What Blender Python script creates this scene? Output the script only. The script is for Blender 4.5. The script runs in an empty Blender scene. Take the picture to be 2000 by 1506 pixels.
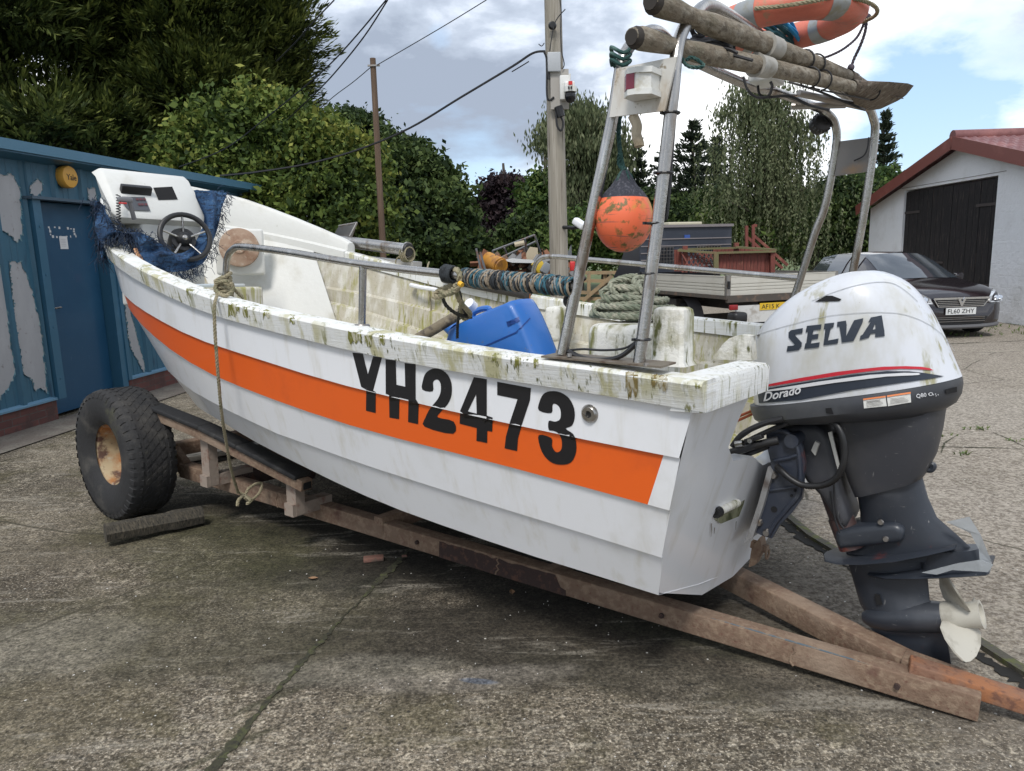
import bpy, bmesh, math, random
import numpy as np
from mathutils import Vector, Matrix, geometry
from mathutils.bvhtree import BVHTree
random.seed(7); rng=np.random.default_rng(7)
SC=bpy.context.scene; COL=SC.collection
# ------------------------------------------------------------------ camera
FPX=1447.0; CH=1.65
_d=Vector((224.,8050.,FPX)).normalized(); _up=-_d
_y=Vector((0,0,1))-_up*_up.z; _y.normalize(); _x=_y.cross(_up)
RC=Matrix((_x,_y,_up))                       # world = RC @ camera(x right, y down, z forward)
cam=bpy.data.cameras.new('camera'); camo=bpy.data.objects.new('camera',cam); COL.objects.link(camo)
cam.sensor_width=36; cam.lens=FPX/2000*36; cam.clip_start=.05; cam.clip_end=3000
_m=RC@Matrix(((1,0,0),(0,-1,0),(0,0,-1))); camo.matrix_world=Matrix.Translation((0,0,CH))@_m.to_4x4()
SC.camera=camo
SC.view_settings.view_transform='Standard'; SC.view_settings.look='None'; SC.view_settings.exposure=0.58; SC.view_settings.gamma=1
SUN_DIR=Vector((-.12,-.58,.80)).normalized()
# ------------------------------------------------------------------ world: sky texture under broken cloud
def ray(px,py): return (RC@Vector((px-1000,py-753,FPX))).normalized()
W=bpy.data.worlds.new('World'); SC.world=W; W.use_nodes=True
nt=W.node_tree; nt.nodes.clear()
def N(nt,t,**k):
    n=nt.nodes.new(t)
    for a,b in k.items():
        if a=='i':
            for q,v in b.items(): n.inputs[q].default_value=v
        else: setattr(n,a,b)
    return n
wo=N(nt,'ShaderNodeOutputWorld'); bg=N(nt,'ShaderNodeBackground',i={'Strength':.112}); nt.links.new(bg.outputs[0],wo.inputs[0])
sky=N(nt,'ShaderNodeTexSky',sky_type='NISHITA',sun_disc=False,sun_elevation=math.asin(SUN_DIR.z),sun_rotation=math.atan2(SUN_DIR.x,SUN_DIR.y))
tc=N(nt,'ShaderNodeTexCoord'); sep=N(nt,'ShaderNodeSeparateXYZ'); nt.links.new(tc.outputs['Generated'],sep.inputs[0])
def mth(nt,op,a,b=None,c=None,clamp=False):
    n=N(nt,'ShaderNodeMath',operation=op,use_clamp=clamp)
    for i,v in enumerate((a,b,c)):
        if v is None: continue
        if isinstance(v,(int,float)): n.inputs[i].default_value=v
        else: nt.links.new(v,n.inputs[i])
    return n.outputs[0]
zz=mth(nt,'ADD',mth(nt,'MAXIMUM',sep.outputs[2],0.0),.30)
cx=N(nt,'ShaderNodeCombineXYZ'); nt.links.new(mth(nt,'DIVIDE',sep.outputs[0],zz),cx.inputs[0]); nt.links.new(mth(nt,'DIVIDE',sep.outputs[1],zz),cx.inputs[1]); cx.inputs[2].default_value=.37
def wnoise(sc,det,rough,off):
    n=N(nt,'ShaderNodeTexNoise',i={'Scale':sc,'Detail':det,'Roughness':rough,'Distortion':.15}); mp=N(nt,'ShaderNodeMapping'); mp.inputs['Location'].default_value=(off,off*.7,0)
    nt.links.new(cx.outputs[0],mp.inputs[0]); nt.links.new(mp.outputs[0],n.inputs[0]); return n.outputs[0]
n1=wnoise(1.5,9,.54,3.1); n2=wnoise(4.2,8,.58,8.3)
def blob(px,py,rad,amp):
    d=ray(px,py); v=N(nt,'ShaderNodeVectorMath',operation='DISTANCE'); nt.links.new(tc.outputs['Generated'],v.inputs[0]); v.inputs[1].default_value=tuple(d)
    q=mth(nt,'DIVIDE',v.outputs['Value'],rad); q=mth(nt,'MULTIPLY',q,q); q=mth(nt,'MULTIPLY',q,-1.0); return mth(nt,'MULTIPLY',mth(nt,'POWER',2.718,q),amp)
# brightness field of the cloud deck: positive = sunlit white, negative = grey belly
br=mth(nt,'ADD',mth(nt,'MULTIPLY',mth(nt,'SUBTRACT',n1,.5),2.6),mth(nt,'MULTIPLY',mth(nt,'SUBTRACT',n2,.5),1.9))
for b in [(690,90,.22,-.40),(800,190,.13,-.42),(620,300,.12,-.15),(985,215,.075,-.55),(1040,250,.05,-.35),(960,90,.06,.35),(850,60,.06,.18),(1150,80,.10,-.22),(930,320,.06,.5),(1440,180,.22,.40),(1230,300,.12,.3),(1750,320,.07,.35),(1880,190,.08,.3),(1950,200,.07,.2),(1000,120,.05,.3),(1340,60,.08,-.25),(1700,60,.12,.25)]:
    br=mth(nt,'ADD',br,blob(*b))
ramp=N(nt,'ShaderNodeValToRGB'); nt.links.new(mth(nt,'ADD',mth(nt,'MULTIPLY',br,.72),.50),ramp.inputs[0])
e=ramp.color_ramp.elements; e[0].position=.12; e[0].color=(.24,.28,.35,1); e[1].position=.88; e[1].color=(.90,.91,.92,1)
for p,c in ((.36,(.36,.41,.49,1)),(.55,(.56,.61,.69,1)),(.72,(.74,.77,.81,1))):
    k=e.new(p); k.color=c
sc_=N(nt,'ShaderNodeMix',data_type='RGBA',blend_type='MULTIPLY'); sc_.inputs[0].default_value=1; nt.links.new(ramp.outputs[0],sc_.inputs[6]); sc_.inputs[7].default_value=(10.5,10.5,10.5,1)
bl=mth(nt,'MULTIPLY',mth(nt,'SUBTRACT',n2,.38),1.1)
for b in [(1800,245,.10,.75),(1790,150,.10,.25),(930,370,.085,.55),(860,75,.02,.35),(1500,100,.1,-.1),(1985,120,.06,.2)]: bl=mth(nt,'ADD',bl,blob(*b))
bl=mth(nt,'MULTIPLY',mth(nt,'SUBTRACT',bl,.32),1.9,clamp=True)
skb=N(nt,'ShaderNodeMix',data_type='RGBA'); skb.inputs[0].default_value=.5; nt.links.new(sky.outputs[0],skb.inputs[6]); skb.inputs[7].default_value=(3.6,5.2,7.4,1)
mx=N(nt,'ShaderNodeMix',data_type='RGBA'); nt.links.new(bl,mx.inputs[0]); nt.links.new(sc_.outputs[2],mx.inputs[6]); nt.links.new(skb.outputs[2],mx.inputs[7])
nt.links.new(mx.outputs[2],bg.inputs[0])
# ------------------------------------------------------------------ sun, softened by cloud
sl=bpy.data.lights.new('sun','SUN'); sl.energy=1.75; sl.angle=math.radians(14); sl.color=(1,.965,.92)
so=bpy.data.objects.new('sun',sl); COL.objects.link(so); so.rotation_euler=(-SUN_DIR).to_track_quat('-Z','Y').to_euler(); so.location=(0,0,20)

# ------------------------------------------------------------------ frames and picture measurements
class Fr:                                   # a right-handed frame: origin + 3 axes
    def __init__(s,o,x,y,z): s.o=Vector(o); s.R=Matrix((x,y,z)).transposed()
    def w(s,p): return s.o+s.R@Vector(p)
    def l(s,p): return s.R.transposed()@(Vector(p)-s.o)
    def m4(s,p=(0,0,0)): return Matrix.Translation(s.w(p))@s.R.to_4x4()
WORLD=Fr((0,0,0),(1,0,0),(0,1,0),(0,0,1))
BOAT=Fr((1.17425,2.92893,-.03909),(-.784419,.620231,0),(-.61981,-.783887,.036818),(.022836,.028881,.999322))
EYE=Vector((0,0,CH))
def hit(px,py,p0,n):
    r=ray(px,py); return EYE+r*((Vector(p0)-EYE).dot(n)/r.dot(n))
def at(px,py,**k):
    """point seen at a picture position, on the plane x=.. / y=.. / z=.. of a frame (default world); returned in that frame"""
    f=k.pop('f',WORLD); a,v=list(k.items())[0]; i='xyz'.index(a); n=f.R.col[i]; q=[0,0,0]; q[i]=v
    return f.l(hit(px,py,f.w(q),n))
def B(px,py,t=None,s=None,z=None):
    if t is not None: return at(px,py,y=t,f=BOAT)
    if s is not None: return at(px,py,x=s,f=BOAT)
    return at(px,py,z=z,f=BOAT)
# ------------------------------------------------------------------ materials
MATS={}
def newmat(name):
    m=bpy.data.materials.new(name); m.use_nodes=True; nt=m.node_tree; b=nt.nodes['Principled BSDF']; return m,nt,b
def mixc(nt,f,a,b):
    n=N(nt,'ShaderNodeMix',data_type='RGBA')
    for i,v in ((0,f),(6,a),(7,b)):
        if isinstance(v,(int,float)): n.inputs[i].default_value=v
        elif isinstance(v,tuple): n.inputs[i].default_value=(*v,1) if len(v)==3 else v
        else: nt.links.new(v,n.inputs[i])
    return n.outputs[2]
def nz(nt,scale,det=4,rough=.55,st=(1,1,1),rot=(0,0,0),off=0,coord=None,dist=0):
    tc=nt.nodes.get('TC') or N(nt,'ShaderNodeTexCoord',name='TC')
    mp=N(nt,'ShaderNodeMapping'); mp.inputs['Scale'].default_value=st; mp.inputs['Rotation'].default_value=rot; mp.inputs['Location'].default_value=(off,off*1.3,off*.7)
    nt.links.new(coord or tc.outputs['Object'],mp.inputs[0])
    n=N(nt,'ShaderNodeTexNoise',i={'Scale':scale,'Detail':det,'Roughness':rough,'Distortion':dist}); nt.links.new(mp.outputs[0],n.inputs[0]); return n.outputs[0]
def step(nt,v,lo,hi):
    n=N(nt,'ShaderNodeMapRange',clamp=True); n.interpolation_type='SMOOTHSTEP'; nt.links.new(v,n.inputs[0]); n.inputs[1].default_value=lo; n.inputs[2].default_value=hi; return n.outputs[0]
def mat(name,base,rough=.6,metal=0,layers=(),bump=(),spec=.5,coat=0,trans=0,rvar=0):
    """layers: (colour, noise scale, lo, hi, stretch[, masking noise scale, lo, hi])"""
    if name in MATS: return MATS[name]
    m,nt,b=newmat(name); col=None
    cur=tuple(base)
    for k,L in enumerate(layers):
        c,sc,lo,hi,st=L[:5]; f=step(nt,nz(nt,sc,5,.6,st,off=k*3.7+1),lo,hi)
        if len(L)>5: f=mth(nt,'MULTIPLY',f,step(nt,nz(nt,L[5],3,.6,off=k*5.1+9),L[6],L[7]))
        cur=mixc(nt,f,cur,c)
    if isinstance(cur,tuple): b.inputs['Base Color'].default_value=(*cur,1)
    else: nt.links.new(cur,b.inputs['Base Color'])
    b.inputs['Roughness'].default_value=rough; b.inputs['Metallic'].default_value=metal
    b.inputs['Specular IOR Level'].default_value=spec; b.inputs['Coat Weight'].default_value=coat
    b.inputs['Transmission Weight'].default_value=trans
    if rvar:
        r=nz(nt,9,4,.6,off=21); nt.links.new(mth(nt,'ADD',mth(nt,'MULTIPLY',mth(nt,'SUBTRACT',r,.5),rvar*2),rough),b.inputs['Roughness'])
    prev=None
    for sc,stg,st in bump:
        bn=N(nt,'ShaderNodeBump',i={'Strength':stg,'Distance':.01}); nt.links.new(nz(nt,sc,5,.6,st,off=13),bn.inputs['Height'])
        if prev: nt.links.new(prev,bn.inputs['Normal'])
        prev=bn.outputs[0]
    if prev: nt.links.new(prev,b.inputs['Normal'])
    MATS[name]=m; return m
U=(1,1,1)
# ------------------------------------------------------------------ mesh building
class MB:
    def __init__(s,f=WORLD): s.f=f; s.v=[]; s.q=[]; s.m=[]; s.mi=0
    def p(s,pt): s.v.append(s.f.w(pt)); return len(s.v)-1
    def face(s,idx): s.q.append(tuple(idx)); s.m.append(s.mi)
    def poly(s,pts): s.face([s.p(q) for q in pts]); return s
    def grid(s,rows,closeu=False,closev=False):
        ids=[[s.p(q) for q in r] for r in rows]; n=len(ids); m=len(ids[0])
        for i in range(n if closeu else n-1):
            for j in range(m if closev else m-1):
                a,b_=ids[i],ids[(i+1)%n]; s.face((a[j],a[(j+1)%m],b_[(j+1)%m],b_[j]))
        return ids
    def box(s,c,d,ax=None,bev=0):
        """box at centre c with full sizes d; ax: 3 axis vectors in the frame"""
        c=Vector(c); A=[Vector(a) for a in (ax or ((1,0,0),(0,1,0),(0,0,1)))]; h=[x/2 for x in d]
        if bev<=0:
            ids=[]
            for i in (-1,1):
                for j in (-1,1):
                    for k in (-1,1): ids.append(s.p(c+A[0]*h[0]*i+A[1]*h[1]*j+A[2]*h[2]*k))
            for q in ((0,1,3,2),(4,6,7,5),(0,4,5,1),(2,3,7,6),(0,2,6,4),(1,5,7,3)): s.face([ids[k] for k in q])
            return s
        bev=min(bev,min(h)*.9); bm=bmesh.new(); bmesh.ops.create_cube(bm,size=1)
        for v in bm.verts: v.co=Vector((v.co.x*d[0],v.co.y*d[1],v.co.z*d[2]))
        bmesh.ops.bevel(bm,geom=bm.edges[:],offset=bev,segments=3,affect='EDGES',profile=.5)
        o={}
        for v in bm.verts: o[v.index if v.index>=0 else id(v)]=None
        bm.verts.index_update(); mp=[s.p(c+A[0]*v.co.x+A[1]*v.co.y+A[2]*v.co.z) for v in bm.verts]
        for f in bm.faces: s.face([mp[v.index] for v in f.verts])
        bm.free(); return s
    def bar(s,a,b,w,h,up=(0,0,1),bev=0):
        a=Vector(a); b=Vector(b); x=(b-a); L=x.length; x.normalize(); u=Vector(up); y=u.cross(x).normalized(); z=x.cross(y)
        return s.box((a+b)/2,(L,w,h),(x,y,z),bev)
    def tube(s,path,r,n=10,closed=False,cap=True,rr=None):
        P=[Vector(q) for q in path]; m=len(P); rings=[]; t=None; u=None
        for i in range(m):
            if closed: d=(P[(i+1)%m]-P[i-1])
            else: d=P[min(i+1,m-1)]-P[max(i-1,0)]
            if d.length<1e-9: d=Vector((0,0,1))
            d.normalize()
            if u is None: u=d.orthogonal().normalized()
            else:
                u=(u-d*u.dot(d))
                u=u.normalized() if u.length>1e-6 else d.orthogonal().normalized()
            w=d.cross(u); R=rr[i] if rr else r
            rings.append([P[i]+u*math.cos(2*math.pi*k/n)*R+w*math.sin(2*math.pi*k/n)*R for k in range(n)])
        ids=s.grid(rings,closeu=closed,closev=True)
        if cap and not closed: s.face(list(reversed(ids[0]))); s.face(ids[-1])
        return s
    def rope(s,path,r,pitch=None,n=5,closed=False):
        P=resample(path,r*1.1,closed); pitch=pitch or r*6; L=0; u=None; strands=[[],[],[]]; m=len(P)
        for i in range(m):
            d=(P[(i+1)%m]-P[i-1]) if closed else P[min(i+1,m-1)]-P[max(i-1,0)]
            if d.length<1e-9: continue
            d.normalize()
            if u is None: u=d.orthogonal().normalized()
            else: u=(u-d*u.dot(d)).normalized()
            w=d.cross(u)
            if i: L+=(P[i]-P[i-1]).length
            for k in range(3):
                a=L/pitch*2*math.pi+k*2.0944; strands[k].append(P[i]+(u*math.cos(a)+w*math.sin(a))*r*.5)
        for k in range(3): s.tube(strands[k],r*.56,n)
        return s
    def lathe(s,prof,c,axis,n=28,cap=False):
        """prof: (radius, height along axis)"""
        a=Vector(axis).normalized(); u=a.orthogonal().normalized(); w=a.cross(u); c=Vector(c)
        ids=s.grid([[c+a*h+(u*math.cos(2*math.pi*k/n)+w*math.sin(2*math.pi*k/n))*r for k in range(n)] for r,h in prof],closev=True)
        if cap: s.face(list(reversed(ids[0]))); s.face(ids[-1])
        return s
    def prism(s,pts,d):
        """closed outline extruded by vector d"""
        d=Vector(d); P=[Vector(q) for q in pts]; n=len(P)
        a=[s.p(q) for q in P]; b=[s.p(q+d) for q in P]
        tri=geometry.tessellate_polygon([P])
        for t in tri: s.face([a[i] for i in t]); s.face([b[i] for i in reversed(t)])
        for i in range(n): s.face((a[i],a[(i+1)%n],b[(i+1)%n],b[i]))
        return s
    def sphere(s,c,r,nu=16,nv=10,sc=(1,1,1)):
        c=Vector(c); rows=[]
        for i in range(nv+1):
            th=math.pi*i/nv; rows.append([c+Vector((math.sin(th)*math.cos(2*math.pi*j/nu)*r*sc[0],math.sin(th)*math.sin(2*math.pi*j/nu)*r*sc[1],math.cos(th)*r*sc[2])) for j in range(nu)])
        s.grid(rows,closev=True); return s
    def obj(s,name,mats,parent=None,smooth=False,auto=None,rand=False):
        me=bpy.data.meshes.new(name); inv=ROOTM[parent.name].inverted() if parent is not None and parent.name in ROOTM else Matrix()
        V=[inv@v for v in s.v]; me.from_pydata(V,[],s.q)
        for m in (mats if isinstance(mats,(list,tuple)) else [mats]): me.materials.append(m)
        if len(me.materials)>1: me.polygons.foreach_set('material_index',s.m)
        bm=bmesh.new(); bm.from_mesh(me); bmesh.ops.remove_doubles(bm,verts=bm.verts,dist=1e-5); bmesh.ops.recalc_face_normals(bm,faces=bm.faces); bm.to_mesh(me); bm.free()
        o=bpy.data.objects.new(name,me); COL.objects.link(o)
        if smooth:
            me.polygons.foreach_set('use_smooth',[True]*len(me.polygons))
            if auto is None: auto=35
            me.set_sharp_from_angle(angle=math.radians(auto))
        if parent is not None:
            o.parent=parent; ROOTM[o.name]=ROOTM[parent.name]
        return o
ROOTM={}
def tag(o,label=None,cat=None,group=None,kind=None):
    if label: o['label']=label
    if cat: o['category']=cat
    if group: o['group']=group
    if kind: o['kind']=kind
    return o
def thing(name,label,cat,base=(0,0,0),f=WORLD,group=None):
    o=bpy.data.objects.new(name,None); COL.objects.link(o); o.empty_display_size=.1
    o.matrix_world=f.m4(base); ROOTM[o.name]=f.m4(base); tag(o,label,cat,group); return o
def split_mb(mb):
    """separate the loose pieces of a builder"""
    par=list(range(len(mb.v)))
    def fd(a):
        while par[a]!=a: par[a]=par[par[a]]; a=par[a]
        return a
    for f in mb.q:
        r=fd(f[0])
        for k in f[1:]: par[fd(k)]=r
    # weld coincident points so that grids sharing an edge stay together
    seen={}
    for i,v in enumerate(mb.v):
        k=(round(v.x,4),round(v.y,4),round(v.z,4))
        if k in seen: par[fd(i)]=fd(seen[k])
        else: seen[k]=i
    groups={}
    for f,m in zip(mb.q,mb.m): groups.setdefault(fd(f[0]),[]).append((f,m))
    out=[]
    for g in groups.values():
        n=MB(mb.f); mp={}
        for f,m in g:
            for k in f:
                if k not in mp: mp[k]=len(n.v); n.v.append(mb.v[k])
            n.q.append(tuple(mp[k] for k in f)); n.m.append(m)
        out.append(n)
    return out
def each(mb,name,m,par,smooth=False,auto=None):
    for q in split_mb(mb): o=q.obj(name,m,par,smooth,auto)
    return o
def single(mb,name,label,cat,mats,base,smooth=True,group=None,kind=None):
    """a thing made of one mesh, origin at its base"""
    M=mb.f.m4(base); inv=M.inverted(); old=mb.v; mb.v=[inv@v for v in old]; o=mb.obj(name,mats,None,smooth); mb.v=old
    o.matrix_world=M; ROOTM[o.name]=M; tag(o,label,cat,group,kind); return o
def resample(path,step_,closed=False):
    P=[Vector(p) for p in path]
    if closed: P=P+[P[0]]
    d=[0]
    for i in range(1,len(P)): d.append(d[-1]+(P[i]-P[i-1]).length)
    n=max(2,int(d[-1]/step_)); out=[]; j=0
    for k in range(n+(0 if closed else 1)):
        x=d[-1]*k/n
        while j<len(P)-2 and d[j+1]<x: j+=1
        q=(x-d[j])/max(1e-9,d[j+1]-d[j]); out.append(P[j].lerp(P[j+1],q))
    return out
def cr(pts,n=6,closed=False):
    """Catmull-Rom through points"""
    P=[Vector(p) for p in pts]; m=len(P); out=[]
    rngi=range(m) if closed else range(m-1)
    for i in rngi:
        if closed: a,b,c,d=P[i-1],P[i],P[(i+1)%m],P[(i+2)%m]
        else: a,b,c,d=P[max(i-1,0)],P[i],P[i+1],P[min(i+2,m-1)]
        for k in range(n):
            t=k/n; out.append(.5*((2*b)+(c-a)*t+(2*a-5*b+4*c-d)*t*t+(3*b-a-3*c+d)*t*t*t))
    if not closed: out.append(P[-1])
    return out
def decal(polys,bvh,name,m,parent,cell=14,off=.003,scale=1,ox=0,oy=0):
    """flat shapes measured in the picture, laid on a surface. polys: list of [outline, hole...]"""
    mb=MB()
    for loops in polys:
        loops=[[Vector((ox+x/scale,oy+y/scale,0)) for x,y in l] for l in loops]
        flat=[p for l in loops for p in l]; tri=geometry.tessellate_polygon(loops)
        bm=bmesh.new(); vs=[bm.verts.new(p) for p in flat]
        for t in tri:
            try: bm.faces.new([vs[i] for i in t])
            except ValueError: pass
        x0=min(p.x for p in flat); x1=max(p.x for p in flat); y0=min(p.y for p in flat); y1=max(p.y for p in flat)
        for k in range(1,int((x1-x0)/cell)+1): bmesh.ops.bisect_plane(bm,geom=bm.verts[:]+bm.edges[:]+bm.faces[:],plane_co=(x0+k*cell,0,0),plane_no=(1,0,0))
        for k in range(1,int((y1-y0)/cell)+1): bmesh.ops.bisect_plane(bm,geom=bm.verts[:]+bm.edges[:]+bm.faces[:],plane_co=(0,y0+k*cell,0),plane_no=(0,1,0))
        bm.verts.index_update(); ids=[]; last=3.
        for v in bm.verts:
            r=ray(v.co.x,v.co.y); loc,nn,ii,dist=bvh.ray_cast(EYE,r)
            if loc is None: loc=EYE+r*last; nn=-r
            else: last=dist
            if nn.dot(r)>0: nn=-nn
            ids.append(mb.p(loc+nn*off-r*off*.5))
        for f in bm.faces: mb.face([ids[v.index] for v in f.verts])
        bm.free()
    return mb.obj(name,m,parent)
def text_polys(txt,corner,ux,uy,size,shear=0,offset=0,align='LEFT'):
    """text outlines as triangles in picture units: corner + x*ux + y*uy"""
    c=bpy.data.curves.new('t','FONT'); c.body=txt; c.size=1; c.shear=shear; c.offset=offset; c.resolution_u=3; c.align_x=align
    o=bpy.data.objects.new('t',c); COL.objects.link(o); bpy.context.view_layer.update()
    me=o.to_mesh(); V=[v.co.copy() for v in me.vertices]; Fs=[tuple(p.vertices) for p in me.polygons]; o.to_mesh_clear()
    bpy.data.objects.remove(o); bpy.data.curves.remove(c)
    x=[v.x for v in V]; w=max(x)-min(x); x0=min(x)
    cx=Vector(corner); ux=Vector(ux); uy=Vector(uy)
    P=[cx+ux*((v.x-x0)/w)+uy*(v.y*size) for v in V]
    return P,Fs
def text_on(txt,c,ux,uy,h,name,m,parent,f=WORLD,shear=0,offset=0,width=None):
    """text laid in a frame plane: c=lower-left corner, ux unit dir, uy unit dir, h=cap height, width=total"""
    P,Fs=text_polys(txt,(0,0,0),(1,0,0),(0,1,0),1,shear,offset)
    mb=MB(f); c=Vector(c); ux=Vector(ux); uy=Vector(uy)
    for t in Fs: mb.poly([c+ux*P[i].x*width+uy*P[i].y*h/.7 for i in t])
    return mb.obj(name,m,parent)
def text_decal(txt,p0,p1,h,bvh,name,m,parent,shear=0,offset=0,off=.003):
    """text on a surface, baseline from picture point p0 to p1, cap height h px"""
    p0=Vector((*p0,0)); p1=Vector((*p1,0)); ux=p1-p0; up=Vector((ux.y,-ux.x,0)).normalized()
    P,Fs=text_polys(txt,p0,ux,up,h/.7,shear,offset)
    mb=MB(); ids=[]
    for v in P:
        r=ray(v.x,v.y); loc,nn,ii,dist=bvh.ray_cast(EYE,r)
        if loc is None: loc=EYE+r*3; nn=-r
        if nn.dot(r)>0: nn=-nn
        ids.append(mb.p(loc+nn*off-r*off*.5))
    for t in Fs: mb.face([ids[i] for i in t])
    return mb.obj(name,m,parent)
# ================================================================== materials used all over
STEEL=mat('stainless',(.40,.385,.365),.27,1,[((.20,.15,.11),9,.52,.72,(1,1,.25)),((.55,.54,.52),26,.52,.7,(1,1,.15))],rvar=.14,bump=((60,.12,U),))
STEELD=mat('dull_stainless',(.34,.32,.30),.42,1,[((.33,.25,.17),9,.5,.72,U)],rvar=.1)
RUST=mat('rusty_steel',(.180,.118,.080),.9,0,[((.25,.178,.122),30,.44,.66,U),((.15,.08,.055),60,.54,.70,U),((.27,.20,.145),3,.50,.75,U),((.11,.055,.04),5,.60,.74,U)],bump=((60,.5,U),(18,.4,U)))
RUSTD=mat('scaled_rust',(.045,.028,.024),.95,0,[((.10,.05,.035),30,.5,.7,U)],bump=((45,.6,U),))
RUSTO=mat("orange_rust",(.21,.115,.075),.9,0,[((.30,.125,.055),5,.46,.64,U),((.15,.07,.045),30,.5,.66,U)],bump=((60,.4,U),))
RUBBER=mat('tyre_rubber',(.022,.022,.023),.82,0,[((.075,.07,.062),5,.46,.75,U),((.10,.10,.05),3,.62,.8,U)],bump=((50,.35,U),))
BLACK=mat('black_plastic',(.012,.012,.013),.45)
CABLE=mat('black_cable',(.014,.014,.016),.5)
ROPEM=mat('natural_rope',(.30,.26,.17),.95,0,[((.16,.16,.09),20,.45,.7,U)],bump=((160,.5,U),))
ROPEG=mat('green_grey_rope',(.27,.28,.21),.95,0,[((.13,.16,.11),12,.45,.7,U),((.38,.36,.28),30,.5,.7,U)],bump=((160,.5,U),))
ROPET=mat('teal_rope',(.018,.060,.055),.9,0,[((.10,.17,.15),20,.45,.7,U)])
ROPEK=mat('dark_purple_rope',(.05,.04,.055),.9,0,[((.12,.10,.12),20,.45,.7,U)])
ALG=(.155,.155,.035); ALGD=(.085,.09,.02); DIRT=(.30,.25,.18)
GEL=mat('white_gelcoat',(.74,.75,.77),.28,0,[((.62,.61,.575),5,.50,.78,(2.6,2.6,.35)),((.55,.54,.50),2.2,.55,.9,U),((.35,.30,.22),90,.72,.80,U,3,.4,.7)],coat=.25,spec=.5)
CAPM=mat('weathered_white_cap',(.70,.71,.70),.6,0,[((.62,.61,.56),26,.46,.74,(.25,.25,5)),((.44,.42,.26),6,.46,.62,(2.5,2.5,.3),1.6,.40,.58),(ALG,9,.53,.64,(4.4,4.4,.30),2.3,.47,.60),(ALGD,18,.55,.66,(4.2,4.2,.5),2.9,.48,.60),((.33,.29,.22),70,.60,.72,(.5,.5,4),5,.38,.66)],bump=((34,.18,(.25,.25,5)),(120,.12,U)))
INM=mat('stained_inner_gelcoat',(.58,.56,.50),.6,0,[((.42,.385,.30),5,.38,.60,(2,2,.6)),((.30,.285,.10),8,.46,.62,(3.5,3.5,.3),1.3,.36,.54),((.13,.13,.04),16,.56,.70,(4,4,.4),2.2,.5,.64),((.22,.17,.12),40,.60,.74,(2,2,.6))],bump=((30,.4,U),))
INB=mat('clean_inner_gelcoat',(.62,.62,.59),.5,0,[((.45,.43,.36),3,.5,.8,U),((.30,.27,.2),30,.66,.8,(1,1,.5))],bump=((25,.2,U),))
POSTM=mat('algae_stained_post',(.66,.65,.60),.65,0,[((.42,.40,.30),12,.45,.7,U),(ALG,7,.50,.68,(2,2,.4)),(ALGD,15,.58,.72,(2,2,.6))],bump=((60,.5,U),))
ORG=mat('orange_vinyl',(.74,.115,.012),.36,0,[((.55,.085,.02),3,.5,.85,U),((.80,.22,.08),60,.70,.78,U,4,.5,.7)],coat=.15)
LET=mat('black_vinyl',(.010,.010,.012),.35,0,[((.05,.045,.05),50,.66,.75,(1,1,1))])
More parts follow.
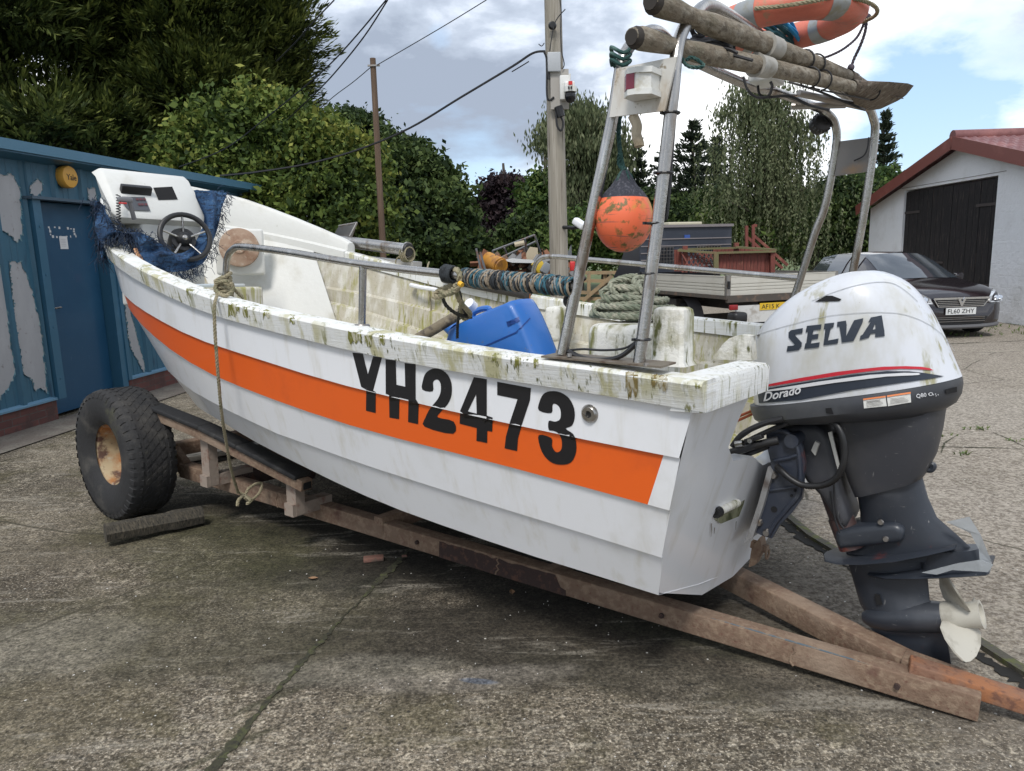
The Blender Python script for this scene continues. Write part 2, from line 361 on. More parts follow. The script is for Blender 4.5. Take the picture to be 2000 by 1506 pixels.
# ================================================================== the ground
def ground():
    m,nt,b=newmat('old_concrete')
    tcn=N(nt,'ShaderNodeTexCoord',name='TC'); sp=N(nt,'ShaderNodeSeparateXYZ'); nt.links.new(tcn.outputs['Object'],sp.inputs[0]); X,Y=sp.outputs[0],sp.outputs[1]
    c=mixc(nt,step(nt,nz(nt,.9,6,.62,off=2),.36,.64),(.086,.070,.050),(.225,.190,.140)); c=mixc(nt,mth(nt,'MULTIPLY',step(nt,nz(nt,26,5,.72,off=51),.50,.60),step(nt,nz(nt,1.3,4,.6,off=53),.38,.58)),c,(.36,.315,.24)); c=mixc(nt,mth(nt,'MULTIPLY',step(nt,nz(nt,19,5,.75,off=55),.56,.66),.8),c,(.040,.035,.027))
    c=mixc(nt,mth(nt,'MULTIPLY',step(nt,nz(nt,72,4,.65),.44,.60),.85),c,(.050,.043,.032))            # aggregate
    c=mixc(nt,mth(nt,'MULTIPLY',step(nt,nz(nt,95,3,.6,off=4),.54,.66),.8),c,(.44,.39,.31)); c=mixc(nt,mth(nt,'MULTIPLY',step(nt,nz(nt,9,5,.7,(1,3.5,1),off=6),.52,.68),.35),c,(.34,.31,.26))
    c=mixc(nt,mth(nt,'MULTIPLY',step(nt,nz(nt,2.4,6,.65,off=7),.50,.66),.55),c,(.078,.068,.034))        # moss film
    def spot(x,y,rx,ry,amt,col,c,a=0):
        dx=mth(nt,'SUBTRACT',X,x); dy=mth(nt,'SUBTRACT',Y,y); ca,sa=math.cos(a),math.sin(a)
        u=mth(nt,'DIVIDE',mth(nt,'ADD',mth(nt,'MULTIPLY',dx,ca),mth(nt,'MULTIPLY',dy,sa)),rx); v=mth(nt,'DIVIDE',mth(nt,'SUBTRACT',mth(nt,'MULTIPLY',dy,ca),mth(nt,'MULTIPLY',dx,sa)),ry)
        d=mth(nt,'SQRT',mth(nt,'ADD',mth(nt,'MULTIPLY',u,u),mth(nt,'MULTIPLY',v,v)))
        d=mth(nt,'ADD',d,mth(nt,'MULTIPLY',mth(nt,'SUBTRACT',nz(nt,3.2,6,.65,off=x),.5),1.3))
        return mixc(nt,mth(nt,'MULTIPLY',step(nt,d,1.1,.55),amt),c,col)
    for px,py,rx,ry,amt,col,a in [(745,1125,.30,.07,.7,(.03,.032,.016),.85),(640,1245,.30,.035,.6,(.035,.036,.018),.72),(540,1360,.25,.03,.6,(.035,.036,.018),.72),(450,1460,.22,.025,.6,(.035,.036,.018),.72),(1120,1225,1.9,.50,.86,(.034,.029,.022),.1),(1450,1300,1.0,.2,.6,(.045,.038,.028),-.45),(1300,1330,.8,.16,.55,(.05,.045,.034),-.3),(690,1110,.75,.40,.85,(.030,.028,.022),0),(1000,1080,2.3,.75,.88,(.022,.019,.014),-.5),(520,1010,1.2,.5,.8,(.03,.026,.018),-.3),(1600,1200,.6,.3,.6,(.05,.042,.03),-.5),(380,1060,1.1,.5,.6,(.06,.058,.028),-.5),  # broad dark ellipses paint shade under boat and trailer, mixed with damp and mossy stains
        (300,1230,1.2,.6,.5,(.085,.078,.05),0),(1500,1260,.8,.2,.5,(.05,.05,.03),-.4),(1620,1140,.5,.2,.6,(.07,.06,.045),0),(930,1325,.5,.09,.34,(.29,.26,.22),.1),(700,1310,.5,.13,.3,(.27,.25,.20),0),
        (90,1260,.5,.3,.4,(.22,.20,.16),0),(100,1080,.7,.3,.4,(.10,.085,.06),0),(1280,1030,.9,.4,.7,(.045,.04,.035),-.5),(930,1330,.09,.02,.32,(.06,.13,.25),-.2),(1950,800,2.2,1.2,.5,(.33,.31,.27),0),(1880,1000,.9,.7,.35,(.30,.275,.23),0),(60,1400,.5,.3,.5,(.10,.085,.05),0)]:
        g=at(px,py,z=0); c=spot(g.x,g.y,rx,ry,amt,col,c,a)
    def overlay(c,f,lo,hi,amt):
        r=N(nt,'ShaderNodeMapRange',clamp=True); nt.links.new(f,r.inputs[0]); r.inputs[1].default_value=.36; r.inputs[2].default_value=.64; r.inputs[3].default_value=lo; r.inputs[4].default_value=hi
        cc=N(nt,'ShaderNodeCombineColor'); [nt.links.new(r.outputs[0],cc.inputs[k]) for k in range(3)]; m_=N(nt,'ShaderNodeMix',data_type='RGBA',blend_type='MULTIPLY'); m_.inputs[0].default_value=amt; nt.links.new(c,m_.inputs[6]); nt.links.new(cc.outputs[0],m_.inputs[7]); return m_.outputs[2]
    c=overlay(c,nz(nt,64,5,.75,off=71),.45,1.55,1.0); c=overlay(c,nz(nt,17,5,.7,off=73),.72,1.28,1.0)
    # paler, cleaner concrete towards the right of the yard; grass past the yard
    far=step(nt,mth(nt,'ADD',X,mth(nt,'MULTIPLY',nz(nt,.7,4,.6,off=31),2.0)),1.6,3.6); gr_=mixc(nt,step(nt,nz(nt,42,4,.7,off=41),.38,.62),(.15,.125,.10),(.42,.375,.315)); c=mixc(nt,mth(nt,'MULTIPLY',far,.72),c,gr_)
    vor=N(nt,'ShaderNodeTexVoronoi',feature='F1',i={'Scale':34.0,'Randomness':1.0}); nt.links.new(tcn.outputs['Object'],vor.inputs[0])
    sel=N(nt,'ShaderNodeSeparateColor'); nt.links.new(vor.outputs['Color'],sel.inputs[0])
    chip=mth(nt,'MULTIPLY',step(nt,vor.outputs['Distance'],.20,.12),step(nt,sel.outputs[0],.985,.99)); c=mixc(nt,chip,c,(.62,.60,.55))
    chip2=mth(nt,'MULTIPLY',step(nt,vor.outputs['Distance'],.30,.2),step(nt,sel.outputs[1],.93,.94)); c=mixc(nt,mth(nt,'MULTIPLY',chip2,.8),c,(.03,.028,.024))
    # worn pale sweeps where water and wheels have scoured the laitance
    g1=at(850,1150,z=0); wdir=.12; sw=nz(nt,2.2,6,.7,(.55,3.2,1),(0,0,.25),off=61,dist=.6); c=mixc(nt,mth(nt,'MULTIPLY',mth(nt,'MULTIPLY',step(nt,sw,.55,.68),step(nt,nz(nt,60,4,.7,off=63),.36,.58)),.55),c,(.40,.365,.30))
    # crazing cracks
    v2=N(nt,'ShaderNodeTexVoronoi',feature='DISTANCE_TO_EDGE',i={'Scale':.42}); mp=N(nt,'ShaderNodeMapping'); nt.links.new(tcn.outputs['Object'],mp.inputs[0])
    ad=N(nt,'ShaderNodeMix',data_type='VECTOR'); ad.inputs[0].default_value=.12; nn=N(nt,'ShaderNodeTexNoise',i={'Scale':1.5,'Detail':6}); nt.links.new(tcn.outputs['Object'],nn.inputs[0]); nt.links.new(mp.outputs[0],ad.inputs[4]); nt.links.new(nn.outputs['Color'],ad.inputs[5]); nt.links.new(ad.outputs[1],v2.inputs[0])
    ck=mth(nt,'MULTIPLY',step(nt,v2.outputs['Distance'],.005,.001),step(nt,nz(nt,.5,3,.5,off=17),.46,.56)); c=mixc(nt,mth(nt,'MULTIPLY',ck,.75),c,(.05,.045,.03))
    nt.links.new(c,b.inputs['Base Color']); b.inputs['Roughness'].default_value=.92; b.inputs['Specular IOR Level'].default_value=.25
    bn=N(nt,'ShaderNodeBump',i={'Strength':.55,'Distance':.012}); nt.links.new(nz(nt,70,5,.7),bn.inputs['Height'])
    b2=N(nt,'ShaderNodeBump',i={'Strength':.3,'Distance':.015}); wv=N(nt,'ShaderNodeTexWave',i={'Scale':5.5,'Distortion':6,'Detail':4}); wv.bands_direction='Y'; nt.links.new(tcn.outputs['Object'],wv.inputs[0])
    g=at(1600,1110,z=0); dx=mth(nt,'SUBTRACT',X,g.x); dy=mth(nt,'SUBTRACT',Y,g.y); d=mth(nt,'SQRT',mth(nt,'ADD',mth(nt,'MULTIPLY',dx,dx),mth(nt,'MULTIPLY',dy,dy)))
    nt.links.new(mth(nt,'MULTIPLY',wv.outputs['Fac'],step(nt,d,1.1,.3)),b2.inputs['Height']); nt.links.new(bn.outputs[0],b2.inputs['Normal']); nt.links.new(b2.outputs[0],b.inputs['Normal'])
    mb=MB(); xs=[-60,-20,-8,-4,0,4,8,12,25,60]; ys=[-12,-4,0,2,4,8,12,17,23]
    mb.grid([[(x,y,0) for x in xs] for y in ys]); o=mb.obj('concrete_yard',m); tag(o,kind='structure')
    gm=mat('meadow_grass',(.065,.10,.025),.9,0,[((.11,.13,.04),.6,.4,.65,U),((.04,.06,.018),8,.5,.7,U)],bump=((20,.8,U),))
    mb=MB(); R=1500; mb.poly([(-R,-R,-.02),(R,-R,-.02),(R,R,-.02),(-R,R,-.02)]); o=mb.obj('ground',gm); tag(o,kind='structure')
ground()
MOSS=mat('mossy_joint',(.040,.038,.022),.95,0,[((.07,.075,.03),30,.45,.65,U),((.02,.018,.014),60,.5,.7,U)],bump=((80,.6,U),))
def joint(pts,w,z=.004,seg=.018,name='pavement_joint',m=None,vary=.9):
    P=resample([at(px,py,z=0) if len(q)==2 else q for q in pts for px,py in [q[:2]]],seg); L=[];R=[]
    for i,p in enumerate(P):
        d=(P[min(i+1,len(P)-1)]-P[max(i-1,0)]).normalized(); n=Vector((-d.y,d.x,0)); k_=.55+.45*math.sin(i*.11)*math.sin(i*.031+1); a=w*k_*(.35+vary*random.random()); b_=w*k_*(.35+vary*random.random())
        j=n*(random.uniform(-.25,.25)+.5*math.sin(i*.07))*w; L.append(p+n*a+j+Vector((0,0,z))); R.append(p-n*b_+j+Vector((0,0,z)))
    mb=MB(); mb.grid([L,R]); return tag(mb.obj(name,m or MOSS),kind='structure')
joint([(800,1075),(740,1130),(690,1185),(600,1290),(500,1400),(410,1506),(330,1600)],.026)
joint([(-60,925),(0,903),(80,884),(150,868)],.008)
joint([(1832,873),(1920,875),(2060,879)],.010)
joint([(1855,672),(1930,669),(2060,662)],.03)
joint([(1838,885),(1846,866),(1870,850),(1900,845)],.008,name='mossy_crack')
joint([(1940,845),(1975,860),(2050,900)],.006,name='mossy_crack')
# the channel that crosses the yard under the drive leg: dark slot with a raised concrete lip
ch=[(1515,1012),(1560,1052),(1650,1108),(1760,1180),(1880,1262),(1960,1316),(2080,1390)]
joint(ch,.045,.005,name='drain_slot',m=mat('drain_dark',(.012,.011,.009),.95))
P=[at(x,y,z=0) for x,y in ch]; mb=MB(); n=Vector((P[-1].y-P[0].y,-(P[-1].x-P[0].x),0)).normalized()
if n.y<0: n=-n
for i in range(len(P)-1): mb.bar(P[i]+n*.072+Vector((0,0,.008)),P[i+1]+n*.072+Vector((0,0,.008)),.045,.03)
tag(mb.obj('drain_kerb',mat('dark_kerb',(.07,.065,.05),.9,0,[((.09,.10,.03),20,.45,.65,U)],bump=((50,.6,U),))),kind='structure')
# slab apron by the shed
mb=MB(); mb.grid([[(-5.02+(y-7.1)*.139+dx,y,.012) for y in (2,6,9,12.5)] for dx in (0,.55)]); 
tag(mb.obj('shed_apron',mat('apron_concrete',(.15,.125,.105),.9,0,[((.20,.18,.15),3,.45,.65,U),((.07,.065,.05),40,.5,.7,U)],bump=((60,.5,U),))),kind='structure')
def scatter_stuff():
    # shell chips and grit on the concrete
    mb=MB()
    for k in range(230):
        px=random.uniform(150,1990); py=random.uniform(1060,1500) if px<1500 else random.uniform(700,1500)
        g=at(px,py,z=0)
        r=random.uniform(.0014,.0042)*(1 if g.y<4 else 1.8); a=random.random()*6.3; pts=[]
        for i in range(5): an=a+i*1.256; rr=r*random.uniform(.5,1.2); pts.append((g.x+math.cos(an)*rr,g.y+math.sin(an)*rr*.8,.001))
        mb.prism(pts,(0,0,random.uniform(.002,.004)))
    tag(mb.obj('shell_grit',mat('shell_white',(.62,.60,.56),.7,0,[((.3,.27,.22),40,.45,.6,U)])),kind='stuff',label='broken shell and pale grit lying on the concrete')
    mb=MB()
    for px,py,n,r in [(1850,852,6,.05),(1868,888,5,.05),(1912,839,16,.05),(1985,862,8,.05),(1800,1190,10,.05),(1850,1230,16,.06),(1940,640,40,.5),(1985,650,50,.6),(1870,655,20,.3),(560,770,14,.15)]:
        g=at(px,py,z=0)
        for k in range(n):
            x=g.x+random.gauss(0,r); y=g.y+random.gauss(0,r*.5); h=random.uniform(.02,.05)*(1 if g.y<8 else 1.6); a=random.random()*6.3; w=h*.22; dx,dy=math.cos(a)*w,math.sin(a)*w; lx,ly=random.gauss(0,h*.6),random.gauss(0,h*.6)
            mb.poly([(x-dx,y-dy,0),(x+dx,y+dy,0),(x+lx+dx*.3,y+ly,h)])
            mb.poly([(x+lx*.3-dy*2,y+dx,h*.4),(x+lx*.3,y+ly*.3-dy,h*.35),(x+lx*.3+dy*2,y-dx,h*.6),(x+lx*.3,y+.02,h*.5)])
    tag(mb.obj('weeds',mat('weed_green',(.075,.13,.03),.8,0,[((.12,.14,.04),30,.4,.6,U)])),kind='stuff',label='small weeds rooted in the cracks of the concrete')
scatter_stuff()
# ================================================================== foliage
def leafmat(name,cols,rough=.7):
    m,nt,b=newmat(name); a=N(nt,'ShaderNodeAttribute',attribute_name='tone'); r=N(nt,'ShaderNodeValToRGB'); nt.links.new(a.outputs['Fac'],r.inputs[0]); e=r.color_ramp.elements
    e[0].color=(*cols[0],1); e[1].color=(*cols[-1],1)
    for i,c in enumerate(cols[1:-1]): k=e.new((i+1)/(len(cols)-1)); k.color=(*c,1)
    nt.links.new(r.outputs[0],b.inputs['Base Color']); b.inputs['Roughness'].default_value=rough; b.inputs['Specular IOR Level'].default_value=.25
    tr=N(nt,'ShaderNodeBsdfTranslucent'); nt.links.new(r.outputs[0],tr.inputs[0]); ms=N(nt,'ShaderNodeMixShader',i={0:.22}); nt.links.new(b.outputs[0],ms.inputs[1]); nt.links.new(tr.outputs[0],ms.inputs[2]); nt.links.new(ms.outputs[0],nt.nodes['Material Output'].inputs[0])
    return m
def leafobj(name,C,D,Sd,L,Wd,tone,m,parent):
    """quads: centre C, long axis D, side axis Sd, half length L, half width W"""
    n=len(C); V=np.empty((n,4,3)); V[:,0]=C-D*L[:,None]; V[:,1]=C+Sd*Wd[:,None]; V[:,2]=C+D*L[:,None]; V[:,3]=C-Sd*Wd[:,None]
    me=bpy.data.meshes.new(name); me.vertices.add(n*4); me.vertices.foreach_set('co',V.reshape(-1)); me.loops.add(n*4); me.loops.foreach_set('vertex_index',np.arange(n*4)); me.polygons.add(n)
    me.polygons.foreach_set('loop_start',np.arange(n)*4); me.polygons.foreach_set('loop_total',np.full(n,4)); at_=me.attributes.new('tone','FLOAT','FACE'); at_.data.foreach_set('value',np.clip(tone,0,1)); me.update(); me.materials.append(m)
    o=bpy.data.objects.new(name,me); COL.objects.link(o); o.parent=parent; ROOTM[o.name]=ROOTM[parent.name]; return o
def unit(a): return a/np.maximum(1e-9,np.linalg.norm(a,axis=-1,keepdims=True))
def crown_pts(lobes,nclump,per,csize,inner=.25):
    """clump centres on and in a union of ellipsoids, leaves around them (root coordinates)"""
    vol=np.array([l[3]*l[4]+l[3]*l[5]+l[4]*l[5] for l in lobes]); pick=rng.choice(len(lobes),nclump,p=vol/vol.sum()); Lb=np.array(lobes)[pick]
    d=unit(rng.normal(size=(nclump,3))); d[:,2]=np.where(d[:,2]<-.5,-d[:,2],d[:,2]); rad=1-np.abs(rng.normal(size=nclump))*inner; rad=np.clip(rad,.1,1.12)
    cc=Lb[:,:3]+d*Lb[:,3:6]*rad[:,None]
    q=rng.normal(size=(nclump,per,3))*csize*np.array([1,1,.6]); q*=rng.uniform(.5,1.3,size=(nclump,1,1))
    return cc,d,(cc[:,None,:]+q).reshape(-1,3),np.repeat(np.arange(nclump),per)
def sublobes(lobes):
    out=list(lobes)
    for l in lobes:
        for k in range(7):
            d=rng.normal(size=3); d/=np.linalg.norm(d); d[2]=abs(d[2])*.9 if k<5 else d[2]; f=rng.uniform(.22,.38); q=rng.uniform(.78,.98)
            out.append((l[0]+d[0]*l[3]*q,l[1]+d[1]*l[4]*q,l[2]+d[2]*l[5]*q,l[3]*f,l[4]*f,l[5]*f))
    return out
def crown(kind,lobes,nclump,per,csize,leaf,m,parent,name='crown',inner=.25,tonebias=0):
    lobes=sublobes(lobes); cc,d,P,idx=crown_pts(lobes,nclump,per,csize,inner); n=len(P); tb=rng.uniform(.02,.88,nclump)[idx]; out=d[idx]
    if kind=='broad':
        D=unit(rng.normal(size=(n,3))+out*.4); S=unit(np.cross(D,rng.normal(size=(n,3)))); L=leaf*rng.uniform(.6,1.3,n)*rng.uniform(.65,1.45,nclump)[idx]; Wd=L*rng.uniform(.45,.7,n); tb=tb+.16*np.sin(P[:,0]*2.3+1)*np.sin(P[:,2]*2.9)+.12*np.sin(P[:,0]*.9+P[:,2]*1.3)
    elif kind=='conifer':       # flat sprays pointing out and up, drooping at the tip
        base=unit(out*np.array([1,1,.2])+np.array([0,0,.35])); D=unit(base+rng.normal(size=(n,3))*.38); S=unit(np.cross(D,rng.normal(size=(n,3))*.6+np.array([0,0,1.]))); L=leaf*rng.uniform(.6,1.5,n); Wd=L*rng.uniform(.16,.30,n)
    elif kind=='pine':
        D=unit(out*np.array([1,1,.3])+rng.normal(size=(n,3))*.7+np.array([0,0,.2])); S=unit(np.cross(D,rng.normal(size=(n,3)))); L=leaf*rng.uniform(.6,1.4,n); Wd=L*.14
    else:                       # weeping strands
        D=unit(rng.normal(size=(n,3))*.22+np.array([0,0,-1.])); S=unit(np.cross(D,rng.normal(size=(n,3)))); L=leaf*rng.uniform(.6,1.4,n); Wd=L*rng.uniform(.25,.4,n)
    if kind=='conifer':     # each clump is a fan of sprays reaching outward, pale new growth at its tip
        axis=unit(out*np.array([1,1,.35])+np.array([0,0,.28])+rng.normal(size=(nclump,3))[idx]*.25); side=unit(np.cross(axis,np.array([0,0,1.]))); u=rng.random(n)**.8; wd=(rng.random(n)-.5)*2*(.75-.55*u)
        P=cc[idx]+axis*(u*1.05-.45)[:,None]+side*(wd*.42)[:,None]+np.array([0,0,1.])*(-.30*wd**2-.10*u+rng.normal(size=n)*.045)[:,None]
        D=unit(axis+side*(wd*1.1)[:,None]+rng.normal(size=(n,3))*.22); S=unit(np.cross(D,rng.normal(size=(n,3))*.5+np.array([0,0,1.]))); tb=tb*.55+u**2*.42-.05
    tone=tb+rng.normal(size=n)*.13+tonebias
    return leafobj(name,P,D,S,L,Wd,tone,m,parent)
BARK=mat('grey_bark',(.10,.085,.07),.95,0,[((.05,.042,.035),12,.45,.6,(2,2,.4))],bump=((20,.8,(2,2,.3)),))
def trunk(root,h,r,limbs=6,spread=2.,lean=0,name='trunk'):
    mb=MB(Fr(root.matrix_world.translation,(1,0,0),(0,1,0),(0,0,1))) if False else MB(Fr(ROOTM[root.name].translation,(1,0,0),(0,1,0),(0,0,1)))
    path=[(lean*z/h+math.sin(z*.7)*.08,math.cos(z*.9)*.06,z) for z in np.linspace(-.1,h,9)]; mb.tube(path,r,8,rr=[r*(1-.8*i/8)+.01 for i in range(9)])
    for k in range(limbs):
        z=h*random.uniform(.3,.9); a=random.random()*6.3; L=spread*(1.15-z/h)*random.uniform(.6,1); mb.tube([(0,0,z),(math.cos(a)*L*.5,math.sin(a)*L*.5,z+L*.35),(math.cos(a)*L,math.sin(a)*L,z+L*.5)],r*.3,6,rr=[r*.35,r*.22,.015])
    return mb.obj(name,BARK,root,smooth=True)
def tree_root(name,label,px,Y,group=None,cat='tree'):
    g=at(px,480,y=Y); return thing(name,label,cat,(g.x,Y,0),group=group)
def lobe(px,py,Y,rx,rz,root,ry=None,dy=0):
    """an ellipsoid seen at picture (px,py) at depth Y+dy, radii in picture pixels"""
    o=ROOTM[root.name].translation; g=at(px,py,y=Y+dy); k=(Y+dy)/FPX; return (g.x-o.x,g.y-o.y,g.z-o.z,rx*k,(ry or rx)*k,rz*k)
LAUR=leafmat('laurel_leaves',[(.028,.050,.012),(.070,.110,.022),(.135,.180,.036),(.26,.27,.06)])
CONI=leafmat('cypress_foliage',[(.015,.024,.008),(.045,.064,.016),(.105,.130,.030),(.21,.225,.055)])
OAKL=leafmat('dark_green_leaves',[(.014,.028,.010),(.034,.060,.018),(.065,.098,.028),(.11,.15,.045)])
GREN=leafmat('mid_green_leaves',[(.022,.048,.012),(.055,.10,.024),(.10,.15,.035),(.16,.20,.06)])
COPP=leafmat('copper_leaves',[(.013,.009,.012),(.026,.017,.021),(.042,.026,.030),(.07,.045,.045)])
BIRC=leafmat('birch_leaves',[(.045,.062,.028),(.085,.108,.050),(.14,.16,.080),(.21,.225,.13)])
PINL=leafmat('pine_needles',[(.013,.023,.014),(.028,.042,.025),(.05,.066,.038),(.075,.09,.055)])
def mk(name,kind,label,px,Y,lobes,nc,per,cs,leaf,m,th,tr,group='trees behind the yard',inner=.25,limbs=6,spread=2):
    r=tree_root(name,label,px,Y,group); trunk(r,th,tr,limbs,spread)
    crown(kind,[lobe(a,b,Y,c,d,r,dy=e) for a,b,c,d,e in lobes],nc,per,cs,leaf,m,r,inner=inner); return r
def trees():
    mk('cypress_tree','conifer','huge dark cypress filling the top left corner above the blue shed',60,15.5,[(40,170,250,260,0),(60,-60,200,240,0),(120,300,200,110,-1)],6000,44,.24,.075,CONI,9,.35,limbs=10,spread=2.5)
    mk('cypress_tree','conifer','tall dark cypress with its right edge against the sky, behind the laurel',370,16.5,[(350,90,190,230,0),(380,260,180,130,-.6),(480,110,100,120,.2),(470,250,125,120,0),(330,-90,190,170,0),(545,200,50,70,0),(430,0,90,120,0)],7400,46,.24,.075,CONI,9,.32,limbs=10,spread=2.5)
    mk('laurel_bush','broad','big yellow-green laurel bush leaning over the end of the blue shed',520,14,[(430,330,110,110,0),(540,310,110,120,0),(640,360,100,110,.4),(590,430,150,100,-.3),(700,430,62,80,0),(480,420,110,90,-.5),(500,240,50,60,0),(350,350,70,60,.3),(690,350,45,60,.4)],4600,26,.16,.052,LAUR,3,.12,group='bushes behind the shed',inner=.2)
    mk('broadleaf_tree','broad','small dark treetop showing behind the thin pole',690,34,[(690,265,50,38,0),(665,300,45,50,0),(715,300,40,40,0)],700,26,.30,.11,OAKL,6,.2)
    mk('broadleaf_tree','broad','wide dark green tree sloping down to the right of the thin pole',790,27,[(760,370,90,90,0),(800,400,90,100,0),(850,440,68,85,-1),(740,450,90,80,0),(885,460,38,65,0),(780,330,50,50,0),(830,480,100,60,-1)],3000,26,.24,.10,OAKL,5,.3,inner=.2)
    mk('copper_beech','broad','dark purple copper beech left of the big utility pole',990,38,[(992,400,45,52,0),(1012,445,50,60,0),(965,445,38,52,0),(990,480,58,50,0)],1300,26,.30,.12,COPP,6,.25)
    mk('broadleaf_tree','broad','mid green tree directly behind the big utility pole',1070,34,[(1068,400,42,58,0),(1095,450,60,75,0),(1050,470,45,60,0)],1200,26,.28,.11,GREN,6,.25)
    mk('broadleaf_tree','broad','low dark tree between the wide tree and the copper beech',925,44,[(915,475,40,28,0),(935,495,40,30,0)],500,24,.3,.13,OAKL,4,.2)
    mk('birch_tree','weep','loose grey-green birch rising right behind the big utility pole',1130,30,[(1130,250,50,42,0),(1160,300,62,70,0),(1095,290,42,50,0),(1150,380,62,60,0),(1185,330,35,60,0)],1300,20,.30,.10,BIRC,6.2,.2,inner=.3,spread=2)
    r=mk('weeping_birch','weep','tall weeping birch with hanging strands, seen through the boat arch',1490,23,[(1480,205,62,45,0),(1450,250,45,60,0),(1520,240,60,60,0),(1560,290,40,60,0)],420,14,.20,.07,BIRC,6.6,.16,inner=.35,spread=2,limbs=8)
    o=ROOTM[r.name].translation; C=[];tb=[]
    for k in range(1000):
        px=1497+random.gauss(0,54); top=158+abs(px-1490)*.75+random.uniform(0,190); ln=random.uniform(60,200); Y=23+random.gauss(0,.8); g=at(px,top,y=Y); x=g.x-o.x; L=ln*Y/FPX; n=int(L/.055); sw=random.gauss(0,.10); tone=random.uniform(.1,.8)
        for i in range(n):
            if random.random()<.72: C.append((x+sw*(i/n)**2+random.gauss(0,.025),g.y-o.y+random.gauss(0,.03),g.z-o.z-i*.055)); tb.append(tone)
    C=np.array(C); n=len(C); D=unit(rng.normal(size=(n,3))*.5+np.array([0,0,-1.])); S=unit(np.cross(D,rng.normal(size=(n,3)))); leafobj('hanging_foliage',C,D,S,.06*rng.uniform(.6,1.3,n),.026*rng.uniform(.6,1.3,n),np.array(tb)+rng.normal(size=n)*.15,BIRC,r)
    def pine(px,top,Y,base,wpx,lab):
        r=tree_root('pine_tree',lab,px,Y,'pine trees'); z=at(px,top,y=Y).z; trunk(r,z,.14,0); o=ROOTM[r.name].translation; C=[];D=[];k=Y/FPX; zb=at(px,base,y=Y).z
        nl=int((z-zb)/.42)
        for i in range(nl):
            zz_=z-.15-i*.42; R=wpx*k*(.10+.9*(i/nl)**.8)
            for b_ in range(8):
                a=b_*.785+random.random()*.8; L=R*random.uniform(.35,1.25)
                for q in range(int(22+L*40)):
                    u=random.random()**.7; C.append((math.cos(a)*L*u+random.gauss(0,.06),math.sin(a)*L*u+random.gauss(0,.06),zz_+random.uniform(-.02,.02)+u*u*L*.35-u*.1+random.gauss(0,.08))); D.append((math.cos(a)*.8+random.gauss(0,.4),math.sin(a)*.8+random.gauss(0,.4),.5+random.gauss(0,.3)))
        C=np.array(C);D=unit(np.array(D));n=len(C);S=unit(np.cross(D,rng.normal(size=(n,3)))); leafobj('crown',C,D,S,.14*rng.uniform(.6,1.3,n),.036*rng.uniform(.7,1.4,n),rng.uniform(0,.9,n),PINL,r)
    pine(1352,235,29,500,95,'pointed pine seen just right of the aft near arch leg'); pine(1245,270,31,500,70,'pine between the two near arch legs, behind the orange buoy'); pine(1300,285,33,500,80,'shorter pine behind the aft near arch leg')
    pine(1716,215,30,500,62,'thin pine with upcurved branches left of the white barn roof'); pine(1395,265,33,500,80,'pine crowding against the left side of the weeping birch')
    for px,Y,lb,lab in [(1180,26,[(1180,465,70,55,0),(1130,480,50,45,0)],'dark bush behind the wooden gate'),(1270,28,[(1270,455,70,70,0),(1240,425,40,45,0)],'dark bush tree behind the flatbed headboard'),(1370,27,[(1370,455,80,60,0),(1400,430,50,50,0)],'bushy tree left of the weeping birch foot'),
        (1480,24,[(1480,465,85,55,0),(1440,440,55,45,0),(1530,440,50,50,0)],'broad bush tree under the hanging birch strands'),(1590,25,[(1590,450,75,65,0),(1640,420,55,65,0),(1560,420,40,40,0)],'brownish green tree behind the far arch legs'),(1680,26,[(1680,425,60,70,0),(1720,400,50,50,0),(1760,430,60,60,0)],'dark tree beside the white barn eave')]:
        mk('hedge_tree','broad',lab,px,Y,lb,1500,26,.25,.075,OAKL if px%20 else GREN,3.5,.16,group='bushy trees at the far edge of the yard',inner=.2)
    r=tree_root('hedge','dense dark hedge running low along the far edge of the yard',1300,31,cat='hedge')
    lb=[lobe(x,480,31,55,55,r,ry=20) for x in range(1050,1780,55)]+[lobe(x,500,34,60,40,r,ry=20) for x in range(560,960,60)]
    crown('broad',lb,5200,22,.26,.10,OAKL,r,'foliage',inner=.15); tag(r.children[0] if r.children else r)
trees()
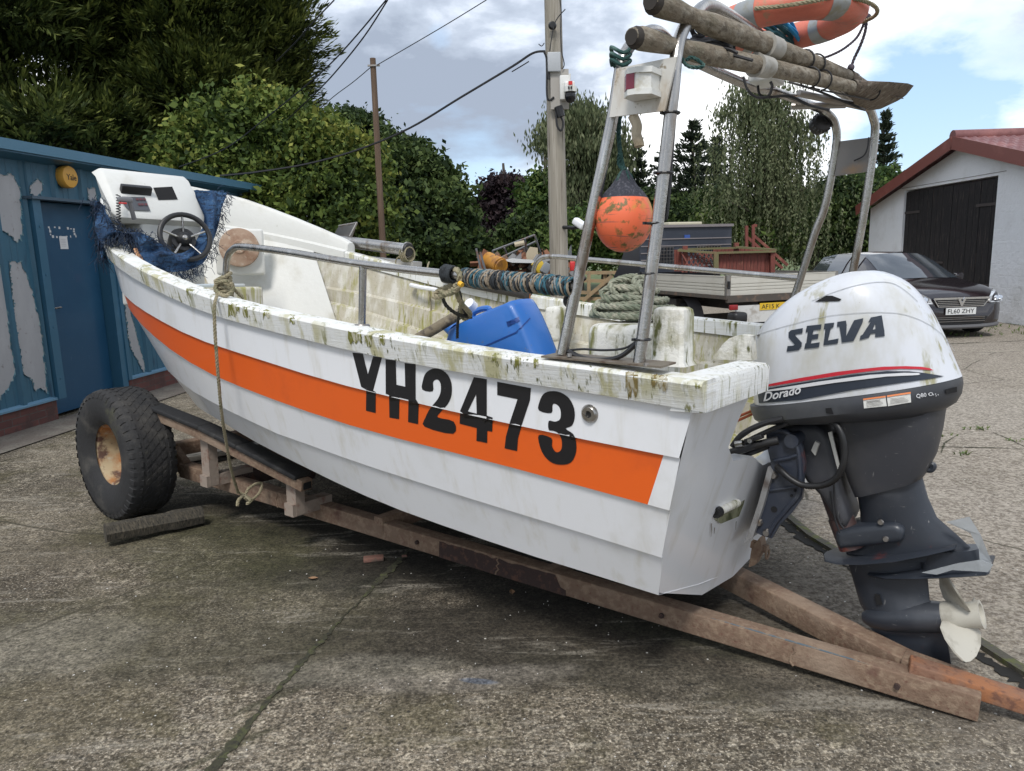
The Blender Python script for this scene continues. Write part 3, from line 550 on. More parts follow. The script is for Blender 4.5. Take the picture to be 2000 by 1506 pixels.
# ================================================================== the boat (frame: x forward along the keel, y to port, z up)
LN= {'gun':[[0.0,1.085,1.266],[0.329,1.098,1.286],[0.652,1.108,1.3],[0.969,1.116,1.321],[1.281,1.123,1.345],[1.585,1.128,1.373],[1.884,1.131,1.403],[2.175,1.132,1.434],[2.459,1.132,1.47],[2.736,1.127,1.515],[3.005,1.114,1.566],[3.265,1.092,1.619],[3.516,1.058,1.672],[3.758,1.012,1.727],[3.989,0.953,1.782],[4.209,0.88,1.833],[4.417,0.793,1.881],[4.61,0.689,1.924],[4.787,0.567,1.964],[4.944,0.424,1.997],[5.075,0.252,2.025],[5.16,0.0,2.042]],'cap':[[0.023,1.055,1.173],[0.347,1.071,1.195],[0.665,1.084,1.21],[0.977,1.095,1.228],[1.283,1.103,1.25],[1.583,1.109,1.278],[1.876,1.113,1.309],[2.163,1.115,1.341],[2.443,1.115,1.375],[2.715,1.11,1.418],[2.979,1.098,1.47],[3.235,1.076,1.521],[3.483,1.043,1.571],[3.72,0.998,1.619],[3.948,0.94,1.662],[4.164,0.868,1.692],[4.368,0.782,1.731],[4.559,0.679,1.768],[4.733,0.559,1.801],[4.888,0.418,1.831],[5.017,0.248,1.855],[5.1,0.0,1.872]],'lap1':[[0.073,1.02,1.014],[0.386,1.036,1.03],[0.693,1.049,1.048],[0.995,1.06,1.067],[1.291,1.068,1.089],[1.581,1.074,1.113],[1.864,1.078,1.143],[2.141,1.08,1.177],[2.412,1.08,1.21],[2.675,1.075,1.242],[2.93,1.063,1.282],[3.178,1.042,1.328],[3.417,1.01,1.371],[3.647,0.966,1.411],[3.866,0.91,1.449],[4.076,0.84,1.478],[4.273,0.756,1.512],[4.457,0.657,1.544],[4.625,0.541,1.573],[4.775,0.404,1.599],[4.899,0.24,1.62],[4.98,0.0,1.634]],'lap2':[[0.115,0.99,0.831],[0.425,1.004,0.856],[0.73,1.015,0.878],[1.029,1.024,0.896],[1.322,1.031,0.912],[1.61,1.036,0.932],[1.891,1.039,0.959],[2.166,1.04,0.991],[2.434,1.039,1.026],[2.694,1.033,1.064],[2.948,1.02,1.113],[3.193,0.998,1.168],[3.43,0.966,1.227],[3.658,0.923,1.282],[3.876,0.868,1.333],[4.083,0.8,1.372],[4.279,0.72,1.418],[4.461,0.625,1.461],[4.628,0.514,1.499],[4.777,0.384,1.533],[4.9,0.228,1.56],[4.98,0.0,1.578]],'lap3':[[0.167,0.93,0.642],[0.443,0.943,0.664],[0.715,0.954,0.683],[0.981,0.963,0.701],[1.242,0.97,0.72],[1.498,0.975,0.738],[1.749,0.978,0.759],[1.994,0.98,0.783],[2.232,0.98,0.803],[2.464,0.976,0.837],[2.69,0.965,0.867],[2.909,0.946,0.897],[3.12,0.917,0.922],[3.322,0.878,0.95],[3.517,0.827,0.972],[3.701,0.764,0.982],[3.876,0.688,1.001],[4.038,0.598,1.02],[4.187,0.492,1.037],[4.319,0.368,1.052],[4.429,0.218,1.066],[4.5,0.0,1.075]],'chine':[[0.219,0.84,0.464],[0.477,0.854,0.478],[0.73,0.866,0.489],[0.978,0.875,0.504],[1.222,0.882,0.52],[1.461,0.887,0.538],[1.694,0.889,0.562],[1.922,0.89,0.593],[2.145,0.889,0.627],[2.362,0.883,0.658],[2.572,0.87,0.686],[2.776,0.85,0.714],[2.973,0.822,0.739],[3.162,0.784,0.751],[3.343,0.737,0.756],[3.515,0.679,0.755],[3.678,0.61,0.747],[3.829,0.529,0.751],[3.968,0.435,0.756],[4.091,0.325,0.761],[4.194,0.193,0.767],[4.26,0.0,0.772]]}
KN=['gun','cap','lap1','lap2','lap3','chine']
boat=thing('fishing_boat','white open fishing boat with an orange stripe standing on the rusty trailer','boat',(2.0,0,.25),BOAT)
NS=len(LN['gun'])
def mir(p,sd): return (p[0],p[1]*sd,p[2])
def inset(p,d):            # move a point of a section towards the centreline, pinching at the stem
    f=min(1,max(0,p[1]/.25)); return (p[0]-(1-f)*d*1.3,max(0,p[1]-d*f),p[2])
def dz(p,z): return (p[0],p[1],p[2]+z)
secs={k:[tuple(q) for q in LN[k]] for k in KN}
def hullmesh():
    bvhmb=MB(); hull=MB(BOAT); st=MB(BOAT)
    for sd in (1,-1):
        for a,b_,ia,ib,tgt in (('cap','lap1',.022,0,'h'),('lap1','lap2',.010,0,'s'),('lap2','lap3',.010,0,'h'),('lap3','chine',.010,0,'h')):
            ra=[inset(dz(p,.012 if a=='cap' else 0),ia) for p in secs[a]]; rb=[inset(p,ib) for p in secs[b_]]
            rows=[[mir(tuple(np.array(x)*(1-u)+np.array(y)*u),sd) for u in (0,.33,.67,1)] for x,y in zip(ra,rb)]
            if tgt=='h':
                hull.grid(rows)
            else:
                st.grid(rows)
            # lap: the lower edge stands proud of the strake below
            nxt={'lap1':1,'lap2':1,'lap3':1,'chine':0}[b_]
            if nxt: hull.grid([[mir(inset(p,0),sd),mir(inset(p,.010),sd)] for p in secs[b_]])
        keel=[(p[0],0,max(p[2]-.11,.235+.105*p[0]) if p[0]<3.4 else p[2]-.02) for p in secs['chine']]
        keel=[(p[0],0,min(q[2],max(.215+.10*p[0],q[2]-.20))) for p,q in zip(keel,secs['chine'])]
        keel[0]=(.272,0,keel[0][2])
        hull.grid([[mir(q,sd),mir(((q[0]+k[0])/2,q[1]*.5,q[2]*.45+k[2]*.55),sd),k] for q,k in zip(secs['chine'],keel)])
    return hull,st,keel
hull,st,KEEL=hullmesh()
hull.obj('hull',GEL,boat,smooth=True,auto=22)
# where the orange ends near the stern the strake is plain white
cut=MB(BOAT); S2=MB(BOAT)
i0=0
white=MB(BOAT)
for sd in (1,-1):
    ra=[inset(p,.010) for p in secs['lap1']]; rb=[inset(p,0) for p in secs['lap2']]
    # split the first bay at the picture position of the stripe's end
    A0,A1,B0,B1=[Vector(v) for v in (ra[0],ra[1],rb[0],rb[1])]; ea=.055/(A1.x-A0.x); eb=.075/(B1.x-B0.x)
    a=A0.lerp(A1,ea); b_=B0.lerp(B1,eb)
    white.poly([mir(v,sd) for v in (A0,a,b_,B0)])
    S2.grid([[mir(tuple(x),sd),mir(tuple(Vector(x).lerp(Vector(y),.5)),sd),mir(tuple(y),sd)] for x,y in zip([a]+ra[1:],[b_]+rb[1:])])
each(white,'strake_end',GEL,boat)
each(S2,'stripe',ORG,boat,smooth=True,auto=22)
# gunwale cap
def capmesh():
    mb=MB(BOAT)
    for sd in (1,-1):
        rows=[]
        for g,c in zip(secs['gun'],secs['cap']):
            w=.105 if g[1]>.3 else .105*g[1]/.3+.03
            gi=(g[0]-(.09 if g[1]<.05 else 0),max(0,g[1]-w),g[2]+.004); r=.013
            pr=[inset(c,.02),c,(g[0],g[1],g[2]-r),(g[0],max(0,g[1]-r*.35),g[2]-r*.35),(g[0],max(0,g[1]-r),g[2]),(gi[0],gi[1]+r if gi[1]>0 else 0,gi[2]),(gi[0],gi[1],gi[2]-r),(gi[0],gi[1],gi[2]-.085)]
            if not rows: pr=[(-.0215,p[1],p[2]) for p in pr]
            rows.append([mir(p,sd) for p in pr])
        mb.grid(rows)
        mb.poly(rows[0] if sd<0 else rows[0][::-1])
    return mb
cm=capmesh(); gw=cm.obj('gunwale',CAPM,boat,smooth=True,auto=40); GWB=BVHTree.FromPolygons(cm.v,cm.q)
ST1=mat('brown_green_stain',(.20,.15,.05),.8,0,[((.45,.42,.33),22,.46,.6,(2,2,.5)),((.09,.085,.02),16,.52,.66,(2,2,.5))])
def ragrun(x0,x1,y0,y1,n=9): return [(x0+(x1-x0)*i/n,y0+random.uniform(-2,2)) for i in range(n+1)]+[(x1-(x1-x0)*i/n,y1-random.uniform(0,(y1-y0)*.55)) for i in range(n+1)]
for q in ((1222,1246,726,782),(1286,1304,734,770),(1272,1284,732,760)): decal([[ragrun(*q)]],GWB,'algae_run',ST1,gw,cell=8,off=.0012)
for x,w,y,h in ((446,22,594,26),(474,10,600,22),(514,12,606,20),(566,10,616,18),(680,26,648,26),(712,14,654,24),(740,12,656,20),(960,10,690,20),(1006,12,698,22),(1042,10,702,18)): decal([[ragrun(x,x+w,y,y+h,5)]],GWB,'algae_run',mat('green_run',(.16,.16,.03),.8,0,[((.50,.48,.38),26,.48,.6,(2.5,2.5,.4))]),gw,cell=8,off=.0012)
def zig(left,d=.014):
    o=[]
    for k,(t,z) in enumerate(left):
        o.append((t,z))
    return o
# transom: raked face with a cut-out for the engine, thick, with its own cap
TP=lambda px,py,t:tuple(B(px,py,t=t))
def tr_s(z): # rake of the transom face
    return np.interp(z,[.25,.47,.64,.83,1.01,1.17,1.3],[.275,.22,.17,.12,.07,.02,0.0])
def tpt(t,z): return (tr_s(z)-.0,t,z)
tm=MB(BOAT)
out=[(0.0,.235),(.45,.30),(.84,.47),(.93,.64),(.99,.83),(1.02,1.01),(1.055,1.17)]
inn=[(.33,1.17),(.36,1.05),(.40,.84),(.30,.80),(.16,.785),(0,.78)]
for sd in (1,-1):
    left=[(0,.235),(.35,.275),(.84,.47),(.93,.64),(.99,.83),(1.02,1.01),(1.055,1.17)]; right=[(0,.785),(.10,.79),(.28,.868),(.50,.895),(.605,.97),(.60,1.06),(.575,1.17)]
    F_=[];Bk=[]
    left=[(a-.006 if .5<a<1.04 else a,b) for a,b in left]
    for i,((t0,z0),(t1,z1)) in enumerate(zip(left,right)):
        F_.append([mir((*tpt(t0*(1-u)+t1*u,z0*(1-u)+z1*u),),sd) for u in (0,.33,.67,1)]); Bk.append([mir((tpt(t0*(1-u)+t1*u,z0*(1-u)+z1*u)[0]+.075,t0*(1-u)+t1*u,z0*(1-u)+z1*u),sd) for u in (0,.33,.67,1)])
    Bk=[[(p[0],p[1]*(.965 if k==0 else 1),p[2]) for k,p in enumerate(r)] for r in Bk]; tm.grid(F_); tm.grid(Bk); tm.grid([[r[-1] for r in F_],[r[-1] for r in Bk]]); tm.grid([[F_[0][k] for k in range(4)],[Bk[0][k] for k in range(4)]])
tm.obj('transom',GEL,boat,smooth=True,auto=30)
tc_=MB(BOAT)
for sd in (1,-1):
    prof=[(-.020,1.170),(-.022,1.255),(-.014,1.268),(.08,1.272),(.092,1.262),(.092,1.165)]
    ya=1.083; yb=.52
    rows=[[mir((x,y-(1-u)*(.027 if z<1.2 else .012 if z>1.266 else 0),z),sd) for x,z in prof] for u,y in ((0,ya-.004),(.5,(ya+yb)/2),(1,yb))]
    rows[2]=[mir((x,y,z),sd) for (x,z),y in zip(prof,(yb,yb+.0,yb+.01,yb+.01,yb,yb))]
    tc_.grid(rows,closev=True); tc_.poly(rows[2]); tc_.poly(rows[0])
each(tc_,'transom_cap',CAPM,boat,smooth=True,auto=35)
# bottom outboard pods each side of the motor well show as white wedges
def inner():
    mb=MB(BOAT)
    for sd in (1,-1):
        rows=[]
        for i in range(NS):
            r=[]
            g=secs['gun'][i]
            if g[1]<.06: continue
            r.append(inset((g[0],g[1],g[2]-.06),.085))
            for a in ('lap1','lap2','lap3'):
                p=secs[a][i]; r.append(inset(dz(p,.012),.062)); r.append(inset(dz(p,-.004),.088))
            p=secs['chine'][i]; r.append(inset(p,.12))
            if i==0: r=[(q[0]+.10,q[1],q[2]) for q in r]
            rows.append([mir(q,sd) for q in r])
        mb.grid(rows)
    return mb
inner().obj('inner_lining',INM,boat,smooth=True,auto=22)
fl=MB(BOAT); fl.grid([[(max(p[0],.34),max(0,p[1]-.10)*u,p[2]+.01) for u in (-1,0,1)] for p in secs['chine']]); fl.obj('floor',INM,boat)
# clean moulded lining in the bow, standing in front of the planked inside
bl=MB(BOAT)
for sd in (-1,1):
    rows=[]
    for i in range(NS):
        g=secs['gun'][i]; c=secs['lap3'][i]
        if g[0]<(4.1 if sd<0 else 4.0) or g[1]<.06: continue
        a=inset((g[0],g[1],g[2]-.03),.108); b_=inset((c[0],c[1],c[2]),.098); rows.append([mir(tuple(np.array(a)*(1-u)+np.array(b_)*u),sd) for u in (0,.5,1)])
    bl.grid(rows)
bl.obj('bow_lining',INB,boat,smooth=True)
# raised bulwark round the bow
bw=MB(BOAT)
for sd in (1,-1):
    rows=[]
    P=[Vector(p) for p in secs['gun']]; R_=resample([p for p in P if p.x>3.3],.06)
    for p in R_:
        if p.x<3.88: continue
        e=np.interp(p.x,[3.88,3.95,4.3,4.8,5.2],[.055,.085,.15,.25,.30]); q=inset(tuple(p),.10); o_=inset(tuple(p),-.0)
        rows.append([mir(v,sd) for v in ((o_[0],o_[1],p.z-.02),(o_[0],o_[1],p.z+e-.02),inset((p.x,p.y,p.z+e),.015),inset((p.x,p.y,p.z+e),.055),inset((p.x,p.y,p.z+e-.02),.07),inset((p.x,p.y,p.z+.012),.075),inset((p.x,p.y,p.z),.115),inset((p.x,p.y,p.z-.06),.118))])
    bw.grid(rows); bw.poly(rows[0])
bw.obj('bow_bulwark',INB,boat,smooth=True,auto=40)
# registration letters, measured on the hull side
hb=MB(BOAT); 
hb.grid([[inset(dz(p,.012),.022) for p in secs['cap']],[p for p in secs['lap1']]]); hb.grid([[inset(p,.010) for p in secs['lap1']],[p for p in secs['lap2']]]); hb.grid([[inset(p,.010) for p in secs['lap2']],[p for p in secs['lap3']]])
HB=BVHTree.FromPolygons([v for v in hb.v],hb.q)
GL={'Y':[[(273,265),(335,272),(366,395),(397,287),(450,293),(397,492),(413,503),(412,628),(354,614),(356,488),(325,470)]],
'H':[[(472,305),(533,312),(537,458),(590,470),(587,328),(652,335),(653,545),(671,572),(667,695),(607,682),(610,548),(555,535),(553,665),(495,655),(493,520),(473,512)]],
'2':[[(693,487),(697,430),(715,387),(755,362),(802,366),(845,398),(868,450),(868,520),(845,575),(800,625),(788,655),(882,680),(878,753),(707,710),(712,655),(740,600),(785,545),(803,500),(803,455),(790,430),(772,428),(757,445),(755,497)]],
'4':[[(1003,412),(1080,425),(1080,643),(1115,655),(1113,740),(1083,735),(1082,808),(1018,795),(1020,718),(917,692),(920,615)],[(1016,515),(1020,632),(966,618)]],
'7':[[(1143,440),(1345,478),(1340,550),(1310,640),(1290,700),(1268,780),(1262,857),(1187,840),(1195,770),(1220,680),(1265,545),(1143,520)]],
'3':[[(1393,612),(1397,560),(1420,515),(1460,497),(1520,503),(1575,540),(1605,600),(1608,660),(1590,705),(1555,722),(1600,755),(1618,810),(1615,870),(1590,920),(1545,938),(1480,930),(1430,890),(1400,830),(1393,760),(1468,778),(1472,825),(1490,858),(1512,862),(1530,840),(1530,790),(1510,750),(1480,735),(1452,728),(1453,675),(1490,680),(1520,665),(1525,625),(1515,590),(1490,572),(1475,580),(1468,628)]]}
def smooth2(l): return [(p.x,p.y) for p in cr([(x,y,0) for x,y in l],3,True)]
for ch_ in ('Y','H','2','4','7','3'):
    g=GL[ch_]; g=[smooth2(g[0])] if ch_ in '23' else g
    decal([g],HB,'registration_character',LET,boat,cell=9,off=.0012,scale=3.077,ox=600,oy=602.5)
# stainless skin fitting in the side
loc,nn,ii,dd=HB.ray_cast(EYE,ray(1152,808)); mb=MB(); 
if nn.dot(ray(1152,808))>0: nn=-nn
mb.lathe([(.0,.004),(.009,.004),(.012,.012),(.024,.012),(.031,.004),(.032,0)],loc,nn,24); sf=mb.obj('skin_fitting',STEEL,boat,smooth=True); mb=MB(); mb.lathe([(.0,.0045),(.011,.0045),(.0115,.009)],loc,nn,16); mb.obj('hole',BLACK,sf)
# drain tube through the transom, with its recess
d0=tuple(B(1400,1000,s=tr_s(.62)-.0)); mb=MB(BOAT); q=Vector(d0)
rc=[B(x,y,s=.172) for x,y in ((1388,995),(1396,978),(1412,968),(1456,956),(1449,985),(1440,1008),(1405,1022),(1389,1012))]
mb.prism([(p.x-.004,p.y,p.z) for p in rc],(-.003,0,0)); dt=mb.obj('drain_recess',mat('slimy_recess',(.20,.20,.12),.8,0,[((.05,.055,.02),14,.40,.6,U),((.45,.44,.38),9,.55,.7,U)]),boat)
mb=MB(BOAT); a=B(1402,1000,s=.15); b_=B(1440,982,s=.15); mb.tube([a,b_],.016,12); mb.obj('drain_tube',POSTM,dt,smooth=True)
mb=MB(BOAT); mb.lathe([(.0,.012),(.010,.012),(.010,.02),(.021,.02),(.021,-.01)],a,a-b_,14); mb.obj('tube_mouth',BLACK,dt,smooth=True)
mb=MB(BOAT); 
for x,y,l in ((1388,1022,26),(1394,1030,12),(1436,1018,16)):
    p=B(x,y,s=.168); r=B(x-1,y+l,s=.185); mb.poly([(p.x-.004,p.y+.004,p.z),(p.x-.004,p.y-.004,p.z),(r.x-.004,r.y-.001,r.z),(r.x-.004,r.y+.002,r.z)])
each(mb,'dirt_run',mat('dirt_run',(.12,.09,.06),.9),dt)
# transom eye bolt low on the centre
mb=MB(BOAT); e0=B(1490,1075,t=.0); mb.tube([e0+Vector((-.02,math.cos(a)*.02,math.sin(a)*.022-.01)) for a in np.linspace(0,6.28,14)],.005,6,closed=True); mb.bar(e0+Vector((.05,0,.02)),e0+Vector((-.02,0,.01)),.03,.03)
mb.obj('towing_eye',RUST,boat,smooth=True)
mb=MB(BOAT); mb.prism([B(x,y,t=.03) for x,y in ((1468,1070),(1484,1050),(1488,1075),(1474,1104),(1462,1108))],(0,-.06,0)); mb.obj('keel_shoe',RUST,boat)
# bollard post, after quarter
p0=B(1310,716,z=1.275); mb=MB(BOAT)
def postat(px,py,top,w,d):
    b0=B(px,py,t=.80); h=B(px,top,s=b0.x).z-b0.z; return b0,h
b0,h=postat(1313,712,600,.1,.1)
rows=[]
for u,k in ((0,1.18),(.08,1.02),(.5,.97),(.88,.96),(.96,.9),(1,.72)):
    z=b0.z+h*u; w=.058*k; rows.append([(b0.x+w*sx,b0.y+w*.85*sy,z) for sx,sy in ((-1,-.8),(-1,.8),(-.8,1),(.8,1),(1,.8),(1,-.8),(.8,-1),(-.8,-1))])
mb.grid(rows,closev=True); mb.poly(rows[-1]); mb.obj('bollard_post',POSTM,boat,smooth=True,auto=35)
# starboard stern knee seen past the post
kn=[(1388,702),(1400,688),(1412,672),(1424,661),(1436,656),(1450,654),(1466,656),(1470,704)]
mb=MB(BOAT); mb.prism([B(x,y,t=.30) for x,y in kn],(0,-.05,0)); mb.obj('stern_knee',POSTM,boat,smooth=False)
# locker block carrying the rope coil
def blockpx(pts,t0,t1,name,m,bev=.02):
    q=[B(x,y,t=t0) for x,y in pts]; s0=min(p.x for p in q); s1=max(p.x for p in q); z0=min(p.z for p in q); z1=max(p.z for p in q)
    mb=MB(BOAT); mb.box(((s0+s1)/2,(t0+t1)/2,(z0+z1)/2),(s1-s0,abs(t0-t1),z1-z0),bev=bev); return mb.obj(name,m,boat,smooth=True,auto=50),(s0,s1,z0,z1)
LK,lkd=blockpx([(1143,632),(1262,645),(1150,760)],.45,.10,'stern_locker',POSTM,.04)
# rounded trim on the far side amidships (white handles) and a seat box in the bow
mb=MB(BOAT); a=B(803,557,t=-.93); b_=B(850,566,t=-.93); mb.tube(cr([a+Vector((0,-.04,-.01)),a,(a+b_)/2+Vector((0,.02,.0)),b_,b_+Vector((0,-.04,-.02))],5),.017,8); mb.obj('grab_handle',mat('white_plastic',(.75,.76,.78),.35),boat,smooth=True)
mb=MB(BOAT); q=B(340,531,t=.55); zc=1.37
mb.box((3.58,.50,1.41),(.36,.52,.19),bev=.02); mb.obj('bow_locker',INM,boat,smooth=True,auto=50)
mb=MB(BOAT); mb.box((3.60,.54,1.514),(.30,.40,.022),bev=.006); mb.obj('locker_lid',mat('pale_blue_lid',(.46,.51,.54),.45,0,[((.5,.5,.48),4,.5,.7,U)]),boat,smooth=True)
# ---- side rails
def rail(sd,pts,r=.0165):
    mb=MB(BOAT); mb.tube(cr(pts,7),r,12); return mb
w_=Vector((0,0,0))
Rp=[B(441,590,t=1.03),B(441,545,t=1.03),B(444,505,t=1.03),B(455,487,t=1.03),B(475,482,t=1.03),B(560,492,t=1.03),B(700,515,t=1.03),B(880,536,t=1.03),B(1122,560,t=1.03)]
rl=rail(1,Rp).obj('side_rail',STEEL,boat,smooth=True)
mb=MB(BOAT); a=B(709,520,t=1.03); g0=B(707,637,t=1.03); mb.tube([a,g0],.0155,12); mb.obj('rail_post',STEEL,rl,smooth=True); mb=MB(BOAT); mb.lathe([(.0,.008),(.030,.008),(.034,0),(.034,-.004)],g0,(0,0,1),20); mb.obj('post_foot',STEELD,rl,smooth=True)
Rs=[B(1040,560,t=-1.03),B(1042,528,t=-1.03),B(1052,508,t=-1.03),B(1076,501,t=-1.03),B(1150,507,t=-1.03),B(1350,525,t=-1.03),B(1560,544,t=-1.03)]
rl2=rail(-1,Rs).obj('side_rail',STEEL,boat,smooth=True)
# net line whipped round the port rail: many turns of dark, teal and sand twine
a=B(905,541,t=1.03); b_=B(1118,560,t=1.03); mb=MB(BOAT); ax=(b_-a); L=ax.length; x=ax.normalized(); u=x.orthogonal().normalized(); w=x.cross(u)
tw=[mat('whipping_'+n,c,.9,0,[(tuple(k*.5 for k in c),60,.5,.6,U)]) for n,c in (('dark',(.03,.035,.04)),('teal',(.04,.12,.16)),('sand',(.28,.23,.17)),('grey',(.20,.22,.22)))]
turns=46
for k in range(turns):
    c=a+x*(L*(k+.5)/turns); mb.mi=(0,2,0,3,1,0,2,1)[random.randrange(8)] if k>turns*.35 else (0,2,0,2,3,0,0,2)[random.randrange(8)]
    for j in range(2):
        rad=.030+random.uniform(-.002,.003); sk=random.uniform(-.006,.006)+.010*(1 if j else -1)
        mb.mi=random.choice([0,0,2,3,1]); mb.tube([c+u*math.cos(q)*rad+w*math.sin(q)*rad+x*(sk*math.sin(q)+.003*j) for q in np.linspace(0,6.283,15)[:-1]],.0042,5,closed=True)
mb.obj('twine_whipping',tw,rl,smooth=True)
mb=MB(BOAT); a=B(870,533,t=1.03); b_=B(884,536,t=1.03)
for k in range(5):
    c=a.lerp(b_,k/4); mb.tube([c+u*math.cos(q)*.027+w*math.sin(q)*.027 for q in np.linspace(0,6.283,13)[:-1]],.007,6,closed=True)
mb.obj('twine_wrap',tw[0],rl,smooth=True)
# ---- the arch
arch_s={}
def leg(pts,r=.0195,name='arch_tube',m=STEEL):
    mb=MB(BOAT); mb.tube(cr(pts,8),r,14); return mb.obj(name,m,boat,smooth=True)
foreN=[B(1098,692,t=1.045),B(1148,455,t=1.01),B(1195,235,t=.985),B(1212,135,t=.965),B(1222,103,t=.94),B(1245,76,t=.86),B(1285,62,t=.72)]
foreN+= [(.40,.35,2.385),(.345,-.15,2.365),B(1500,171,t=-.2)+Vector((0,-.1,0)),B(1590,208,t=-.80),B(1617,222,t=-.90),B(1631,243,t=-.96),B(1633,285,t=-.985),B(1612,400,t=-1.0),B(1590,460,t=-1.01),B(1548,590,t=-1.03),B(1522,650,t=-1.03)]
fo=leg(foreN,name='fore_hoop')
aftN=[B(1248,709,t=1.045),B(1282,455,t=1.01),B(1312,200,t=.985),B(1320,115,t=.965),B(1330,68,t=.92),B(1352,35,t=.82),B(1392,12,t=.62),(.20,.2,2.47),(.14,-.3,2.43),B(1640,180,t=-.78),B(1690,204,t=-.90),B(1706,232,t=-.96),B(1708,270,t=-.985),B(1690,400,t=-1.0),B(1664,540,t=-1.02),B(1640,640,t=-1.03)]
af=leg(aftN,name='aft_hoop')
mb=MB(BOAT); mb.tube([B(1545,208,t=-.62),B(1652,205,t=-.72)],.015,10); mb.tube([B(1560,182,t=-.5),B(1700,212,t=-.85)],.016,10); each(mb,'cross_tube',STEELD,boat,smooth=True)
# base plate on the cap
mb=MB(BOAT); q=[B(1068,692,t=1.09),B(1272,712,t=1.09)]; mb.prism([(q[0].x+.02,1.095,q[0].z-.018+.006),(q[1].x-.03,1.085,q[1].z-.010),(q[1].x-.03,.985,q[1].z-.006),(q[0].x+.02,.985,q[0].z-.008)],(0,0,.006)); mb.obj('base_plate',mat('worn_plate',(.22,.19,.15),.6,.6,[((.10,.06,.04),12,.45,.7,U)]),boat)
mb=MB(BOAT)
for px,py,t in ((1090,688,1.0),(1112,694,1.08),(1238,709,1.0),(1262,713,1.08),(1255,703,1.0)): p=B(px,py,t=t); mb.lathe([(0,.010),(.008,.010),(.009,0)],p+Vector((0,0,-.004)),(0,0,1),8)
each(mb,'base_bolt',STEELD,boat)
# port light board between the two near legs, and the starboard board
mb=MB(BOAT); mb.prism([B(x,y,t=1.02) for x,y in ((1204,134),(1322,110),(1298,216),(1190,229))],(0,-.008,0)); nb=mb.obj('light_board',mat('grimy_white_board',(.60,.585,.545),.5,.1,[((.36,.27,.17),8,.52,.72,(1,1,.4)),((.25,.2,.13),40,.6,.7,U)]),boat)
mb=MB(BOAT); mb.prism([B(x,y,t=-.98) for x,y in ((1640,276),(1704,268),(1698,335),(1630,344))],(0,-.006,0)); nb2=mb.obj('light_board',mat('grey_metal_board',(.20,.19,.18),.45,.7,[((.30,.20,.12),4,.55,.75,U)]),boat)
# navigation light: white housing with a red lens window
wp=mat('aged_white_plastic',(.66,.665,.64),.4,0,[((.45,.42,.33),14,.55,.75,U)])
mb=MB(BOAT); c=[B(x,y,t=1.05) for x,y in ((1232,140),(1280,136),(1276,190),(1230,190))]; sx0,sx1=c[1].x,c[0].x; z0=(c[2].z+c[3].z)/2; z1=(c[0].z+c[1].z)/2
def D(z,e=0): # half-drum outline seen from above
    return [(sx0-e,1.022,z),(sx0-e,1.075+e,z),(sx0+.035,1.098+e,z),(sx1-.02,1.098+e,z),(sx1+e,1.07+e,z),(sx1+e,1.022,z)]
mb.prism(D(z0+.015),(0,0,z1-z0-.03)); nl=mb.obj('navigation_light',wp,boat)
mb=MB(BOAT); mb.prism(D(z1-.016,.006),(0,0,.016)); mb.prism(D(z0-.002,.006),(0,0,.016)); mb.obj('lamp_cap',wp,nl)
mb=MB(BOAT); mb.prism([(sx1-.020,1.0985,z0+.015),(sx1+.002,1.0730,z0+.015),(sx1+.006,1.076,z0+.015),(sx1-.016,1.103,z0+.015)],(0,0,z1-z0-.031)); mb.prism([(sx1-.040,1.0985,z0+.015),(sx1-.015,1.0985,z0+.015),(sx1-.015,1.103,z0+.015),(sx1-.040,1.103,z0+.015)],(0,0,z1-z0-.031)); mb.obj('red_lens',mat('red_lens',(.16,.012,.03),.18,0,spec=.6),nl)
# radar-detector style black horn on the far leg, wiring
mb=MB(BOAT); c=B(1600,244,t=-.93); mb.lathe([(0,-.03),(.035,-.03),(.045,-.02),(.048,.0),(.048,.03),(.040,.036),(.0,.036)],c,(-.6,.6,.2),22); hn=mb.obj('horn',BLACK,boat,smooth=True)
mb=MB(BOAT); ax=Vector((-.6,.6,.2)).normalized(); u_=ax.orthogonal().normalized(); w2=ax.cross(u_)
for k in range(18): a_=k*.349; mb.bar(c+ax*.012+(u_*math.cos(a_)+w2*math.sin(a_))*.049,c+ax*.034+(u_*math.cos(a_)+w2*math.sin(a_))*.049,.004,.006)
mb.obj('horn_grille',mat('horn_rib',(.035,.035,.04),.5),hn)
mb=MB(BOAT)
def wire(pts,t,r=.0055): mb.tube(cr([B(x,y,t=t if not isinstance(t,(list,tuple)) else t[i]) for i,(x,y) in enumerate(pts)],6),r,6)
wire([(1330,70),(1345,88),(1380,92),(1420,96),(1440,104)],.70); wire([(1340,78),(1370,84),(1400,100),(1440,110),(1470,118)],.66); wire([(1345,92),(1390,80),(1430,92)],.66,.006)
wire([(1452,150),(1460,175),(1478,190),(1500,188),(1508,170),(1505,160)],.05); wire([(1480,165),(1484,185),(1500,190),(1540,188),(1580,205),(1620,215)],.0); wire([(1540,160),(1590,175),(1640,195),(1690,215)],-.5); 
wire([(1697,268),(1694,290),(1686,305),(1668,314)],-.955,.004); wire([(1205,160),(1203,205),(1199,230)],.99,.003); wire([(1616,204),(1610,216),(1600,226)],-.9)
each(mb,'wiring',CABLE,boat,smooth=True)
mb=MB(BOAT); wire([(1318,222),(1312,300),(1302,420),(1290,440),(1268,560),(1258,650),(1250,664)],.985,.006); wire([(1312,225),(1309,270),(1306,360),(1296,430)],.98,.007)
wire([(1248,666),(1236,678),(1212,696),(1180,703),(1140,700),(1110,686)],1.04,.0085); wire([(1246,664),(1220,680),(1180,684),(1140,682),(1112,684)],1.03,.004); each(mb,'leg_cable',CABLE,boat,smooth=True)
mb=MB(BOAT)
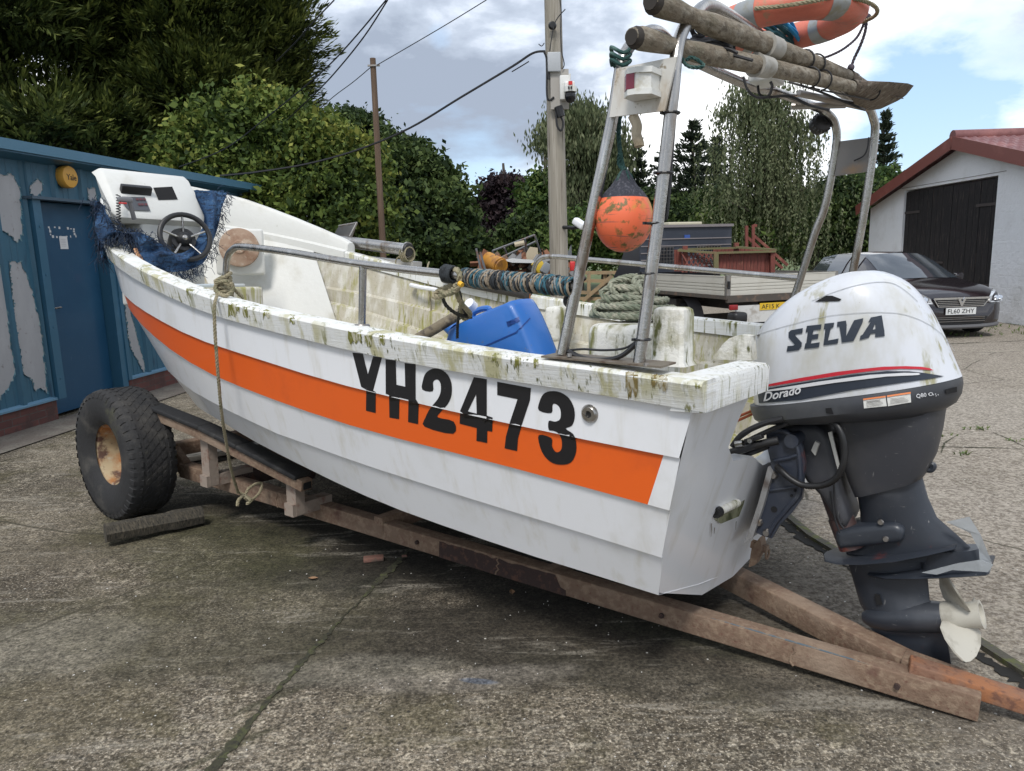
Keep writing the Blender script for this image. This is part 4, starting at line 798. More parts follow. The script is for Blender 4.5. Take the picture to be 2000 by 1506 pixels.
for x,y,tt in ((1311,221,.985),(1298,338,1.0),(1277,436,1.01),(1267,534,1.02),(1255,663,1.04)):
    c=B(x,y,t=tt); mb.tube([c+Vector((math.cos(a)*.0245,math.sin(a)*.0245,0)) for a in np.linspace(0,6.28,15)[:-1]],.0035,5,closed=True); mb.box(c+Vector((.02,.02,0)),(.008,.014,.008))
each(mb,'cable_tie',BLACK,boat)
# aerial base and white deck light on the arch
mb=MB(BOAT); a=B(1382,22,t=.3); mb.tube([a,a+Vector((0,0,.06)),a+Vector((0,0,.6))],.006,8,rr=[.012,.007,.004]); mb.obj('aerial',BLACK,boat,smooth=True)
mb=MB(BOAT); mb.box(B(1497,157,t=.0),(.10,.14,.03),bev=.008); mb.obj('junction_box',wp,boat,smooth=True)
mb=MB(BOAT); a=B(1528,60,t=-.4); mb.tube([a+Vector((0,0,-.12)),a],.016,10); mb.tube([a,a+Vector((0,0,.03))],.024,10); mb.obj('aerial_mount',POSTM,boat,smooth=True)
# ---- console
con=MB(BOAT)
cs=lambda px,py,s:B(px,py,s=s)
TL,TRr=cs(212,349,4.05),cs(368,342,4.05); BL,BR=cs(235,417,3.88),cs(400,423,3.88); TLo=cs(187,335,4.14)
t0,t1=TL.y,TRr.y; zt,zb=(TL.z+TRr.z)/2,(BL.z+BR.z)/2
prof=[(4.10,zt+.03),(4.05,zt),(3.88,zb),(3.875,zb-.03),(3.91,zb-.06),(4.25,zb-.06),(4.30,zt-.05),(4.25,zt+.03)]
def colx(y,f): return [(x+f*(.02 if x<4.2 else 0),y-(.13 if x>4.15 and y>.6 else 0),z-f*.012*(1 if z>zb else -1)) for x,z in prof]
rows=[colx(BL.y+.035,2.2),colx(BL.y+.010,.35),colx(BL.y-.005,0),colx(BR.y+.015,0),colx(BR.y,.35),colx(BR.y-.012,1.6)]
con.grid(rows,closev=True); con.poly(rows[0]); con.poly(rows[-1]); co=con.obj('console',INB,boat,smooth=True,auto=30)
mb=MB(BOAT); ym=(BR.y+.01+min(BL.y,.76))/2; mb.box((4.08,ym,(1.38+zb-.05)/2),(.34,min(BL.y,.76)-BR.y,zb-.05-1.38),bev=.02); mb.obj('console_pedestal',INB,co,smooth=True,auto=50)
CB=BVHTree.FromPolygons(con.v,con.q)
decal([[[(299,367),(336,365),(347,390),(309,391)]]],CB,'instrument_opening',mat('opening_dark',(.006,.006,.007),.9),co,cell=50)
decal([[[(238,385),(282,386),(293,413),(250,411),(240,400)]]],CB,'switch_panel',mat('switch_panel',(.07,.075,.085),.5),co,cell=50,off=.006)
decal([[[(x,y),(x+5,y),(x+6.5,y+4),(x+1.5,y+4)]] for x,y in ((264,389),(271,389),(278,389),(268,399),(274,399),(281,399))],CB,'switches',mat('switch_red',(.11,.03,.035),.4),co,cell=50,off=.010)
p=cs(253,371,3.965); q=cs(278,372,3.965); mb=MB(BOAT); c=(p+q)/2; mb.box(c,(.035,.19,.062),((.85,0,.5),(0,1,0),(-.5,0,.85)),bev=.006); rd=mb.obj('radio',BLACK,co,smooth=True,auto=50)
mb=MB(BOAT); mb.box(c+Vector((-.018,.01,.008)),(.006,.08,.028),((.85,0,.5),(0,1,0),(-.5,0,.85))); mb.obj('radio_display',mat('grey_display',(.30,.31,.31),.3),rd)
mb=MB(BOAT)
p=cs(232,375,3.95)
path=[]
for k in range(60):
    u=k/59; a=B(231,380,s=3.86).lerp(B(232,446,s=3.80),u); path.append(a+Vector((math.cos(k*1.3)*.012,math.sin(k*1.3)*.012,0)))
mb.tube(path,.0035,5); mb.obj('curly_cord',CABLE,rd,smooth=True)
# throttle lever with a red button
mb=MB(BOAT); mb.tube(cr([B(262,428,s=3.74),B(256,405,s=3.72),B(253,392,s=3.71)],4),.014,8); mb.box(B(244,390,s=3.71),(.03,.085,.03),bev=.008); th=mb.obj('throttle',mat('lever_grey',(.17,.17,.18),.4),co,smooth=True,auto=40)
mb=MB(BOAT); mb.box(B(240,397,s=3.69),(.01,.045,.010),bev=.003); mb.obj('throttle_button',mat('red_button',(.55,.03,.03),.4),th)
# steering wheel
c=B(362,463,s=3.72); ax=(Vector((-.93,.22,.30))).normalized(); u_=Vector((0,0,1)).cross(ax).normalized(); w2=ax.cross(u_); R_=.150
mb=MB(BOAT); mb.tube([c+(u_*math.cos(a)+w2*math.sin(a))*R_ for a in np.linspace(0,6.283,41)[:-1]],.0165,10,closed=True); sw=mb.obj('steering_wheel',BLACK,boat,smooth=True)
mb=MB(BOAT)
for k in range(5): a=k*1.2566+math.pi/2; mb.tube([c-ax*.03+(u_*math.cos(a)+w2*math.sin(a))*.04,c-ax*.015+(u_*math.cos(a)+w2*math.sin(a))*(R_*.6),c+(u_*math.cos(a)+w2*math.sin(a))*R_],.007,8)
each(mb,'spoke',STEEL,sw,smooth=True)
mb=MB(BOAT); mb.lathe([(.0,.012),(.022,.012),(.032,.004),(.046,-.012),(.05,-.03),(.05,-.05),(.0,-.05)],c-ax*.012,ax,22); mb.lathe([(.075,-.04),(.085,-.07),(.075,-.16)],c,ax,20,cap=True); hbb=mb.obj('hub',BLACK,sw,smooth=True)
mb=MB(BOAT); mb.lathe([(.0,.018),(.010,.018),(.017,.012)],c-ax*.012,ax,14); mb.obj('hub_cap',STEEL,hbb,smooth=True)
# winch disc on the starboard bow
c=B(467,483,s=4.42); ax=(Vector((-.80,.58,.06))).normalized(); u_=Vector((0,0,1)).cross(ax).normalized(); w2=ax.cross(u_)
mb=MB(BOAT); mb.box(c-ax*.10+Vector((0,0,-.03)),(.11,.36,.36),(ax,u_,w2),bev=.02); wi=mb.obj('winch_box',INB,boat,smooth=True,auto=50)
mb=MB(BOAT); mb.lathe([(.0,-.042),(.142,-.042),(.150,-.048),(.150,-.06)],c,ax,36)
mb.obj('winch_flange',mat('grey_cast',(.27,.25,.23),.5,.5,[((.2,.13,.09),10,.5,.7,U)]),wi,smooth=True)
mb=MB(BOAT); mb.lathe([(.0,.022),(.045,.022),(.05,.016),(.06,.012),(.135,.010),(.148,.006),(.15,-.01),(.15,-.05)],c,ax,36); mb.obj('winch_drum',mat('rusty_tan_drum',(.36,.25,.18),.8,0,[((.24,.14,.09),7,.45,.7,U),((.45,.36,.28),20,.5,.7,U)],bump=((40,.3,U),)),wi,smooth=True)
mb=MB(BOAT); mb.lathe([(.120,-.035),(.134,-.035),(.134,-.050),(.120,-.05)],c,ax,30); mb.obj('winch_gap',mat('gap_dark',(.03,.022,.018),.8),wi,smooth=True)
mb=MB(BOAT)
for k in range(5): a=k*1.2566+.9; mb.lathe([(0,.008),(.007,.008),(.008,0)],c-ax*.041+(u_*math.cos(a)+w2*math.sin(a))*.142,ax,8)
each(mb,'winch_bolt',BLACK,wi)
# net roller on the starboard gunwale with its channel
a=B(655,470,t=-1.04); b_=B(797,488,t=-1.04); mb=MB(BOAT); x=(b_-a).normalized(); mb.lathe([(0,0),(.05,0),(.05,.012),(.047,.016),(.047,(b_-a).length-.02),(.06,(b_-a).length-.015),(.06,(b_-a).length),(.0,(b_-a).length)],a,x,24); ro=mb.obj('net_roller',STEEL,boat,smooth=True,auto=40)
mb=MB(BOAT); mb.lathe([(0,.012),(.05,.012),(.055,0)],b_+x*.002,x,20); mb.obj('roller_end',mat('black_bearing',(.02,.02,.02),.5),ro,smooth=True)
mb=MB(BOAT); c0=B(637,497,t=-1.08); c1=B(815,517,t=-1.10); mb.bar(c0+Vector((0,0,-.02)),c1+Vector((0,0,-.02)),.10,.085); mb.obj('roller_channel',mat('grey_channel',(.42,.41,.39),.45,.4),ro)
mb=MB(BOAT); q=[B(x,y,t=-1.09) for x,y in ((650,462),(662,441),(697,435),(686,466),(664,470))]; mb.prism(q,(0,-.008,0)); mb.tube([q[1],q[2]],.008,6); mb.tube([q[2],B(683,462,t=-1.04)],.010,8); mb.obj('roller_bracket',STEELD,ro)
# black pad on the far gunwale
mb=MB(BOAT); a=B(868,540,t=-1.0); b_=B(1032,572,t=-1.0); mb.tube([a,a.lerp(b_,.5),b_],.048,16); mb.obj('gunwale_pad',mat('grey_foam',(.045,.042,.042),.75),boat,smooth=True)
mb=MB(BOAT); q=[B(x,y,t=-1.02) for x,y in ((1022,574),(1036,574),(1033,632),(1026,612))]; mb.prism(q,(0,.004,0)); mb.obj('rust_run',mat('rust_run',(.42,.16,.05),.8,0,[((.6,.45,.3),20,.5,.7,U)]),boat)
# thwart end and small pulley blob by the leg
mb=MB(BOAT); mb.sphere(B(1113,588,t=.98),.024); mb.obj('black_ball',BLACK,boat,smooth=True)
mb=MB(BOAT); c=B(1000,610,t=-.7); mb.box((1.75,-.78,1.27),(.10,.22,.22),bev=.03); mb.obj('side_knee',POSTM,boat,smooth=True,auto=50)
# ================================================================== the trailer (boat frame)
tr=thing('boat_trailer','rusty low steel trailer with black cushioned bunks under the white boat','trailer',(1.8,0,0),BOAT)
g0=BOAT.o.z
def chan(a,b_,h,w,name,m=RUST,bev=.006):
    mb=MB(BOAT); mb.bar(a,b_,w,h,bev=bev); return mb.obj(name,m,tr,smooth=True,auto=40)
RA=Vector((-.70,.20,.085)); RBt=Vector((3.86,.62,.285))
chan(RA,RBt,.095,.085,'frame_rail')
# torn plate of dark scale on the rail's near face
mb=MB(BOAT); d=(RBt-RA).normalized(); sx=Vector((0,0,1)).cross(d).normalized(); up_=d.cross(sx)
def railpt(u,h): return RA+d*u+sx*.0435+up_*h
if True:
    pts=[]; u0,u1=1.62,2.36
    top=[railpt(u,.042-.012*random.random()-(.05 if u<1.66 else 0)) for u in np.linspace(u0,u1,26)]; bot=[railpt(u,-.047) for u in np.linspace(u1,u0,8)]; mb.prism(top+bot,sx*.002)
mb.obj('dark_scale_patch',RUSTD,tr)
mb=MB(BOAT); mb.prism([railpt(u,.0475)+sx*(-.002-w) for u,w in ((.35,0),(.7,.0),(.95,.004),(.9,.010),(.6,.012),(.4,.008))],(0,0,.001)); mb.obj('blue_paint_streak',mat('old_blue_paint',(.10,.14,.17),.8,0,[((.25,.2,.15),30,.45,.6,U)]),tr)
chan((-.50,.13,.10),(1.45,-.62,.20),.10,.095,'drawbar_leg')
chan((1.40,-.60,.20),(3.86,-.62,.285),.095,.085,'frame_rail')
for u in (.25,1.15,2.5,3.3,4.2):
    mb=MB(BOAT); p=RA+(RBt-RA).normalized()*u+Vector((0,.045,.0)); mb.lathe([(0,.012),(.011,.012),(.012,0)],p,(0,1,0),6); mb.obj('rail_bolt',RUSTD,tr)
for u in (.62,2.0,3.6):
    mb=MB(BOAT); q=[railpt(u+random.uniform(-.01,.01),h) for h in np.linspace(-.046,.046,7)]; mb.tube(q,.005,6); mb.obj('weld_bead',RUST,tr,smooth=True)
# coupling bar: from the crotch out past the frame's edge, bright rust
a=B(1775,1300,z=.15); b_=B(2075,1395,z=.09); chan(a,b_,.055,.085,'coupling_bar',RUSTO)
chan(B(1762,1293,z=.12),B(1885,1338,z=.10),.075,.10,'coupling_sleeve',RUST)
chan((2.06,.50,.235),(2.06,-.66,.235),.09,.07,'cross_member'); chan((1.02,.38,.18),(1.02,-.44,.18),.06,.05,'cross_member'); chan((3.35,.60,.28),(3.35,-.62,.28),.09,.08,'cross_member',RUSTD)
chan((4.0,.70,.40),(4.0,-.70,.40),.09,.09,'axle'); 
for sd in (1,-1): chan((3.84,.62*sd,.29),(4.02,.62*sd,.40),.12,.05,'axle_bracket')
def bunk(sd):
    a=Vector((2.40,.70*sd,.445)); b_=Vector((4.35,.84*sd,.71)) if sd<0 else Vector((3.95,.80,.71)); mid=Vector((3.30,.76*sd,.625))
    mb=MB(BOAT); mb.bar(a,mid,.075,.062,bev=.004); mb.bar(mid,b_,.075,.062,bev=.004); r=mb.obj('bunk_beam',RUST,tr,smooth=True,auto=40)
    mb=MB(BOAT); o=Vector((0,0,.045)); P=[a+o+Vector((.03,0,0)),a.lerp(mid,.6)+o,mid+o,b_+o]
    for i in range(3): mb.bar(P[i],P[i+1],.115,.030,bev=.01)
    mb.obj('bunk_cushion',mat('black_belting',(.014,.014,.015),.75,0,[((.05,.048,.045),8,.5,.75,U)],bump=((50,.3,U),)),tr,smooth=True,auto=40)
    mb=MB(BOAT); mb.box(a+Vector((-.002,0,0)),(.006,.05,.038)); mb.obj('beam_mouth',mat('opening_dark',(.006,.006,.007),.9),r)
    for s_,z0,z1 in ((2.55,.25,.43),(3.35,.29,.60)):
        t_=np.interp(s_,[2.4,3.3],[.68,.74])*sd; mb=MB(BOAT); mb.box((s_,t_-.02*sd,(z0+z1)/2),(.085,.06,z1-z0)); mb.bar((s_,.45*sd,z0+.03),(s_,t_+.03*sd,z0+.03),.08,.07); mb.obj('bunk_post',mat('pale_rust_post',(.27,.22,.18),.85,0,[((.18,.09,.06),14,.5,.7,U)],bump=((50,.4,U),)),tr)
for sd in (1,-1): bunk(sd)
chan((3.3,.0,.20),(4.3,.0,.52),.07,.06,'keel_support',RUSTD)
def wheel(y,sd):
    c=Vector((4.08,y,.425)); ax=(0,sd,0); R=.425; w=.140
    prof=[(.20,w*.72),(.235,w*.95),(.30,w*1.08),(.36,w*1.08),(.405,w*.98),(.425,w*.80),(R,w*.55),(R+.003,0),(R,-w*.55),(.425,-w*.80),(.405,-w*.98),(.36,-w*1.08),(.30,-w*1.08),(.235,-w*.95),(.20,-w*.72)]
    wh=thing('x','', '',(0,0,0)) if False else None
    mb=MB(BOAT); mb.lathe(prof,c,ax,64); ty=mb.obj('tyre',RUBBER,tr,smooth=True,auto=60)
    mb=MB(BOAT)   # tread: shoulder lugs and zigzag centre blocks
    n=44; A=Vector(ax)
    def P(a,h,r): return c+A*h+Vector((math.cos(a)*r,0,math.sin(a)*r))
    for k in range(n):
        a=k*2*math.pi/n; da=2*math.pi/n*.33
        for s2 in (1,-1):
            o_=.5 if s2<0 else 0; a_=a+o_*2*math.pi/n
            q=[P(a_-da,s2*w*.60,R-.004),P(a_-da*.8,s2*w*.62,R+.006),P(a_+da*.8,s2*w*.62,R+.006),P(a_+da,s2*w*.60,R-.004)]
            e=[P(a_-da,s2*w*.97,.405),P(a_-da*.8,s2*w*.995,.413),P(a_+da*.8,s2*w*.995,.413),P(a_+da,s2*w*.97,.405)]
            f_=[P(a_-da,s2*w*1.04,.378),P(a_-da*.8,s2*w*1.07,.384),P(a_+da*.8,s2*w*1.07,.384),P(a_+da,s2*w*1.04,.378)]
            mb.grid([q,e,f_]); mb.poly(q)
        for h in (-.36,-.12,.12,.36):
            a_=a+(.5 if h in (-.36,.12) else 0)*2*math.pi/n; d2=2*math.pi/n*.40
            q=[P(a_-d2,(h-.10)*w,R+.005),P(a_+d2*.2,(h-.105)*w,R+.005),P(a_+d2,(h+.06)*w,R+.005),P(a_+d2,(h+.10)*w,R+.005),P(a_-d2*.2,(h+.105)*w,R+.005),P(a_-d2,(h-.02)*w,R+.005)]
            mb.prism(q,(P(a,0,-.008)-c))
    mb.obj('tread',RUBBER,ty)
    mb=MB(BOAT); mb.lathe([(.205,w*.72),(.222,w*.80),(.222,w*.74),(.195,w*.60),(.185,w*.35),(.178,-w*.1),(.17,-w*.35),(.10,-w*.38),(.09,-w*.2),(.0,-w*.2)],c,ax,40); mb.lathe([(.205,-w*.72),(.19,-w*.5),(.18,-w*.2)],c,ax,40)
    rm=mb.obj('rim',mat('rusted_cream_rim',(.42,.33,.20),.7,.0,[((.33,.13,.035),5,.42,.60,(1,1,1)),((.10,.05,.035),9,.50,.64,U),((.45,.42,.36),14,.55,.75,U)],bump=((40,.3,U),)),tr,smooth=True)
    mb=MB(BOAT)
    for k in range(5): a=k*1.2566; mb.lathe([(.012,0),(.012,.02),(0,.02)],P(a,-w*.36,.135),ax,6)
    each(mb,'wheel_nut',RUSTD,rm)
wheel(.900,1); wheel(-.900,-1)
mb=MB(BOAT); P=resample([B(205,1042,z=.075),B(395,1006,z=.075)],.05); mb.tube(P,.062,7,rr=[.062+random.uniform(-.005,.005) for _ in P])
single(mb,'wheel_chock','old grey timber billet chocking the big trailer tyre','chock',mat('wet_old_timber',(.055,.048,.036),.9,0,[((.10,.085,.06),20,.45,.65,(1,4,1)),((.02,.018,.014),40,.5,.65,(1,4,1))],bump=((60,.7,(1,5,1)),)),B(300,1035,z=0),smooth=False)
# dark boards stacked on the ground behind the wheel
for i,(z,x0,dx,lab) in enumerate([(.05,4.9,0,'lowest'),(.12,4.85,.10,'middle'),(.19,4.95,.02,'topmost')]):
    mb=MB(BOAT); mb.bar((x0,.62+dx,z),(x0-.15,-1.5+dx,z),.18,.045,bev=.004); o=single(mb,'timber_board','weathered grey board on the ground past the trailer wheel, %s of its stack'%lab,'board',mat('grey_board',(.10,.092,.08),.9,0,[((.18,.17,.15),12,.45,.65,(1,.2,1)),((.03,.028,.024),30,.5,.65,(1,.2,1))],bump=((40,.6,(1,.2,1)),)),(x0,0,z-.02),group='boards stacked behind the trailer')
# ================================================================== the outboard motor
mo=thing('outboard_motor','white and charcoal outboard motor tilted on the boat transom','outboard motor',(-.4,0,.25),BOAT)
NAVY=mat('charcoal_paint',(.026,.031,.041),.40,0,[((.055,.06,.07),4,.46,.75,U),((.13,.032,.028),5.5,.62,.72,U),((.17,.17,.17),50,.66,.74,(1,1,.15)),((.12,.12,.12),90,.66,.74,(.2,1,1))],coat=.1,rvar=.14)
NAVYF=mat('faded_charcoal_paint',(.038,.040,.048),.5,0,[((.07,.068,.068),3,.45,.75,U),((.26,.05,.035),4.2,.67,.73,U),((.17,.17,.17),60,.66,.74,(1,1,.1)),((.12,.12,.12),90,.66,.74,(.2,1,1))],rvar=.08)
COWL=mat('white_cowl',(.60,.62,.66),.34,0,[((.45,.44,.38),4,.44,.7,(1,1,.5)),((.27,.25,.11),9,.52,.68,(2.4,2.4,.35),2.0,.44,.58),((.2,.17,.12),110,.72,.79,U)],coat=.2)
def puffy(outline,w,er,t0=0,n=5,wt=None,name='cowl',m=COWL,par=None,sm=3,tb=.02,bow=0,ang=40):
    """rounded solid from a side outline: w half width, er edge radius, wt(px,py) 0..1 how much the edge rounds there"""
    O_=[(p.x,p.y) for p in cr([(x,y,0) for x,y in outline],sm,True)] if sm>1 else outline
    cxm=sum(p[0] for p in O_)/len(O_); cym=sum(p[1] for p in O_)/len(O_)
    base=[B(x,y,t=tb) for x,y in O_]; k=[wt(x,y) if wt else 1 for x,y in O_]
    cs_=sum((p.x for p in base))/len(base); cz=sum((p.z for p in base))/len(base)
    mb=MB(BOAT); rings=[]
    phis=[math.pi/2*i/n for i in range(n+1)]
    for sd in (-1,1):
        seq=phis[::-1] if sd<0 else phis[(1 if True else 0):]
        for ph in seq:
            ins=er*(1-math.cos(ph)); ring=[]
            for i,p in enumerate(base):
                a=base[i-1]; b_=base[(i+1)%len(base)]; tx,tz=b_.x-a.x,b_.z-a.z; L=math.hypot(tx,tz) or 1; nx,nz_=-tz/L,tx/L
                if (cs_-p.x)*nx+(cz-p.z)*nz_<0: nx,nz_=-nx,-nz_
                kk=k[i]; ring.append((p.x+nx*ins*kk,t0+sd*((w-er)+er*math.sin(ph)) if ph>0 else t0+sd*(w-er)*.999,p.z+nz_*ins*kk))
            rings.append(ring)
    mb.grid(rings,closev=True)
    for q in (rings[0],rings[-1]):
        P=[Vector((v[0],v[2],0)) for v in q]; tri=geometry.tessellate_polygon([P]); ids=[mb.p(v) for v in q]
        for t in tri: mb.face([ids[i] for i in t])
    return mb
def lastface_dome(mb): return mb
CO=[(1476,787),(1472,745),(1472,700),(1478,660),(1503,621),(1546,583),(1598,554),(1652,535),(1700,528),(1738,536),(1776,557),(1810,597),(1838,648),(1862,702),(1877,737)]
def cowlmesh():
    """cowl as stacked height rings so that the flanks bulge and the crown rounds over"""
    up=CO; bl=Vector((1474,787)); br_=Vector((1877,737)); mb=MB(BOAT)
    path=[Vector(p) for p in [(x,y) for x,y in [(q.x,q.y) for q in cr([(x,y,0) for x,y in up],5)]]]
    # arc of the silhouette from lower front over the top to lower aft; rings run across at equal 'u' on front and aft halves
    n=len(path); L=[0]
    for i in range(1,n): L.append(L[-1]+(path[i]-path[i-1]).length)
    apex=0.53*L[-1]
    def pt(l):
        j=0
        while j<n-2 and L[j+1]<l: j+=1
        q=(l-L[j])/max(1e-6,L[j+1]-L[j]); return path[j].lerp(path[j+1],q)
    rows=[]; NR=18
    for i in range(NR+1):
        u=i/NR; f=pt(apex*u); a=pt(L[-1]-(L[-1]-apex)*u); F3=B(f.x,f.y,t=.03); A3=B(a.x,a.y,t=.03)
        W_=.245*(1-max(0,u-.05)**3.0)**.55 if u<1 else 0.0; W_*=(1+.05*math.sin(u*math.pi*.8)); ring=[]
        for sd in (1,-1):
            M_=20; seq=range(M_+1) if sd>0 else range(M_-1,0,-1)
            for k in seq:
                x=-math.cos(math.pi*k/M_); pw=(1-abs(x)**(3.6 if x<0 else 2.7))**(.55); p=F3.lerp(A3,(x+1)/2); 
                ring.append((p.x,sd*W_*pw,p.z+.0))
        rows.append(ring)
    mb.grid(rows,closev=True); mb.poly(rows[-1]) if False else None
    mb.poly(rows[0]); return mb
cwl=cowlmesh(); cow=cwl.obj('cowl',COWL,mo,smooth=True,auto=60); MBV=BVHTree.FromPolygons(cwl.v,cwl.q)
def ringset(pxrows,prof,name,m,par,ang=40,pw=(3.2,2.6),e=.5,tb=0.0,off=0):
    """solid given by rows of (front px, aft px, half width)"""
    mb=MB(BOAT); rows=[]
    for (fx,fy),(ax_,ay),w in pxrows:
        F3=B(fx,fy,t=tb); A3=B(ax_,ay,t=tb); ring=[]
        for sd in (1,-1):
            M_=14; seq=range(M_+1) if sd>0 else range(M_-1,0,-1)
            for k in seq:
                x=-math.cos(math.pi*k/M_); q=(1-abs(x)**(pw[0] if x<0 else pw[1]))**e; p=F3.lerp(A3,(x+1)/2); ring.append((p.x,off+sd*w*q,p.z))
        rows.append(ring)
    mb.grid(rows,closev=True); mb.poly(rows[0]); mb.poly(rows[-1]); return mb
low=ringset([((1472,787),(1880,736),.250),((1474,797),(1882,748),.258),((1480,812),(1879,768),.256),((1492,820),(1868,786),.235),((1560,820),(1845,800),.19)],None,'',None,None,tb=.0)
lc=low.obj('lower_cowl',mat('dark_grey_cowl',(.035,.038,.045),.45,0,[((.06,.062,.065),3,.45,.7,U),((.12,.12,.06),9,.60,.75,(2,2,.5),3,.5,.7)]),mo,smooth=True,auto=35); LCB=BVHTree.FromPolygons(low.v,low.q)
mid=ringset([((1622,812),(1850,790),.150),((1630,822),(1846,806),.150),((1640,845),(1841,840),.140),((1645,890),(1830,885),.125),((1660,935),(1812,920),.11),((1672,965),(1803,932),.10)],None,'',None,None,pw=(5,4.5),e=.45)
ms=mid.obj('midsection',NAVYF,mo,smooth=True,auto=45)
lo_=ringset([((1674,965),(1802,932),.092),((1680,1000),(1813,972),.075),((1680,1040),(1830,1010),.062),((1672,1070),(1870,1045),.055),((1652,1078),(1905,1078),.05),((1655,1095),(1900,1090),.045)],None,'',None,None,pw=(2.2,1.8),e=.7)
gl=lo_.obj('drive_leg',NAVY,mo,smooth=True,auto=45)
lo2=ringset([((1655,1095),(1812,1090),.040),((1668,1140),(1812,1130),.036),((1680,1180),(1816,1172),.04),((1692,1200),(1842,1190),.05)],None,'',None,None,pw=(2,1.6),e=.8); lo2.obj('gearcase_strut',NAVY,mo,smooth=True,auto=45)
a=B(1684,1206,t=0); b_=B(1843,1204,t=0); x=(b_-a); Lx=x.length; x.normalize()
mb=MB(BOAT); mb.lathe([(.0,0),(.02,.004),(.04,.03),(.055,.09),(.06,.16),(.06,Lx-.03),(.055,Lx),(.0,Lx)],a,x,24); tp=mb.obj('gearcase',NAVY,mo,smooth=True,auto=40)
mb=MB(BOAT); q=[B(px,py,t=0) for px,py in ((1700,1226),(1735,1252),(1790,1275),(1858,1297),(1852,1262),(1843,1226))]; mb.prism([p+Vector((0,.006,0)) for p in q],(0,-.012,0)); mb.obj('skeg',NAVY,mo)
# plates
def plate(pts,t,th,name,m,zoff=0):
    """horizontal-ish fin: centreline px list with half widths"""
    mb=MB(BOAT); rows=[]
    for px,py,w in pts:
        p=B(px,py,t=0); rows.append([(p.x,w*u,p.z+(th/2)*v) for u,v in ((-1,0),(-.9,1),(0,1.2),(.9,1),(1,0),(.9,-1),(0,-1),(-.9,-1))])
    mb.grid(rows,closev=True); mb.poly(rows[0]); mb.poly(rows[-1]); return mb.obj(name,m,mo,smooth=True,auto=40)
plate([(1612,1082,.02),(1622,1083,.09),(1650,1084,.125),(1700,1082,.14),(1760,1078,.13),(1820,1070,.10),(1870,1062,.07)],0,.010,'splash_plate',NAVY)
plate([(1700,1116,.05),(1740,1116,.09),(1800,1112,.115),(1880,1107,.12),(1932,1104,.115),(1938,1103,.10)],0,.012,'cavitation_plate',NAVY)
aft=ringset([((1800,1075),(1915,1068),.05),((1800,1095),(1925,1090),.05),((1800,1112),(1935,1103),.05)],None,'',None,None,pw=(4,4),e=.4); aft.obj('exhaust_outlet',NAVY,mo,smooth=True,auto=40)
# clear wrap torn round the aft end
pl=mat('cloudy_plastic_wrap',(.55,.58,.60),.25,0,trans=.55,bump=((9,.8,U),))
mb=MB(BOAT); F1=[(1848,1020),(1893,1010),(1915,1045),(1938,1098),(1934,1118),(1915,1112),(1912,1075),(1895,1042)]
mb.prism([B(x,y,t=.075)+Vector((0,random.uniform(-.008,.008),0)) for x,y in F1],(0,.003,0)); mb.prism([B(x,y,t=.12)+Vector((0,0,0)) for x,y in ((1800,1118),(1870,1100),(1916,1093),(1940,1103),(1930,1117),(1860,1113),(1830,1122))],(0,.003,0)); mb.obj('plastic_wrap',pl,mo)
# prop
hubm=mat('cream_prop_paint',(.46,.44,.38),.55,0,[((.32,.30,.25),9,.5,.7,U),((.2,.17,.14),60,.66,.74,U)])
a=B(1843,1203,t=0); b_=B(1918,1200,t=0); x=(b_-a); Lx=x.length; x.normalize()
mb=MB(BOAT); mb.lathe([(.0,0),(.052,0),(.055,.01),(.046,Lx*.7),(.052,Lx),(.040,Lx),(.036,Lx*.8),(.0,Lx*.8)],a,x,26); pr=mb.obj('propeller',hubm,mo,smooth=True,auto=40)
u_=x.orthogonal().normalized(); w2=x.cross(u_)
# orient the first blade upward
upv=(Vector((0,0,1))-x*x.z).normalized(); w2=x.cross(upv)
for k in range(3):
    a0=math.radians(12+120*k); rows=[]
    for r,ch0,ch1,tw_ in ((.035,-.035,.055,.6),(.07,-.075,.075,.5),(.11,-.095,.075,.42),(.145,-.085,.055,.36),(.17,-.05,.025,.32),(.182,-.01,.0,.3)):
        row=[]
        for q in np.linspace(0,1,6):
            s_=ch0*(1-q)+ch1*q; pos=a+x*(Lx*.42+s_*math.sin(tw_)*1.3)
            ang=a0+s_*math.cos(tw_)/max(r,.06)*.9; row.append(pos+(upv*math.cos(ang)+w2*math.sin(ang))*r)
        rows.append(row)
    mb=MB(BOAT); mb.grid(rows); mb.grid([[p+x*.006 for p in r_] for r_ in rows]); 
    for e_ in (0,-1): mb.grid([[r_[e_] for r_ in rows],[r_[e_]+x*.006 for r_ in rows]])
    mb.obj('blade',hubm,pr,smooth=True,auto=60)
# water intake, trim box, swivel tube, clamp bracket
mb=MB(BOAT); mb.prism([B(px,py,t=.043) for px,py in ((1708,1160),(1718,1161),(1724,1181),(1712,1180))],(0,.002,0)); mb.obj('water_intake',mat('opening_dark',(.006,.006,.007),.9),mo)
tb=puffy([(1640,1035),(1648,1026),(1690,1018),(1740,1013),(1762,1016),(1773,1028),(1771,1044),(1755,1052),(1700,1058),(1660,1062),(1648,1062),(1641,1050)],.095,.025,sm=2); tbx=tb.obj('mount_cover',NAVY,mo,smooth=True,auto=45)
mb=MB(BOAT)
for px,py in ((1720,1020),(1730,1053)): p=B(px,py,t=.097); mb.lathe([(0,.006),(.009,.006),(.012,0)],p,(0,1,0),12)
each(mb,'cover_bolt',STEELD,tbx)
mb=MB(BOAT); mb.tube([B(1600,900,t=.03),B(1648,1030,t=.03)],.042,14); mb.tube([B(1642,1010,t=.03),B(1665,1070,t=.03)],.05,14); mb.obj('swivel_tube',mat('worn_brown_tube',(.055,.032,.030),.55,0,[((.18,.05,.035),8,.5,.64,U),((.04,.045,.06),6,.5,.6,U)]),mo,smooth=True)
